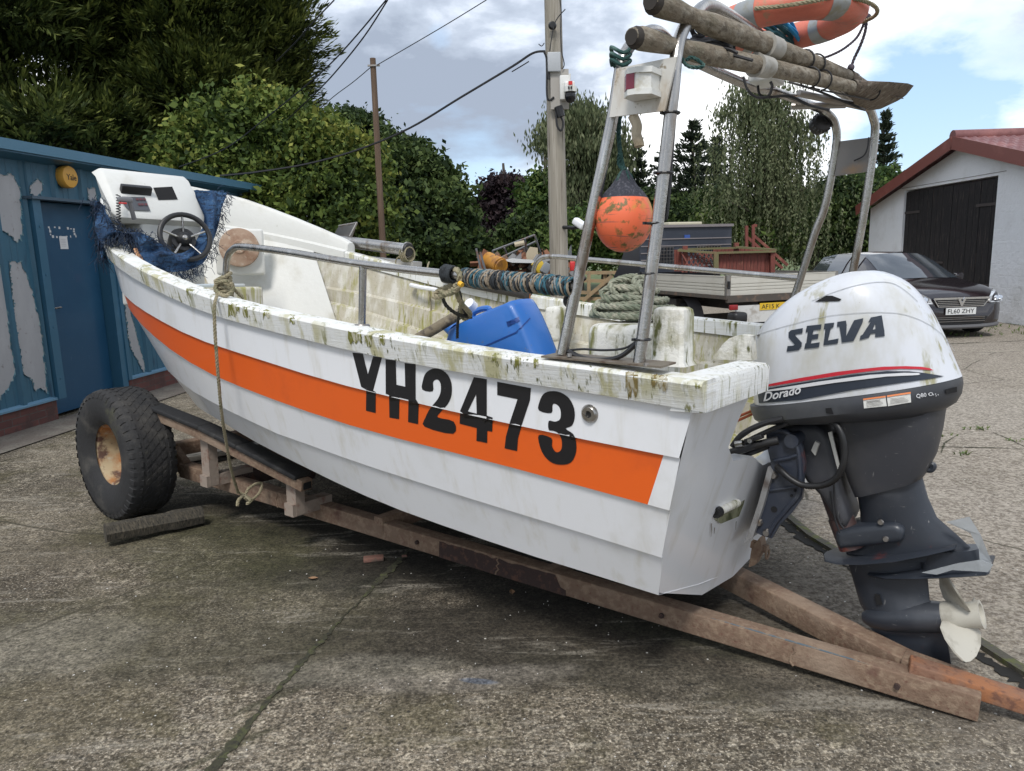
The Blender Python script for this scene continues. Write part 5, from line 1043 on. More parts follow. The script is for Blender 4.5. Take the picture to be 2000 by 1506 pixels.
BRK=mat('bracket_charcoal',(.024,.030,.046),.36,0,[((.09,.03,.03),5,.62,.72,U),((.055,.06,.07),9,.5,.8,U)],coat=.2)
def bracket(t):
    mb=MB(BOAT); o_=[(1496,842),(1525,836),(1552,848),(1566,872),(1572,905),(1568,948),(1566,975),(1548,1000),(1522,1026),(1507,1052),(1488,1046),(1476,1040),(1490,985),(1500,940),(1506,905),(1498,872)]
    mb.prism([B(x,y,t=t) for x,y in o_],(0,-.022,0)); bk=mb.obj('clamp_bracket',BRK,mo)
    mb=MB(BOAT); r=[B(x,y,t=t+.004) for x,y in ((1500,846),(1528,842),(1548,856),(1560,885),(1563,930),(1560,965),(1540,990),(1515,1020),(1500,1046))]; mb.tube(cr(r,4),.010,8); r=[B(x,y,t=t+.004) for x,y in ((1512,900),(1540,895),(1560,888))]; mb.tube(r,.008,8); mb.tube([B(x,y,t=t+.004) for x,y in ((1504,958),(1565,950))],.006,8); mb.obj('bracket_rib',BRK,bk,smooth=True)
    mb=MB(BOAT)
    for px,py,r_ in ((1512,995,.013),(1560,962,.008),(1556,972,.008),(1549,982,.008),(1541,991,.008),(1553,958,.006),(1546,968,.006)): mb.lathe([(0,.002),(r_,.002),(r_,0)],B(px,py,t=t+.001),(0,1,0),10)
    mb.obj('bracket_hole',mat('opening_dark',(.006,.006,.007),.9),bk)
    mb=MB(BOAT)
    for px,py in ((1483,1020),(1498,1040),(1512,928)): mb.lathe([(0,.016),(.012,.016),(.016,.004),(.017,0)],B(px,py,t=t+.002),(0,1,0),8)
    each(mb,'bracket_bolt',STEELD,bk)
bracket(.165); bracket(-.14)
mb=MB(BOAT); mb.tube([B(1545,862,t=.19),B(1545,862,t=.19)+Vector((0,-.36,0))],.028,14); mb.obj('tilt_shaft',BRK,mo,smooth=True)
sw_=puffy([(1528,838),(1560,826),(1605,826),(1630,850),(1642,900),(1652,955),(1668,1005),(1650,1020),(1612,962),(1585,935),(1560,890)],.10,.03,sm=2); sw_.obj('swivel_bracket',NAVYF,mo,smooth=True,auto=45)
mb=MB(BOAT); mb.prism([B(x,y,t=.115) for x,y in ((1584,880),(1592,862),(1600,866),(1592,890))],(0,-.02,0)); mb.prism([B(x,y,t=.13) for x,y in ((1617,845),(1624,843),(1640,915),(1636,918))],(0,-.01,0)); mb.obj('anode',mat('pale_anode',(.55,.54,.50),.6),mo)
mb=MB(BOAT); mb.tube(cr([B(x,y,t=.0) for x,y in ((1590,820),(1585,850),(1600,870),(1615,835))],5),.05,10); mb.tube([B(1560,850,t=.02),B(1610,838,t=.02)],.045,12); mb.obj('motor_mount',mat('greasy_black',(.012,.011,.011),.5,bump=((30,.8,U),)),mo,smooth=True)
# corrugated hose
def ribbed(pts,t,r,name):
    path=resample(cr([B(x,y,t=t[i] if isinstance(t,(list,tuple)) else t) for i,(x,y) in enumerate(pts)],8),.0045); mb=MB(BOAT); mb.tube(path,r,10,rr=[r*(1 if i%2 else .84) for i in range(len(path))]); return mb.obj(name,BLACK,mo,smooth=True,auto=60)
ribbed([(1610,817),(1632,828),(1645,850),(1650,880),(1646,910),(1632,935),(1605,948),(1570,948),(1545,936),(1527,920),(1518,912)],[.19,.21,.22,.22,.22,.21,.20,.20,.20,.19,.17],.0135,'corrugated_hose')
mb=MB(BOAT); 
for x0,y0 in ((1606,817),(1612,817)): p=B(x0,y0,t=.19); mb.tube([p+Vector((0,math.cos(a)*.015,math.sin(a)*.015)) for a in np.linspace(0,6.28,12)[:-1]],.003,5,closed=True)
mb.obj('hose_clip',STEEL,mo)
mb=MB(BOAT)
def w2_(pts,t,r): mb.tube(cr([B(x,y,t=t) for x,y in pts],6),r,7)
w2_([(1430,872),(1450,848),(1490,828),(1530,818)],.24,.012); w2_([(1432,886),(1452,866),(1500,842),(1540,826)],.22,.010); w2_([(1436,862),(1470,838),(1500,822)],.20,.008); w2_([(1628,940),(1632,990),(1640,1020),(1648,1032)],.16,.004); w2_([(1622,960),(1630,1010),(1640,1040)],.12,.004)
each(mb,'control_cable',CABLE,mo,smooth=True)
mb=MB(BOAT); w2_([(1440,814),(1460,806),(1485,795)],.0,.006); w2_([(1440,822),(1462,812),(1485,801)],.0,.006); each(mb,'orange_cable',mat('orange_cable',(.42,.10,.04),.5),mo,smooth=True)
mb=MB(BOAT); mb.tube([B(1428,884,t=.25),B(1465,872,t=.25),B(1520,860,t=.22)],.017,12); mb.tube([B(1440,895,t=.22),B(1500,872,t=.22)],.011,10); mb.bar(B(1455,862,t=.25),B(1490,852,t=.25),.03,.018,bev=.004); sl_=mb.obj('steering_link',BLACK,mo,smooth=True,auto=40)
mb=MB(BOAT); p=B(1437,868,t=.26); mb.tube([p,p+Vector((-.03,0,.008))],.014,12); p=B(1466,860,t=.27); mb.lathe([(0,.012),(.010,.012),(.012,0)],p,(0,1,0),8); mb.obj('link_clamp',STEEL,sl_,smooth=True)
# mounting pad between bracket and transom, gasket edge
mb=MB(BOAT); mb.prism([B(x,y,t=.19) for x,y in ((1500,912),(1508,925),(1490,990),(1470,1050),(1452,1062),(1458,1050),(1480,985))],(0,-.36,0)); mb.obj('mounting_pad',mat('grey_pad',(.28,.28,.28),.5,.3,[((.12,.1,.09),9,.5,.7,U)]),mo)
mb=MB(BOAT); w2_([(1800,905),(1822,908),(1818,918),(1800,915)],.0,.012); mb.obj('speedo_tube',NAVY,mo,smooth=True)
# lettering and stripes on the cowl
DK=mat('navy_vinyl',(.022,.030,.045),.4); RD=mat('red_vinyl',(.50,.018,.035),.4); WV=mat('white_vinyl',(.62,.63,.65),.45)
sc=1807/600
for k,(L_) in enumerate([[[(412,563),(418,530),(452,527),(460,521),(424,480),(424,450),(438,437),(508,424),(505,455),(466,460),(463,468),(502,510),(500,533),(482,553)]],
 [[(532,411),(618,402),(613,432),(570,437),(565,462),(600,458),(596,487),(560,491),(555,515),(607,507),(602,537),(516,547),(522,515),(528,512),(537,447),(523,449)]],
 [[(635,398),(692,392),(687,420),(672,425),(655,497),(718,485),(712,515),(628,526),(632,496),(640,430),(630,432)]],
 [[(710,388),(760,380),(765,405),(762,470),(808,378),(862,366),(858,390),(805,500),(735,510),(733,480),(722,415),(708,418)]],
 [[(905,362),(968,350),(985,440),(987,472),(930,478),(932,455),(905,458),(895,480),(840,495),(845,470),(858,462),(905,388),(890,390)],[(931,395),(934,430),(916,434)]]]):
    decal([L_],MBV,'cowl_letter',DK,cow,cell=10,scale=sc,ox=1400,oy=500,off=.003)
decal([[[(237,768),(480,719),(700,682),(850,664),(980,651),(1110,648),(1200,652),(1250,661),(1272,674),(1180,666),(1080,664),(940,673),(800,690),(500,736),(238,778)]]],MBV,'red_stripe',RD,cow,cell=10,scale=sc,ox=1400,oy=500)
decal([[[(242,787),(500,744),(800,697),(1000,677),(1130,678),(1230,690),(1333,708),(1270,720),(1100,744),(800,788),(500,846),(252,866)]]],MBV,'navy_band',DK,cow,cell=10,scale=sc,ox=1400,oy=500)
decal([[[(265,793),(600,738),(900,698),(1100,687),(1180,689),(1192,695),(1180,701),(1000,708),(700,744),(500,774),(265,800)]]],MBV,'white_pinstripe',WV,cow,cell=10,scale=sc,ox=1400,oy=500,off=.006)
decal([[[(578,270),(645,235),(680,235),(735,255),(722,266)]]],MBV,'cowl_vent',mat('opening_dark',(.006,.006,.007),.9),cow,cell=20,scale=sc,ox=1400,oy=500)
text_decal('Dorado',(1494,783),(1567,767),16,MBV,'model_script',WV,cow,shear=.45,offset=.02,off=.007)
SEAM=mat('cowl_seam',(.36,.37,.38),.6)
def seam(pts,w=1.3):
    P=cr([(x,y,0) for x,y in pts],6); up=[(p.x,p.y-w/2) for p in P]; dn=[(p.x,p.y+w/2) for p in reversed(P)]; decal([[up+dn]],MBV,'moulded_seam',SEAM,cow,cell=12,scale=sc,ox=1400,oy=500,off=.002)
seam([(200,478),(330,435),(480,393),(640,356),(800,338),(960,332),(1100,345),(1230,395),(1330,470),(1400,560)],3); seam([(560,265),(700,210),(830,172),(950,155),(1040,165),(1120,215),(1180,270)],3)
decal([[[(862,846),(992,829),(999,882),(866,896)]],[[(1000,828),(1137,806),(1141,860),(1006,883)]]],LCB,'warning_labels',mat('label_white',(.60,.60,.57),.5),lc,cell=20,scale=sc,ox=1400,oy=500)
decal([[[(862,841),(992,824),(993,833),(862,850)]],[[(1000,822),(1137,801),(1138,811),(1001,832)]]],LCB,'label_header',mat('label_orange',(.60,.17,.04),.5),lc,cell=20,scale=sc,ox=1400,oy=500,off=.005)
decal([[[(x,y),(x+w,y-w*.13),(x+w,y-w*.13+2.2),(x,y+2.2)]] for x,y,w in [(882,856+k*7,98+random.uniform(-20,4)) for k in range(5)]+[(1020,838+k*7,104+random.uniform(-24,4)) for k in range(5)]],LCB,'label_print',mat('label_ink',(.22,.21,.20),.6),lc,cell=30,scale=sc,ox=1400,oy=500,off=.005)
text_decal('Q80 O',(1789,777),(1821,772),7,LCB,'worn_lettering',WV,lc,offset=.01,off=.004)
decal([[[(x,y),(x+4,y-1),(x+4,y+6),(x,y+7)]] for x,y in ((1268,812),(1280,808),(1283,818),(1295,812))],LCB,'worn_lettering_bits',WV,lc,cell=30,scale=sc,ox=1400,oy=500,off=.004)
decal([[[(1340,785),(1408,768),(1408,800),(1345,812)]]],LCB,'latch_recess',mat('opening_dark',(.006,.006,.007),.9),lc,cell=20,scale=sc,ox=1400,oy=500)
decal([[[(640,895),(675,892),(688,930),(645,925)]]],LCB,'cowl_latch',mat('opening_dark',(.006,.006,.007),.9),lc,cell=20,scale=sc,ox=1400,oy=500)
# ================================================================== things on and in the boat
def boatthing(mb,name,label,cat,m,base,smooth=True,group=None): return single(mb,name,label,cat,m,base,smooth,group)
# oars lashed over the arch
def oar(p,q,label,r=.042,blade=None,grip=True,collar_u=.32,flare=0):
    a,b_=Vector(p),Vector(q); d=(b_-a).normalized(); L=(b_-a).length
    root=thing('oar',label,'oar',a,BOAT,'oars lashed on the arch'); mb=MB(BOAT); P=[];R=[]
    for u in np.linspace(0,.76,34):
        k=1.0
        if grip: k=np.interp(u,[0,.01,.025,.06,.10,.12,.15,.2,.5,.8],[.70,.98,1.05,.92,.74,.76,.98,1.0,.92,.72])
        P.append(a+d*L*u+Vector((math.sin(u*19)*.002,0,math.cos(u*15)*.002))); R.append(r*k)
    mb.tube(P,r,14,rr=R); wood=mat('weathered_oar_wood',(.20,.165,.12),.9,0,[((.29,.26,.21),50,.42,.66,(1,.35,1)),((.12,.098,.072),70,.48,.68,(1,.4,1)),((.13,.115,.075),5,.5,.75,U)],bump=((50,.8,(1,.4,1)),(130,.4,U)))
    mb.obj('shaft',wood,root,smooth=True)
    mb=MB(BOAT); mb.tube([a-d*.001,a+d*.004],r*.69,14,rr=[r*.66,r*.70]); mb.tube([a+d*.003,a+d*.02],r*.9,14,rr=[r*.74,r*.98]); mb.obj('worn_tip',mat('blackened_wood',(.035,.03,.026),.9,0,[((.10,.08,.06),12,.5,.7,U)]),root,smooth=True)
    s_=Vector((0,0,1)).cross(d).normalized(); up_=d.cross(s_); rows=[]
    tip=blade
    for u,w,h in ((.72,r*.8,r*.8),(.77,.050,.022),(.83,.080,.012),(.92,.095,.009),(.97,.085,.007),(1.0,.030,.004)):
        c=a+d*L*u+up_*(-.012*math.sin((u-.74)*12)); tx=s_*math.cos(.5)+up_*math.sin(.5)*(1 if flare else -1); nz_=d.cross(tx); rows.append([c+tx*(w*math.cos(t))+nz_*(h*math.sin(t)) for t in np.linspace(0,6.283,15)[:-1]])
    mb=MB(BOAT); mb.grid(rows,closev=True); mb.poly(rows[-1]); mb.obj('blade',mat('split_blade_wood',(.155,.12,.09),.9,0,[((.30,.27,.22),9,.5,.7,(1,4,4)),((.05,.04,.03),14,.52,.66,(1,6,6))],bump=((30,.8,(1,5,5)),)),root,smooth=True)
    mb=MB(BOAT); c=a+d*L*collar_u; mb.tube([c,c+d*.012,c+d*.10],r,16,rr=[r*1.28,r*1.18,r*1.12]); mb.obj('collar',mat('grey_plastic_collar',(.36,.345,.31),.55,0,[((.2,.18,.14),9,.5,.7,U)]),root,smooth=True,)
    return a,d,L
o1=oar(B(1233,72,t=1.16),B(1760,191,t=-.98),'lower weathered oar with a round knobbed grip and pale collar, lashed along the arch',r=.032,collar_u=.33)
o2=oar(B(1270,2,t=1.10),B(1742,182,t=-1.04),'upper weathered oar with a dark collar and split blade, lashed beside the life ring',r=.035,collar_u=.34,flare=1)
# lashings
for a,d,L,us,lab in ((*o1,(.53,.58,.82),'lower'),(*o2,(.50,.55),'upper')):
    P=[]
    for u in us:
        c=a+d*L*u; s_=Vector((0,0,1)).cross(d).normalized(); up_=d.cross(s_); P+=[c+(s_*math.cos(t)+up_*math.sin(t))*.037+d*.004*t for t in np.linspace(-1.5,4.9,17)]
    mb=MB(BOAT); mb.tube(P,.0036,5); boatthing(mb,'lashing_cord','thin black cord lashed round the %s oar on the arch'%lab,'cord',CABLE,a,group='cords round the oars')
# blue and teal rope hank between the oars
def hank(c,rx,ry,rz,n,r,seed,tilt=Vector((0,0,0))):
    rd=random.Random(seed); P=[]
    for k in range(n*10):
        a=k/10*2*math.pi; w=rd.uniform(.85,1.1); j=.25*math.sin(k*.37+seed)
        P.append(c+Vector((math.cos(a)*rx*(w+j*.2),math.sin(a)*ry*(w-j*.2),rz*math.sin(k*.23+seed)+rd.uniform(-.006,.006)))+tilt*math.sin(a))
    return cr(P,2)
mb=MB(BOAT); c=B(1515,75,t=-.42); mb.tube(hank(c,.055,.24,.035,9,.006,3,Vector((0,0,.02))),.0065,6); boatthing(mb,'rope_hank','dark teal rope hank tangled between the oars and the life ring','rope',mat('teal_hank',(.018,.085,.105),.85,0,[((.05,.16,.19),20,.5,.7,U)]),c)
mb=MB(BOAT); c=B(1530,72,t=-.40)+Vector((0,0,.03)); mb.tube(hank(c,.045,.16,.02,4,.005,9,Vector((0,0,.02))),.0065,6); boatthing(mb,'rope_hank','bright blue rope loop lying on top of the teal rope hank','rope',mat('bright_blue_rope',(.02,.25,.52),.8),c)
# life ring leaning on the arch top
rc=B(1527,48,t=-.26); ring=thing('life_ring','faded orange life ring with grey reflective bands roped on top of the arch','life ring',rc,BOAT)
Ra,ra=.262,.069; n_=Vector((.04,.10,1)).normalized(); u_=Vector((-.15,1,0)); u_=(u_-n_*u_.dot(n_)).normalized(); w2=n_.cross(u_)
# fit the ring plane to the two ends seen in the picture: long axis roughly across the boat
def rp(a,R=Ra): return rc+(u_*math.cos(a)*1.12+w2*math.sin(a))*R
bandang=[math.radians(d) for d in (-15,52,150,232)]
def ringtube(a0,a1,n,mb,k=1.0):
    rows=[]
    for i in range(n+1):
        a=a0+(a1-a0)*i/n; rad=(u_*math.cos(a)*1.12+w2*math.sin(a)).normalized(); c=rp(a); rows.append([c+(rad*math.cos(t)*1.08+n_*math.sin(t)*.82)*ra*k for t in np.linspace(0,6.2832,19)[:-1]])
    mb.grid(rows,closev=True)
mb=MB(BOAT); ringtube(0,6.28318,72,mb); mb.obj('ring_body',mat('faded_orange',(.62,.165,.105),.5,0,[((.50,.13,.085),4,.45,.7,U),((.42,.20,.12),18,.56,.68,U),((.22,.17,.10),9,.62,.76,U)],bump=((25,.25,U),)),ring,smooth=True,auto=60)
for a in bandang: mb=MB(BOAT); ringtube(a-.13,a+.13,6,mb,1.02); mb.obj('reflective_band',mat('grey_reflective',(.29,.305,.31),.4,.2,[((.25,.24,.19),16,.5,.68,U)]),ring,smooth=True,auto=60)
mb=MB(BOAT)
for q in range(4):
    a0=bandang[q]+.15; a1=bandang[(q+1)%4]-.15+(6.2832 if q==3 else 0); P=[]
    for i in range(13):
        u=i/12; a=a0+(a1-a0)*u; rad=(u_*math.cos(a)*1.12+w2*math.sin(a)).normalized(); P.append(rp(a)+rad*(ra*1.12+.028*math.sin(u*math.pi))+Vector((0,0,-.02*math.sin(u*math.pi))))
    mb.rope(P,.0085)
mb.obj('grab_line',ROPEM,ring,smooth=True)
# tail of purple rope from the ring
mb=MB(BOAT); a=B(1693,32,t=-.78); mb.rope(cr([a,B(1690,60,t=-.8),B(1680,90,t=-.82),B(1668,115,t=-.83),B(1663,130,t=-.83)],6),.0075); mb.rope(cr([B(1688,45,t=-.8),B(1672,75,t=-.80),B(1640,100,t=-.75),B(1600,116,t=-.7),B(1575,118,t=-.65)],6),.0065)
mb.sphere(B(1662,132,t=-.83),.017,8,6); mb.sphere(B(1694,34,t=-.78),.017,8,6); boatthing(mb,'rope_tail','dark rope tail with a knotted end hanging from the life ring','rope',ROPEK,a)
# dark rope bundle under the oar grips
mb=MB(BOAT); c=B(1395,82,t=.30); mb.tube(hank(c+Vector((0,0,-.01)),.04,.17,.03,7,.006,5),.006,6); boatthing(mb,'dark_rope_bundle','black rope bundle wedged under the two oar grips','rope',mat('black_rope',(.022,.022,.026),.9),c)
mb=MB(BOAT); mb.rope(cr([B(1330,108,t=.93),B(1338,125,t=.93),B(1355,132,t=.92),B(1375,128,t=.9),B(1352,112,t=.92),B(1340,118,t=.93)],6),.006); boatthing(mb,'rope_end','small teal rope loop hanging beside the light board','rope',ROPET,B(1340,118,t=.93))
# orange buoy hung on teal rope
bc=B(1218,427,t=.93); by=thing('mooring_buoy','round orange buoy with a dark neck hanging between the near arch legs','buoy',bc,BOAT)
prof=[]; R_=.094
for i in range(15): a=-math.pi/2+i/14*math.radians(126); prof.append((R_*math.cos(a)*(1.0),R_*1.15*math.sin(a)))
cone=[(R_*.72,R_*.83),(R_*.60,R_*.96),(R_*.46,R_*1.10),(R_*.34,R_*1.28),(R_*.22,R_*1.46),(R_*.13,R_*1.62),(R_*.06,R_*1.66),(0,R_*1.66)]
c=bc
mb=MB(BOAT); mb.lathe(prof,c,(0,0,1),40); mb.obj('float',mat('orange_buoy',(.78,.15,.06),.55,0,[((.66,.22,.13),5,.42,.65,U),((.14,.11,.03),38,.50,.62,U,4,.40,.52),((.34,.10,.07),16,.60,.68,(.3,.3,6)),((.50,.30,.05),9,.58,.72,U)],coat=.0),by,smooth=True,auto=60)
mb=MB(BOAT); mb.lathe([prof[-1]]+cone,c,(0,0,1),24); mb.obj('neck',mat('dark_fabric_neck',(.030,.032,.045),.75,0,[((.09,.09,.11),40,.5,.65,(3,3,.3))],bump=((50,.7,(3,3,.3)),)),by,smooth=True)
mb=MB(BOAT); P=[B(1210,228,t=.94),B(1208,262,t=.94),B(1212,300,t=.94),B(1216,322,t=.93),c+Vector((0,0,R_*1.6))]; mb.rope(cr(P,5),.008); mb.rope(cr([p+Vector((.010*math.sin(i*2),.008,0)) for i,p in enumerate(P[2:])],5),.007)
for t in range(5): a=t*1.3; mb.rope([c+Vector((0,0,R_*1.7)),c+Vector((math.cos(a)*.022,math.sin(a)*.022,R_*1.45)),c+Vector((math.cos(a)*.034,math.sin(a)*.034,R_*1.12))],.005)
mb.obj('hanging_rope',ROPET,by,smooth=True)
mb=MB(BOAT); p=B(1212,125,t=.99); mb.tube(cr([p+Vector((math.cos(a)*.03,math.sin(a)*.03,.012*math.sin(a*2)+q*.018)) for q in range(3) for a in np.linspace(0,6.28,9)[:-1]],2),.006,7); boatthing(mb,'rope_wrap','dark teal rope wrapped round the fore arch leg above the light board','rope',ROPET,p)
mb=MB(BOAT); mb.tube(cr([B(1236,226,t=1.0),B(1244,245,t=1.0),B(1243,262,t=1.0),B(1248,280,t=1.0),B(1249,286,t=1.0)],5),.016,10,rr=None); boatthing(mb,'wooden_baton','pale wooden tool handle hanging below the light board','handle',mat('pale_handle_wood',(.42,.36,.26),.7,0,[((.25,.2,.13),12,.5,.7,U)]),B(1244,250,t=1.0))
# rope coil on the stern locker
z0=lkd[3]; cc=B(1235,615,t=.16); cc=Vector((cc.x,cc.y,z0)); co_=thing('rope_coil','thick coil of grey-green rope heaped on the stern locker','rope coil',(cc.x,cc.y,z0),BOAT)
mb=MB(BOAT); P=[]; rd=random.Random(4)
for k in range(11*16):
    t=k/16; a=t*2*math.pi; lay=int(t); R=np.interp(lay,[0,3,5,7,9,11],[.165,.155,.13,.10,.085,.05])*(1+.09*math.sin(a*1.03+lay*1.9)); z=z0+.018+lay*.0125+.012*math.sin(a+lay*2.1)
    P.append(Vector((cc.x+math.cos(a)*R*1.05,cc.y+math.sin(a)*R,z)))
mb.rope(cr(P,2),.0145,n=6)
def loop(c,rx,rz,ax,n=14,tw=.2): return [c+ax*math.cos(t)*rx+Vector((0,0,1))*math.sin(t)*rz+Vector((.02*math.sin(t*2),.02*math.cos(t),0)) for t in np.linspace(-.6,6.0,n)]
for k,(dx,dy,dz_,rx,rz,an) in enumerate([(.0,.0,.145,.06,.05,.3),(.03,.05,.135,.05,.045,1.5),(-.05,.02,.13,.06,.04,2.4),(.04,-.06,.12,.07,.04,.9),(.0,.09,.11,.08,.04,.2),(-.03,-.02,.15,.05,.04,1.9)]): mb.rope(cr(loop(Vector((cc.x+dx,cc.y+dy,z0+dz_)),rx,rz,Vector((math.cos(an),math.sin(an),0))),4),.0135)
mb.rope(cr([Vector((cc.x+.10,cc.y+.1,z0+.05)),B(1185,600,t=.3),B(1162,600,t=.32),B(1165,612,t=.34),B(1200,618,t=.34)],6),.010); mb.rope(cr([Vector((cc.x-.1,cc.y,z0+.1)),B(1285,600,t=.05),B(1300,598,t=-.05),B(1312,606,t=-.2)],6),.013)
mb.obj('coiled_line',ROPEG,co_,smooth=True)
# blue jerrycan lying in the boat
jc=thing('jerrycan','blue plastic jerrycan lying tilted inside the boat behind the near gunwale','jerrycan',(1.0,.35,1.1),BOAT)
JB=mat('blue_plastic',(.018,.125,.42),.42,0,[((.03,.13,.44),3,.45,.7,U),((.10,.14,.25),30,.62,.75,U)],bump=((4,.25,U),),coat=.1)
A=[B(x,y,t=.60) for x,y in ((872,655),(887,634),(982,592),(1008,594),(1050,690),(1068,760),(900,760),(870,690))]
mb=MB(BOAT)
def rr_(pts,ins): 
    c=sum(pts,Vector())/len(pts); return [c+(p-c)*(1-ins) for p in pts]
base=cr(A,3,True); rings=[]
for t,ins in ((.62,.14),(.61,.07),(.59,.025),(.55,.0),(.48,.0),(.45,.025),(.44,.07),(.43,.14)): rings.append([Vector((p.x,t,p.z)) for p in rr_(base,ins)])
mb.grid(rings,closev=True); mb.poly(rings[0]); mb.poly(rings[-1]); jb=mb.obj('can_body',JB,jc,smooth=True,auto=60); JV=BVHTree.FromPolygons(mb.v,mb.q)
mb=MB(BOAT); a=B(925,612,t=.47); b_=B(955,603,t=.47); mb.tube(cr([a+Vector((0,0,-.03)),a,(a+b_)/2+Vector((0,0,.008)),b_,b_+Vector((0,0,-.02))],5),.014,8); mb.obj('can_handle',JB,jc,smooth=True)
mb=MB(BOAT); c=B(882,648,t=.52); mb.lathe([(0,.03),(.032,.03),(.036,.02),(.036,-.02)],c+Vector((.0,0,.02)),(.75,0,.5),16); mb.obj('can_cap',JB,jc,smooth=True,auto=50)
decal([[[(930,682),(1008,648),(1034,621),(1036,622),(1010,650),(931,684.5)]]],JV,'moulded_seam',mat('seam_blue',(.006,.045,.22),.5),jb,cell=10,off=.002)
decal([[[(989,627),(1014,617),(1016,627),(992,638)],[(990.5,628.5),(991,636),(1014.5,626),(1013,619)]]],JV,'embossed_panel',mat('seam_blue',(.006,.045,.22),.5),jb,cell=10,off=.002)
decal([[[(x,y),(x+4,y-1.6),(x+4.4,y+1),(x+.4,y+2.6)]] for x,y in ((995,628),(1001,625.5),(1007,623),(996,633),(1002,630.5),(1008,628))],JV,'embossed_marks',mat('seam_blue',(.006,.045,.22),.5),jb,cell=10,off=.002)
# wooden pole lying inside, knotted rope over the rail
mb=MB(BOAT); mb.tube([B(815,662,t=.75),B(850,642,t=.70),B(890,618,t=.62),B(905,608,t=.60)],.024,12); boatthing(mb,'wooden_pole','short weathered wooden pole propped beside the blue jerrycan','pole',mat('pole_wood',(.17,.14,.095),.85,0,[((.28,.24,.18),20,.5,.66,U),((.08,.065,.05),30,.5,.65,U)],bump=((40,.6,U),)),B(860,640,t=.7))
kn_=thing('knotted_rope','sand coloured rope knotted round the near side rail above the jerrycan','rope',B(890,545,t=1.03),BOAT)
mb=MB(BOAT); R1=[B(x,y,t=t) for x,y,t in ((886,526,1.0),(896,530,1.07),(898,545,1.08),(892,560,1.06),(878,570,1.04),(862,578,1.03),(848,580,1.02),(852,572,1.0),(870,562,1.0),(886,556,1.0),(895,548,.99),(890,532,.98),(884,528,1.0))]
mb.rope(cr(R1,5),.0115); mb.rope(cr([B(x,y,t=t) for x,y,t in ((888,556,1.05),(893,575,1.03),(900,592,1.0),(912,605,.95),(918,615,.88),(905,622,.85),(900,606,.9),(903,590,.95))],5),.0105); mb.rope(cr([B(x,y,t=t) for x,y,t in ((862,570,1.03),(876,574,1.05),(892,566,1.07),(899,552,1.07))],5),.011)
mb.obj('rope_strand',ROPEM,kn_,smooth=True)
mb=MB(BOAT); mb.rope(cr([B(x,y,t=t) for x,y,t in ((864,578,1.0),(870,595,1.0),(884,608,.97),(900,616,.93),(920,620,.85))],5),.008); mb.rope(cr([B(x,y,t=t) for x,y,t in ((898,600,.9),(894,630,.8),(893,660,.75))],5),.007); mb.rope(cr([B(x,y,t=t) for x,y,t in ((888,556,1.02),(897,572,1.0),(901,590,.96),(912,618,.88))],5),.008); mb.obj('dark_strand',mat('dark_strand',(.035,.034,.028),.9),kn_,smooth=True)
mb=MB(BOAT); mb.tube([B(897,553,t=1.09),B(903,557,t=1.09)],.010,8); mb.obj('yellow_tape',mat('yellow_tape',(.75,.42,.03),.6),kn_)
mb=MB(BOAT); c=B(924,600,t=.55); mb.tube([c,c+Vector((0,.03,.02))],.025,14); boatthing(mb,'white_float','small white net float beside the blue jerrycan','float',mat('white_plastic',(.75,.76,.78),.35),c)
# mooring line: knot on the rail foot, down the side to the trailer rail
ml=thing('tie_down_rope','sand coloured rope tied to the side rail and down to the trailer frame','rope',B(470,980,t=1.0),BOAT)
mb=MB(BOAT); c=B(437,562,t=1.045)
for k in range(7):
    z=c.z-.05+.017*k; a0=rng.uniform(0,6); mb.rope(cr([Vector((c.x+math.cos(a)*.042*(1+.15*math.sin(k)),c.y+math.sin(a)*.036,z+.02*math.sin(a+a0))) for a in np.linspace(0,6.28,9)],3),.0095)
mb.rope(cr([B(444,548,t=1.08),B(425,552,t=1.09),B(421,566,t=1.10),B(440,578,t=1.09),B(455,565,t=1.06),B(452,552,t=1.07)],5),.010); mb.rope(cr([B(450,556,t=1.04),B(462,570,t=.98),B(476,582,t=.95)],4),.0095)
mb.rope(cr([B(425,575,t=1.13),B(419,598,t=1.16),B(420,650,t=1.165),B(425,720,t=1.15),B(432,800,t=1.10),B(441,860,t=1.02),B(452,920,t=.92),B(465,962,t=.80)],6),.0088)
mb.rope(cr([B(463,960,t=.80),B(478,966,t=.76),B(485,955,t=.74),B(500,945,t=.68),B(512,946,t=.64),B(505,965,t=.69),B(488,978,t=.76),B(478,972,t=.79)],5),.009); mb.rope(cr([B(478,966,t=.78),B(466,976,t=.80),B(464,988,t=.82)],4),.010); mb.rope(cr([B(480,968,t=.78),B(490,978,t=.79),B(482,984,t=.8)],4),.010)
mb.obj('rope_strand',ROPEM,ml,smooth=True)
for (x0,y0,x1,y1) in ((766,520,764,590),(838,512,842,610)):
    mb=MB(BOAT); mb.rope(cr([B(x0,y0,t=-1.10),B(x0-3,y0+20,t=-1.02),B(x1,y1,t=-.97),B(x1-2,y1+40,t=-.95)],4),.007); boatthing(mb,'hanging_line','thin sand line hanging inside the far gunwale, %s'%('nearer the bow' if x0<800 else 'nearer the stern'),'rope',ROPEM,B(x0,y0,t=-1.05),group='lines hanging inside the far gunwale')
mb=MB(BOAT); c=B(795,497,t=-1.04)
for k in range(4): mb.rope([c+Vector((.02*k-.03,math.cos(a)*.055,math.sin(a)*.055)) for a in np.linspace(0,6.28,14)],.006)
mb.rope(cr([c+Vector((-.02,.05,0)),B(775,505,t=-1.0),B(772,520,t=-1.0)],4),.006); boatthing(mb,'roller_rope','yellowish rope turns round the end of the net roller','rope',ROPEM,c)
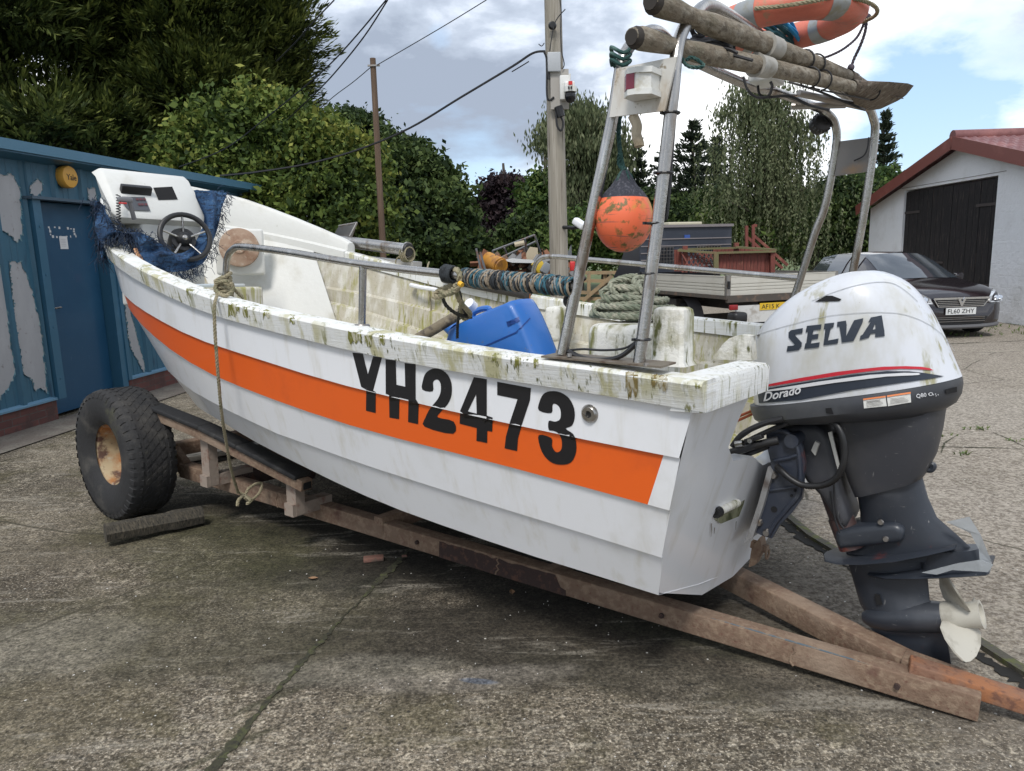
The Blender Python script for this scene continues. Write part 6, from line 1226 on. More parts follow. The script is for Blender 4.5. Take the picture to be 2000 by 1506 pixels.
# frayed blue net cloth swagged over the console
NETB=mat('blue_net_cloth',(.020,.060,.14),.95,0,[((.045,.11,.22),5,.45,.65,(1,1,2)),((.012,.025,.055),22,.50,.62,(1,1,4)),((.09,.15,.23),60,.60,.70,U)],bump=((22,1,(1,3,1)),(70,.8,U)))
NETD=mat('dark_net_fringe',(.014,.024,.048),.95,0,[((.04,.07,.12),30,.5,.65,U)])
net=thing('net_cloth','frayed blue net cloth swagged around the console and steering wheel','net',B(320,500,s=3.6),BOAT)
def cloth(top,bot,s,nm,m=NETB,amp=.022,nf=8,edge=True):
    T_=cr([B(x,y,s=s if not isinstance(s,(list,tuple)) else s[i]) for i,(x,y) in enumerate(top)],6); Bo=cr([B(x,y,s=s if not isinstance(s,(list,tuple)) else s[i]) for i,(x,y) in enumerate(bot)],6); rows=[]
    nrm=Vector((-1,.35,.1)).normalized()
    for i,(a,b_) in enumerate(zip(T_,Bo)):
        row=[]
        for j in range(13):
            v=j/12; p=a.lerp(b_,v); f=math.sin(v*nf+math.sin(i*.35)*1.3+.25*i)*amp+math.sin(v*nf*2.3+i*.5)*amp*.5+random.uniform(-.003,.003); row.append(p+nrm*(f+.02*math.sin(math.pi*v)))
        rows.append(row)
    mb=MB(BOAT); mb.grid(rows); mb.grid([[p-nrm*.006 for p in r] for r in rows]); mb.obj(nm,m,net,smooth=True,auto=180); return rows
E1=cloth([(185,393),(200,400),(212,425),(230,450),(252,455),(275,455),(300,468),(325,482),(345,494),(368,488),(388,462),(398,425),(386,375)],[(186,452),(196,470),(214,466),(236,462),(262,478),(280,520),(305,531),(330,532),(365,528),(398,512),(418,470),(424,420),(438,372)],[3.98,3.93,3.84,3.80,3.72,3.62,3.60,3.62,3.68,3.72,3.78,3.86,3.95],'cloth_swag')
E2=cloth([(378,372),(384,400),(392,430),(402,455)],[(444,376),(432,410),(424,445),(414,478)],[4.12,4.05,3.98,3.9],'cloth_fold',nf=12)
E3=cloth([(184,398),(188,440),(192,480)],[(206,402),(204,445),(200,515)],[4.06,4.02,4.0],'cloth_end',nf=7)
mb=MB(BOAT); mb.f=BOAT
def fringe(pts,n,L,spread,r=.0017):
    P=cr(pts,8)
    for k in range(n):
        p=P[random.randrange(len(P))]+Vector((random.gauss(0,spread),random.gauss(0,spread),random.gauss(0,spread))); q=p+Vector((random.gauss(-.01,.02),random.gauss(0,.025),-random.uniform(.3,1)*L)); mb.tube([p,(p+q)/2+Vector((random.gauss(0,.012),random.gauss(0,.012),random.gauss(0,.01))),q],r,4,cap=False)
fringe([r[-1] for r in E1][8:60],420,.06,.018); fringe([r[0] for r in E1][:45],190,.05,.016); fringe([r[-1] for r in E2],120,.05,.02); fringe([B(188,395,s=4.0),B(192,420,s=4.0),B(196,450,s=4.0)],160,.10,.02); fringe([B(235,452,s=3.74),B(262,462,s=3.70),B(285,490,s=3.64)],160,.08,.02); fringe([B(192,460,s=4.03),B(200,500,s=4.03)],60,.12,.012)
mb.obj('frayed_fringe',NETD,net)
mb=MB(BOAT)
for a in range(3): mb.tube(cr([B(263+a*4,486,s=3.66),B(270+a*3,505,s=3.62),B(277+a*2,522,s=3.58)],4),.008,6)
boatthing(mb,'copper_hoses','bundle of orange-brown hoses beside the net under the console','hose',mat('copper_hose',(.42,.22,.11),.5),B(270,505,s=3.6))
mb=MB(BOAT); mb.tube(cr([B(236,455,s=3.86),B(240,475,s=3.86),B(248,500,s=3.8)],5),.032,10); boatthing(mb,'white_fender','small white fender tucked behind the near gunwale by the console','fender',POSTM,B(240,475,s=3.86))
# ================================================================== blue shed
sd_=Vector((.1375,.9905,0)); SHO=Vector((-5.04,7.13,0)); sn=Vector((.9905,-.1375,0))
SH=Fr(SHO,sd_,-sn,(0,0,1))       # x along the wall (away), y into the shed, z up ; origin at picture left edge
def S(px,py,y=0): return at(px,py,y=y,f=SH)
shed=thing('metal_shed','blue box-ribbed metal shed with peeling paint on the far left','shed',(0,0,0),SH)
BLU=mat('blue_sheet_paint',(.030,.110,.170),.45,.0,[((.040,.12,.18),1.5,.4,.7,(1,1,.5)),((.015,.055,.10),9,.55,.75,(2,2,.3)),((.10,.16,.20),40,.66,.74,U)],coat=.1,rvar=.08)
BLT=mat('blue_trim_paint',(.035,.115,.185),.38,.0,[((.06,.16,.26),3,.5,.8,U)],coat=.1)
BLD=mat('blue_door_paint',(.010,.060,.125),.38,.0,[((.018,.08,.155),1.2,.4,.7,U),((.04,.10,.16),18,.64,.72,(4,4,.6))],coat=.15)
ZINC=mat('bare_zinc',(.36,.36,.37),.6,.15,[((.40,.40,.41),5,.45,.7,(1,1,.3)),((.22,.20,.19),18,.6,.75,U)],bump=((30,.2,U),))
Lw=5.45; zt=2.705
d0=S(66,400).x; d1=S(188,400).x; dz1=S(120,396).z
def ribbed_wall(x0,x1,z0,z1):
    rows=[[],[]]; x=x0; per=.418; off=.31
    pts=[(x0,0)]; k=math.floor((x0-off)/per)
    while True:
        c=off+per*k; k+=1
        if c>x1+.1: break
        for dx,dy in ((-.045,0),(-.022,-.035),(.022,-.035),(.045,0),(.125,0),(.130,-.006),(.136,-.006),(.141,0),(.205,0),(.210,-.006),(.216,-.006),(.221,0)):
            if x0<c+dx<x1: pts.append((c+dx,dy))
    pts.append((x1,0)); pts.sort(); mb.grid([[(p[0],p[1],z0) for p in pts],[(p[0],p[1],z1) for p in pts]])
mb=MB(SH); ribbed_wall(-3.5,d0-.10,.24,zt); ribbed_wall(d1+.16,Lw,.24,zt); ribbed_wall(d0-.10,d1+.16,dz1+.02,zt)
mb.poly([(Lw,0,.0),(Lw,4,.0),(Lw,4,2.5),(Lw,0,zt)]); mb.poly([(-3.5,0,.0),(-3.5,4,.0),(-3.5,4,2.5),(-3.5,0,zt)]); mb.poly([(Lw,4,0),(-3.5,4,0),(-3.5,4,2.5),(Lw,4,2.5)]); mb.obj('ribbed_wall',BLU,shed)
mb=MB(SH); mb.box((Lw+.0,-.02,zt/2+.1),(.12,.06,zt-.3)); mb.obj('corner_trim',BLT,shed)
mb=MB(SH); mb.prism([(-3.6,-.22,zt+.03),(-3.6,-.02,zt+.0),(-3.6,4.2,zt-.25),(-3.6,4.2,zt-.05),(-3.6,-.22,zt+.13)],(Lw+3.85,0,0)); mb.obj('roof',BLT,shed)
mb=MB(SH); mb.box(((Lw-3.4)/2,-.235,zt+.095),(Lw+3.75,.022,.095)); mb.prism([(-3.6,-.222,zt+.135),(-3.6,-.245,zt+.135),(-3.6,-.245,zt+.150),(-3.6,-.14,zt+.160),(-3.6,-.10,zt+.150)],(Lw+3.75,0,0)); mb.obj('roof_fascia',mat('blue_fascia',(.075,.185,.27),.35,0,[((.09,.20,.31),2,.5,.8,U)]),shed)
BRI,nt,b=newmat('red_brick'); tcn=N(nt,'ShaderNodeTexCoord',name='TC'); mp=N(nt,'ShaderNodeMapping'); mp.inputs['Rotation'].default_value=(math.pi/2,0,0); nt.links.new(tcn.outputs['Object'],mp.inputs[0]); br_=N(nt,'ShaderNodeTexBrick',i={'Scale':1.0,'Mortar Size':.005,'Brick Width':.225,'Row Height':.075,'Color1':(.15,.055,.045,1),'Color2':(.10,.04,.035,1),'Mortar':(.09,.08,.07,1)}); nt.links.new(mp.outputs[0],br_.inputs[0])
cc_=mixc(nt,step(nt,nz(nt,5,5,.6),.45,.65),br_.outputs[0],(.075,.04,.035)); nt.links.new(cc_,b.inputs['Base Color']); b.inputs['Roughness'].default_value=.9; bn=N(nt,'ShaderNodeBump',i={'Strength':.5,'Distance':.008}); nt.links.new(br_.outputs[1],bn.inputs['Height']); bn.invert=True; nt.links.new(bn.outputs[0],b.inputs['Normal'])
mb=MB(SH); mb.box(((d0-.1-3.5)/2,.05,.115),(d0-.1+3.5,.16,.25)); mb.box(((d1+.16+Lw)/2,.05,.115),(Lw-d1-.16,.16,.25)); mb.obj('brick_plinth',BRI,shed)
mb=MB(SH); mb.prism([(-3.5,-.055,.225),(-3.5,-.06,.245),(-3.5,0,.262),(-3.5,0,.25)],(d0-.1+3.5,0,0)); mb.prism([(d1+.16,-.055,.225),(d1+.16,-.06,.245),(d1+.16,0,.262),(d1+.16,0,.25)],(Lw-d1-.16,0,0)); mb.obj('drip_flashing',mat('pale_blue_flashing',(.16,.30,.42),.4),shed)
# door
mb=MB(SH); mb.box(((d0+d1)/2,.10,dz1/2+.02),(d1-d0,.05,dz1-.04)); dr=mb.obj('door',BLD,shed)
mb=MB(SH); mb.box((d0-.05,-.03,dz1/2+.13),(.11,.09,dz1-.26+.06)); mb.box((d1+.06,.02,dz1/2),(.10,.16,dz1)); mb.box((d1+.14,-.03,dz1/2+.13),(.06,.09,dz1-.2)); mb.obj('door_frame',BLT,shed)
mb=MB(SH)
for z in (.45,1.0,1.55,2.05): mb.lathe([(0,.006),(.012,.006),(.015,0)],(d0-.05,-.076,z),(0,-1,0),8)
mb.obj('frame_bolts',BLT,shed)
mb=MB(SH); mb.box(((d0+d1)/2,-.05,dz1+.02),(d1-d0+.30,.14,.03)); mb.obj('door_head_flashing',mat('dark_flashing',(.06,.10,.14),.5),shed)
h=S(97,603,y=.07); mb=MB(SH); mb.box((h.x+.01,.065,h.z),(.03,.01,.14)); mb.tube([(h.x,.065,h.z),(h.x,.02,h.z),(h.x+.11,.018,h.z+.006)],.010,8); mb.obj('door_handle',STEEL,dr,smooth=True)
h=S(124,474,y=.075); mb=MB(SH); mb.box((h.x,.072,h.z),(.12,.004,.14)); nt_=mb.obj('notice',mat('paper_white',(.62,.62,.62),.6),dr); mb=MB(SH)
for k in range(5): mb.box((h.x-.005,.069,h.z+.035-k*.018),(.075,.001,.004))
mb.obj('notice_print',mat('pale_ink',(.4,.4,.42),.7),nt_)
mb=MB(SH)
for px,py in ((96,444),(106,444),(115,445),(132,446),(139,447),(145,448),(145,452),(98,452),(99,458),(104,462),(112,463),(120,463),(131,462),(138,462),(148,461),(97,448),(146,457)):
    h=S(px+random.uniform(-1,1),py,y=.074); mb.box((h.x,.0735,h.z),(random.uniform(.012,.03),.002,random.uniform(.010,.03)))
mb.obj('sign_residue',mat('residue_white',(.55,.56,.56),.7),dr)
# flakes where the blue has peeled to bare metal: ragged sheets between the ribs
def peel(pts,ragged=.012):
    P=[S(x,y,y=-.004) for x,y in pts]; P.append(P[0]); Q=resample(P,.035); Q=[Vector((q.x+random.uniform(-1,1)*ragged,-.0075,q.z+random.uniform(-1,1)*ragged*2)) for q in Q[:-1]]
    mb=MB(SH); mb.prism(Q,(0,.004,0)); mb.obj('bare_metal_patch',ZINC,shed)
    Q2=[Vector((q.x*1.0+random.uniform(-.004,.012),-.010,q.z+random.uniform(-.01,.01))) for q in Q]; mb=MB(SH)
    for i in range(0,len(Q)-1,1):
        if True: mb.poly([Q[i],Q[i+1],Q2[i+1]+Vector((0,-.012,-.01))])
    mb.obj('curled_paint_edge',mat('paint_flake',(.10,.22,.26),.5,0,[((.30,.36,.33),20,.5,.65,U)]),shed)
peel([(-40,330),(0,338),(22,338),(37,368),(42,455),(32,478),(20,462),(5,452),(-40,440)]); peel([(17,505),(40,512),(60,560),(78,640),(88,735),(90,768),(82,758),(70,764),(58,735),(44,728),(30,640)]); peel([(-60,500),(3,520),(12,590),(20,680),(30,720),(22,745),(12,760),(5,775),(-60,800)]); peel([(57,362),(68,352),(80,352),(83,378),(78,381),(57,378)]); peel([(170,368),(178,366),(186,368),(188,392),(170,390)]); peel([(241,575),(252,600),(262,640),(276,690),(283,718),(279,726),(270,708),(258,690),(250,660)])
# alarm bell box
c=S(126,346,y=-.05); al=thing('alarm_box','round yellow alarm box fixed above the blue shed door','alarm box',(c.x,0,c.z),SH)
mb=MB(SH); mb.lathe([(.115,0),(.120,.03),(.120,.075),(.112,.092),(.08,.098),(0,.10)],(c.x,-.03,c.z),(0,-1,0),36); ab=mb.obj('bell_cover',mat('yellow_plastic',(.62,.33,.055),.45,0,[((.45,.22,.05),5,.5,.8,U)]),al,smooth=True,auto=40)
text_on('Yale',(c.x-.072,-.1315,c.z-.035),(1,0,0),(0,0,1),.062,'lettering',mat('black_print',(.012,.012,.013),.5),ab,f=SH,offset=.012,width=.15)
mb=MB(SH); mb.box((c.x,-.02,c.z),(.12,.05,.12)); mb.obj('back_plate',BLT,al)
# ================================================================== white barn
BN=Fr((9.83,14.6,0),(.03,.99955,0),(-.99955,.03,0),(0,0,1))   # x along gable (away), y towards the yard, z up
def Bn(px,py,y=0): return at(px,py,y=y,f=BN)
barn=thing('barn','white painted barn with a maroon tile-sheet roof and black doors','barn',(2,0,0),BN)
WH,nt,b=newmat('white_painted_block'); N(nt,'ShaderNodeTexCoord',name='TC'); c_=mixc(nt,step(nt,nz(nt,1.2,6,.6),.5,.8),(.76,.77,.79),(.60,.60,.59)); c_=mixc(nt,step(nt,nz(nt,26,4,.6,(1,1,2.5)),.66,.76),c_,(.36,.34,.31)); nt.links.new(c_,b.inputs['Base Color']); b.inputs['Roughness'].default_value=.8
mp=N(nt,'ShaderNodeMapping'); mp.inputs['Rotation'].default_value=(math.pi/2,0,0); nt.links.new(nt.nodes['TC'].outputs['Object'],mp.inputs[0]); bt_=N(nt,'ShaderNodeTexBrick',i={'Scale':1.0,'Mortar Size':.012,'Mortar Smooth':.6,'Brick Width':.46,'Row Height':.23}); nt.links.new(mp.outputs[0],bt_.inputs[0])
b1=N(nt,'ShaderNodeBump',i={'Strength':.22,'Distance':.02}); b1.invert=True; nt.links.new(bt_.outputs[1],b1.inputs['Height']); b2=N(nt,'ShaderNodeBump',i={'Strength':.8,'Distance':.03}); nt.links.new(nz(nt,9,6,.65),b2.inputs['Height']); nt.links.new(b1.outputs[0],b2.inputs['Normal']); nt.links.new(b2.outputs[0],b.inputs['Normal'])
ap=Bn(1860,272,y=.3); ev=Bn(1674,405,y=.3); xl=Bn(1697,470).x; sl=(ap.z-ev.z)/(ev.x-ap.x); xr=ap.x-(xl-ap.x)
zat=lambda x: ap.z-abs(x-ap.x)*sl-.10
D0=Bn(1950,344); D1=Bn(1767,371); dz_=(D0.z+D1.z)/2
mb=MB(BN); Dp=9.0
mb.prism([(xl,0,0),(xl,0,zat(xl)),(ap.x,0,zat(ap.x)),(xr,0,zat(xr)),(xr,0,0),(D0.x,0,0),(D0.x,0,dz_),(D1.x,0,dz_),(D1.x,0,0)],(0,-.25,0)); mb.poly([(xl,-.25,0),(xl,-Dp,0),(xl,-Dp,zat(xl)),(xl,-.25,zat(xl))]); mb.poly([(xr,-.25,0),(xr,-Dp,0),(xr,-Dp,zat(xr)),(xr,-.25,zat(xr))]); mb.obj('wall',WH,barn)
RF=mat('maroon_sheet',(.165,.062,.060),.5,0,[((.27,.11,.10),1.6,.45,.75,U),((.14,.05,.045),10,.55,.75,U)])
for sgn in (1,-1):   # tile-profile sheet: waves across, steps down the slope
    mb=MB(BN); ny=110; nx=15; xe=(ev.x-ap.x)+.05; rows=[]
    for i in range(nx*3+1):
        u=i/(nx*3); st_=(i%3); x=ap.x+sgn*u*xe; row=[]
        for j in range(ny*2+1): y=.28-(Dp+.5)*j/(ny*2); row.append((x,y,ap.z+.04-u*xe*sl+.030*math.cos(y*2*math.pi/.20)*.6+(0.0 if st_ else .028)))
        rows.append(row)
    mb.grid(rows); rf=mb.obj('roof',RF,barn,smooth=True,auto=50)
mb=MB(BN); mb.tube([(ap.x,.30,ap.z+.06),(ap.x,-Dp-.2,ap.z+.06)],.13,12); mb.obj('ridge_cap',RF,rf,smooth=True)
for sgn in (1,-1):
    a=Vector((ap.x,.30,ap.z-.07)); b_=Vector((ap.x+sgn*((ev.x-ap.x)+.05),.30,ev.z-.09)); mb=MB(BN); mb.bar(a,b_,.035,.26,up=(0,0,1)); mb.obj('barge_board',mat('maroon_trim',(.17,.050,.040),.45,0,[((.24,.085,.07),3,.5,.8,U)]),barn)
DW=mat('black_tarred_boards',(.008,.007,.008),.9,0,[((.022,.017,.018),7,.45,.7,(8,8,.5)),((.14,.10,.085),9,.60,.70,(9,9,.25)),((.20,.16,.14),30,.66,.74,(6,6,.2))],bump=((30,.6,(5,5,.4)),))
xm=(D0.x+D1.x)/2
for a0,a1 in ((D0.x,xm),(xm,D1.x)):
    lf=None; n=9; mb=MB(BN)
    for k in range(n):
        w=(a1-a0)/n; mb.box((a0+w*(k+.5),-.06-random.uniform(0,.008),(dz_-.06)/2+.03),(w-.012,.03,dz_-.08-random.uniform(0,.03)))
    mb.box(((a0+a1)/2,-.09,dz_/2),((a1-a0)-.02,.02,dz_-.06)); dl=mb.obj('door',DW,barn)
    e=a0 if a0==D0.x else a1; s_=1 if a0==D0.x else -1
    for z in (dz_-.55,.7): mb=MB(BN); mb.box((e+s_*.38,-.035,z),(.72,.012,.06)); mb.obj('strap_hinge',mat('rusty_black_hinge',(.05,.04,.038),.8),dl)
mb=MB(BN); mb.box((xm+.12,-.035,1.15),(.3,.015,.05)); mb.obj('door_bolt',mat('rusty_black_hinge',(.05,.04,.038),.8),barn)
mb=MB(BN); mb.box((xm,.004,dz_+.06),(D1.x-D0.x+.5,.012,.012)); mb.obj('lintel_crack',mat('grey_crack',(.25,.23,.22),.9),barn)
joint([(1915,622),(1960,628),(2010,636),(2080,648)],.16,name='mossy_edge')
# ================================================================== utility poles and wires
def pole(px0,y0,px1,y1,Y,r,name,label,col):
    a=at(px0,y0,y=Y); b_=at(px1,y1,y=Y); d=(b_-a); base=a+d*((0-a.z)/d.z); top=b_; root=thing(name,label,'utility pole',base,group='utility poles'); mb=MB(); mb.tube([base-Vector((0,0,.1))]+[base.lerp(top,u) for u in (.2,.4,.6,.8,1)],r,16,rr=[r*1.08,r*1.05,r,r*.96,r*.92,r*.88]); mb.obj('pole',col,root,smooth=True); return root,base,top
PW=mat('silvered_pole_wood',(.27,.245,.20),.9,0,[((.36,.33,.28),4,.45,.65,(8,8,.25)),((.10,.08,.06),7,.54,.68,(9,9,.2)),((.08,.06,.05),14,.68,.76,(3,3,1))],bump=((20,.7,(5,5,.2)),))
PB=mat('brown_pole_wood',(.115,.075,.05),.9,0,[((.19,.13,.09),5,.5,.7,(6,6,.3))],bump=((20,.5,(5,5,.2)),))
up1,ub,ut=pole(1092,520,1077,-120,10.5,.125,'utility_pole','thick silvery wooden utility pole with a camera, seen left of the boat arch',PW)
up2,ub2,ut2=pole(747,470,728,114,12.9,.054,'utility_pole','slim brown wooden utility pole standing alone against the sky',PB)
mb=MB(); a=at(730,128,y=12.85); mb.box(a,(.20,.03,.025)); mb.obj('pole_bracket',STEELD,up2)
def G(px,py,Y): return at(px,py,y=Y)
mb=MB(); mb.box(G(1082,122,10.3),(.17,.09,.24),bev=.01); jx=mb.obj('junction_box',mat('grey_enclosure',(.40,.42,.44),.5),up1,smooth=True,auto=40)
mb=MB(); mb.box(G(1093,175,10.33),(.24,.05,.50)); mb.obj('mounting_board',mat('grey_board',(.10,.092,.08),.9) if False else mat('pale_board',(.36,.34,.31),.8),up1)
mb=MB(); mb.lathe([(0,.03),(.035,.03),(.05,.01),(.055,0)],G(1079,50,10.33),(0,-1,0),16); mb.obj('insulator',BLACK,up1,smooth=True)
mb=MB(); 
def cw(pts,Y,r=.010): mb.tube(cr([G(x,y,Y) for x,y in pts],6),r,6)
cw([(1063,102),(1068,120),(1068,180),(1072,196),(1082,190)],10.3,.014); cw([(1092,-10),(1096,20),(1095,60),(1097,100),(1102,125),(1098,135)],10.28,.007); cw([(1104,18),(1086,40),(1078,70),(1074,100)],10.28,.007); cw([(1052,86),(1058,90),(1063,84)],10.3,.006); cw([(1086,215),(1088,245),(1096,255),(1100,240),(1094,225)],10.25,.014); mb.tube([G(1090,208,10.25),G(1096,228,10.25)],.055,8); mb.tube([G(1071,140,10.3),G(1072,155,10.3)],.02,6); mb.obj('pole_wiring',CABLE,up1,smooth=True)
cmr=thing('security_camera','white dome security camera with a red lamp on the thick pole','camera',G(1112,175,10.2),group='cameras on the pole')
mb=MB(); mb.box(G(1103,172,10.25),(.13,.10,.30),bev=.01); mb.box(G(1112,168,10.2),(.14,.12,.10),bev=.02); mb.tube([G(1114,170,10.15),G(1114,180,10.15)],.085,16); cb=mb.obj('camera_housing',wp,cmr,smooth=True,auto=40)
mb=MB(); mb.sphere(G(1114,188,10.15),.075,16,10,(1,1,1.15)); mb.obj('dome',mat('black_dome',(.008,.008,.01),.12),cmr,smooth=True)
mb=MB(); mb.box(G(1114,162,10.12),(.05,.04,.04)); mb.obj('red_lamp',mat('red_button',(.55,.03,.03),.4),cmr); mb=MB(); 
for q in (1111,1116): mb.box(G(q,171,10.05),(.022,.02,.03))
mb.obj('camera_lens',BLACK,cmr); mb=MB(); mb.tube([G(1112,160,10.2),G(1113,144,10.2)],.014,6); mb.obj('camera_aerial',wp,cmr)
fl_=thing('floodlight','white bullet camera on a black arm low on the thick pole','camera',G(1130,436,10.3),group='cameras on the pole')
mb=MB(); mb.bar(G(1122,430,10.2),G(1142,444,10.1),.12,.10,bev=.03); mb.obj('lamp_body',mat('white_plastic',(.75,.76,.78),.35),fl_,smooth=True,auto=50); mb=MB(); mb.tube([G(1100,444,10.4),G(1122,445,10.25),G(1134,442,10.2)],.025,8); mb.obj('arm',BLACK,fl_,smooth=True)
def wire3(a,b_,sag,r,label,name='overhead_wire'):
    P=[a.lerp(b_,u)-Vector((0,0,sag*4*u*(1-u))) for u in np.linspace(0,1,28)]; mb=MB(); mb.tube(P,r,5); single(mb,name,label,'wire',CABLE,P[0],group='overhead wires')
a=G(1063,101,10.4); e_=SH.w(S(430,345,y=-.2))
def wpx(pts,r,label):
    mb=MB(); mb.tube(cr([G(x,y,Y) for x,y,Y in pts],6),r,5); single(mb,'overhead_wire',label,'wire',CABLE,G(*pts[0]),group='overhead wires')
wpx([(1064,100,10.4),(1040,104,10.5),(1000,130,10.7),(900,190,11.1),(800,250,11.6),(700,292,12.0),(600,320,12.2),(500,336,12.3),(430,343,12.35)],.016,'thick black wire sagging from the thick pole to the shed roof')
wpx([(1033,120,10.4),(1020,128,10.45),(1000,140,10.6)],.008,'short loose wire end beside the thick black wire')
wpx([(950,0,11),(860,55,11.8),(735,128,12.85)],.007,'thin wire rising right from the top of the slim brown pole')
wpx([(728,128,12.85),(690,160,13.2),(650,190,13.6),(600,235,14)],.007,'thin wire dropping left from the top of the slim brown pole')
wpx([(653,0,12),(610,45,12),(580,80,12.4),(540,120,13)],.011,'leftmost overhead wire, ending in the dark cypress')
wpx([(754,0,10),(700,65,10.5),(650,120,11),(600,165,11.4),(520,230,12),(440,290,12.3),(350,326,12.4)],.010,'upper of two close wires crossing in front of the cypress to the shed')
wpx([(757,0,10),(712,70,10.5),(660,135,11),(618,180,11.4),(560,235,12.6)],.010,'lower of two close wires crossing the sky towards the cypress')
# ================================================================== flatbed truck
TR=Fr((3.36,11.5,0),(.9535,.3015,0),(-.3015,.9535,0),(0,0,1))   # x along the tailgate to the right, y forward, z up
tk=thing('flatbed_truck','beige dropside flatbed truck with a dark headboard, tail towards the boat','truck',(1,1.3,0),TR)
ALU=mat('beige_dropside',(.50,.485,.43),.45,.0,[((.38,.35,.29),2,.5,.8,U),((.25,.21,.16),26,.66,.78,U)])
BKG=mat('dirty_black_chassis',(.020,.018,.017),.7,0,[((.06,.045,.035),8,.5,.7,U)])
zb_,zt_=.90,1.20
def drop(x0,y0,x1,y1,name,par=None):
    mb=MB(TR); a=Vector((x0,y0,0)); b2=Vector((x1,y1,0)); d=(b2-a); L=d.length; d.normalize(); n2=Vector((d.y,-d.x,0)); h=(zt_-zb_)
    prof=[(0,0),(.02,.0),(.022,.03),(.022,.06),(.012,.065),(.012,.075),(.022,.08),(.022,.11),(.012,.115),(.012,.125),(.022,.13),(.022,.16),(.012,.165),(.012,.175),(.022,.18),(.022,.28),(.028,.285),(.028,.30),(0,.30)]
    rows=[[a+d*u+n2*o+Vector((0,0,zb_+z*h/.30)) for o,z in prof] for u in (0,L)]; mb.grid(rows); mb.poly(rows[0]); mb.poly(rows[1]); return mb.obj(name,ALU,tk)
drop(.05,0,2.0,0,'tailgate'); drop(0,2.9,0,.05,'side_panel'); drop(2.05,.05,2.05,2.9,'side_panel')
for x,y in ((0.02,0.02),(2.03,.02)): mb=MB(TR); mb.box((x,y,(zb_+zt_)/2),(.07,.07,zt_-zb_+.02)); mb.obj('corner_post',STEELD,tk)
mb=MB(TR); mb.box((.0+.012,-.03,zt_-.14),(.03,.03,.12)); mb.obj('latch',BLACK,tk)
mb=MB(TR); mb.box((1.02,1.45,zb_-.03),(2.1,2.95,.06)); mb.box((1.02,.0,zb_-.07),(2.05,.06,.08)); mb.obj('bed_floor',mat('dark_bed_edge',(.07,.06,.05),.8,0,[((.15,.10,.07),9,.5,.7,U)]),tk)
mb=MB(TR); mb.box((.55,2.1,zb_-.18),(.10,4.1,.18)); mb.box((1.5,2.1,zb_-.18),(.10,4.1,.18)); mb.box((1.02,1.2,.45),(1.6,.10,.12)); mb.box((.14,1.8,.62),(.25,.5,.3)); mb.obj('chassis',BKG,tk)
mb=MB(TR); mb.box((1.02,-.02,.60),(1.75,.04,.27)); tl=mb.obj('tail_board',mat('white_tail_board',(.55,.55,.53),.5,0,[((.35,.32,.28),5,.5,.7,U)]),tk)
q=at(1487,599,y=-.045,f=TR); mb=MB(TR); mb.box((q.x+.22,-.046,q.z),(.50,.008,.11)); np_=mb.obj('number_plate',mat('yellow_plate',(.62,.40,.02),.4),tk); text_on('AF15 K',(q.x+.0,-.0515,q.z-.035),(1,0,0),(0,0,1),.070,'plate_characters',mat('black_print',(.012,.012,.013),.5),np_,f=TR,offset=.008,width=.34)
q=at(1450,615,y=-.25,f=TR); mb=MB(TR); mb.box((q.x+.0,-.12,q.z-.05),(.24,.24,.17),bev=.05); mb.obj('tail_lamp_box',BLACK,tk,smooth=True,auto=50)
q=at(1440,604,y=-.2,f=TR); mb=MB(TR); mb.box((q.x,-.10,q.z+.02),(.14,.05,.08),bev=.01); mb.obj('tail_lamp',mat('red_lamp_lens',(.25,.012,.014),.25),tk,smooth=True)
text_on('WAKEFIELD',(.26,-.0415,.685),(1,0,0),(0,0,1),.025,'tail_print',mat('pale_ink',(.4,.4,.42),.7),tl,f=TR,width=.3) if False else None
for x in (.18,1.86):
    mb=MB(TR); mb.lathe([(.0,-.08),(.20,-.08),(.24,-.10),(.33,-.10),(.35,-.06),(.35,.06),(.33,.10),(.24,.10),(.20,.07),(.0,.05)],(x,1.55,.35),(-1,0,0),28); wv_=mb.obj('wheel',mat('truck_tyre',(.02,.02,.021),.8),tk,smooth=True,auto=40)
    mb=MB(TR); mb.lathe([(.19,.06),(.17,.02),(.10,.03),(.06,.09),(.0,.09)],(x,1.55,.35),(-1,0,0),20); mb.obj('rim',STEELD,wv_,smooth=True)
    mb=MB(TR); P=[Vector((x,1.55+math.cos(a)*.44,.38+math.sin(a)*.44)) for a in np.linspace(.1,3.04,13)]; mb.grid([[p+Vector((w,0,0)) for p in P] for w in (-.13,.13)]); mb.obj('mudguard',mat('grey_mudguard',(.10,.10,.11),.6),tk,smooth=True)
# headboard with mesh windows, and cab beyond
mb=MB(TR); mb.box((1.02,2.93,1.62),(2.0,.05,.86)); hbd=mb.obj('headboard',mat('dark_blue_grey_board',(.028,.034,.048),.5,0,[((.05,.055,.07),3,.5,.75,U)]),tk)
mb=MB(TR)
for k in range(5): mb.box((1.02,2.9,1.30+k*.13),(1.98,.02,.02))
mb.box((1.02,2.9,2.06),(2.04,.07,.05)); mb.obj('headboard_ribs',mat('pale_board_trim',(.20,.18,.18),.5),hbd)
for x in (.45,1.5): mb=MB(TR); mb.box((x,2.895,1.5),(.55,.012,.34)); wn=mb.obj('mesh_window',mat('dark_window',(.012,.014,.018),.2),hbd); mb=MB(TR); [mb.box((x-.26+.065*k,2.885,1.5),(.006,.006,.34)) for k in range(9)]; [mb.box((x,2.885,1.34+.065*k),(.55,.006,.006)) for k in range(6)]; mb.obj('window_mesh',STEELD,wn)
mb=MB(TR); mb.box((1.02,2.895,1.86),(.12,.01,.06)); mb.obj('blue_badge',mat('badge_blue',(.03,.08,.3),.5),hbd)
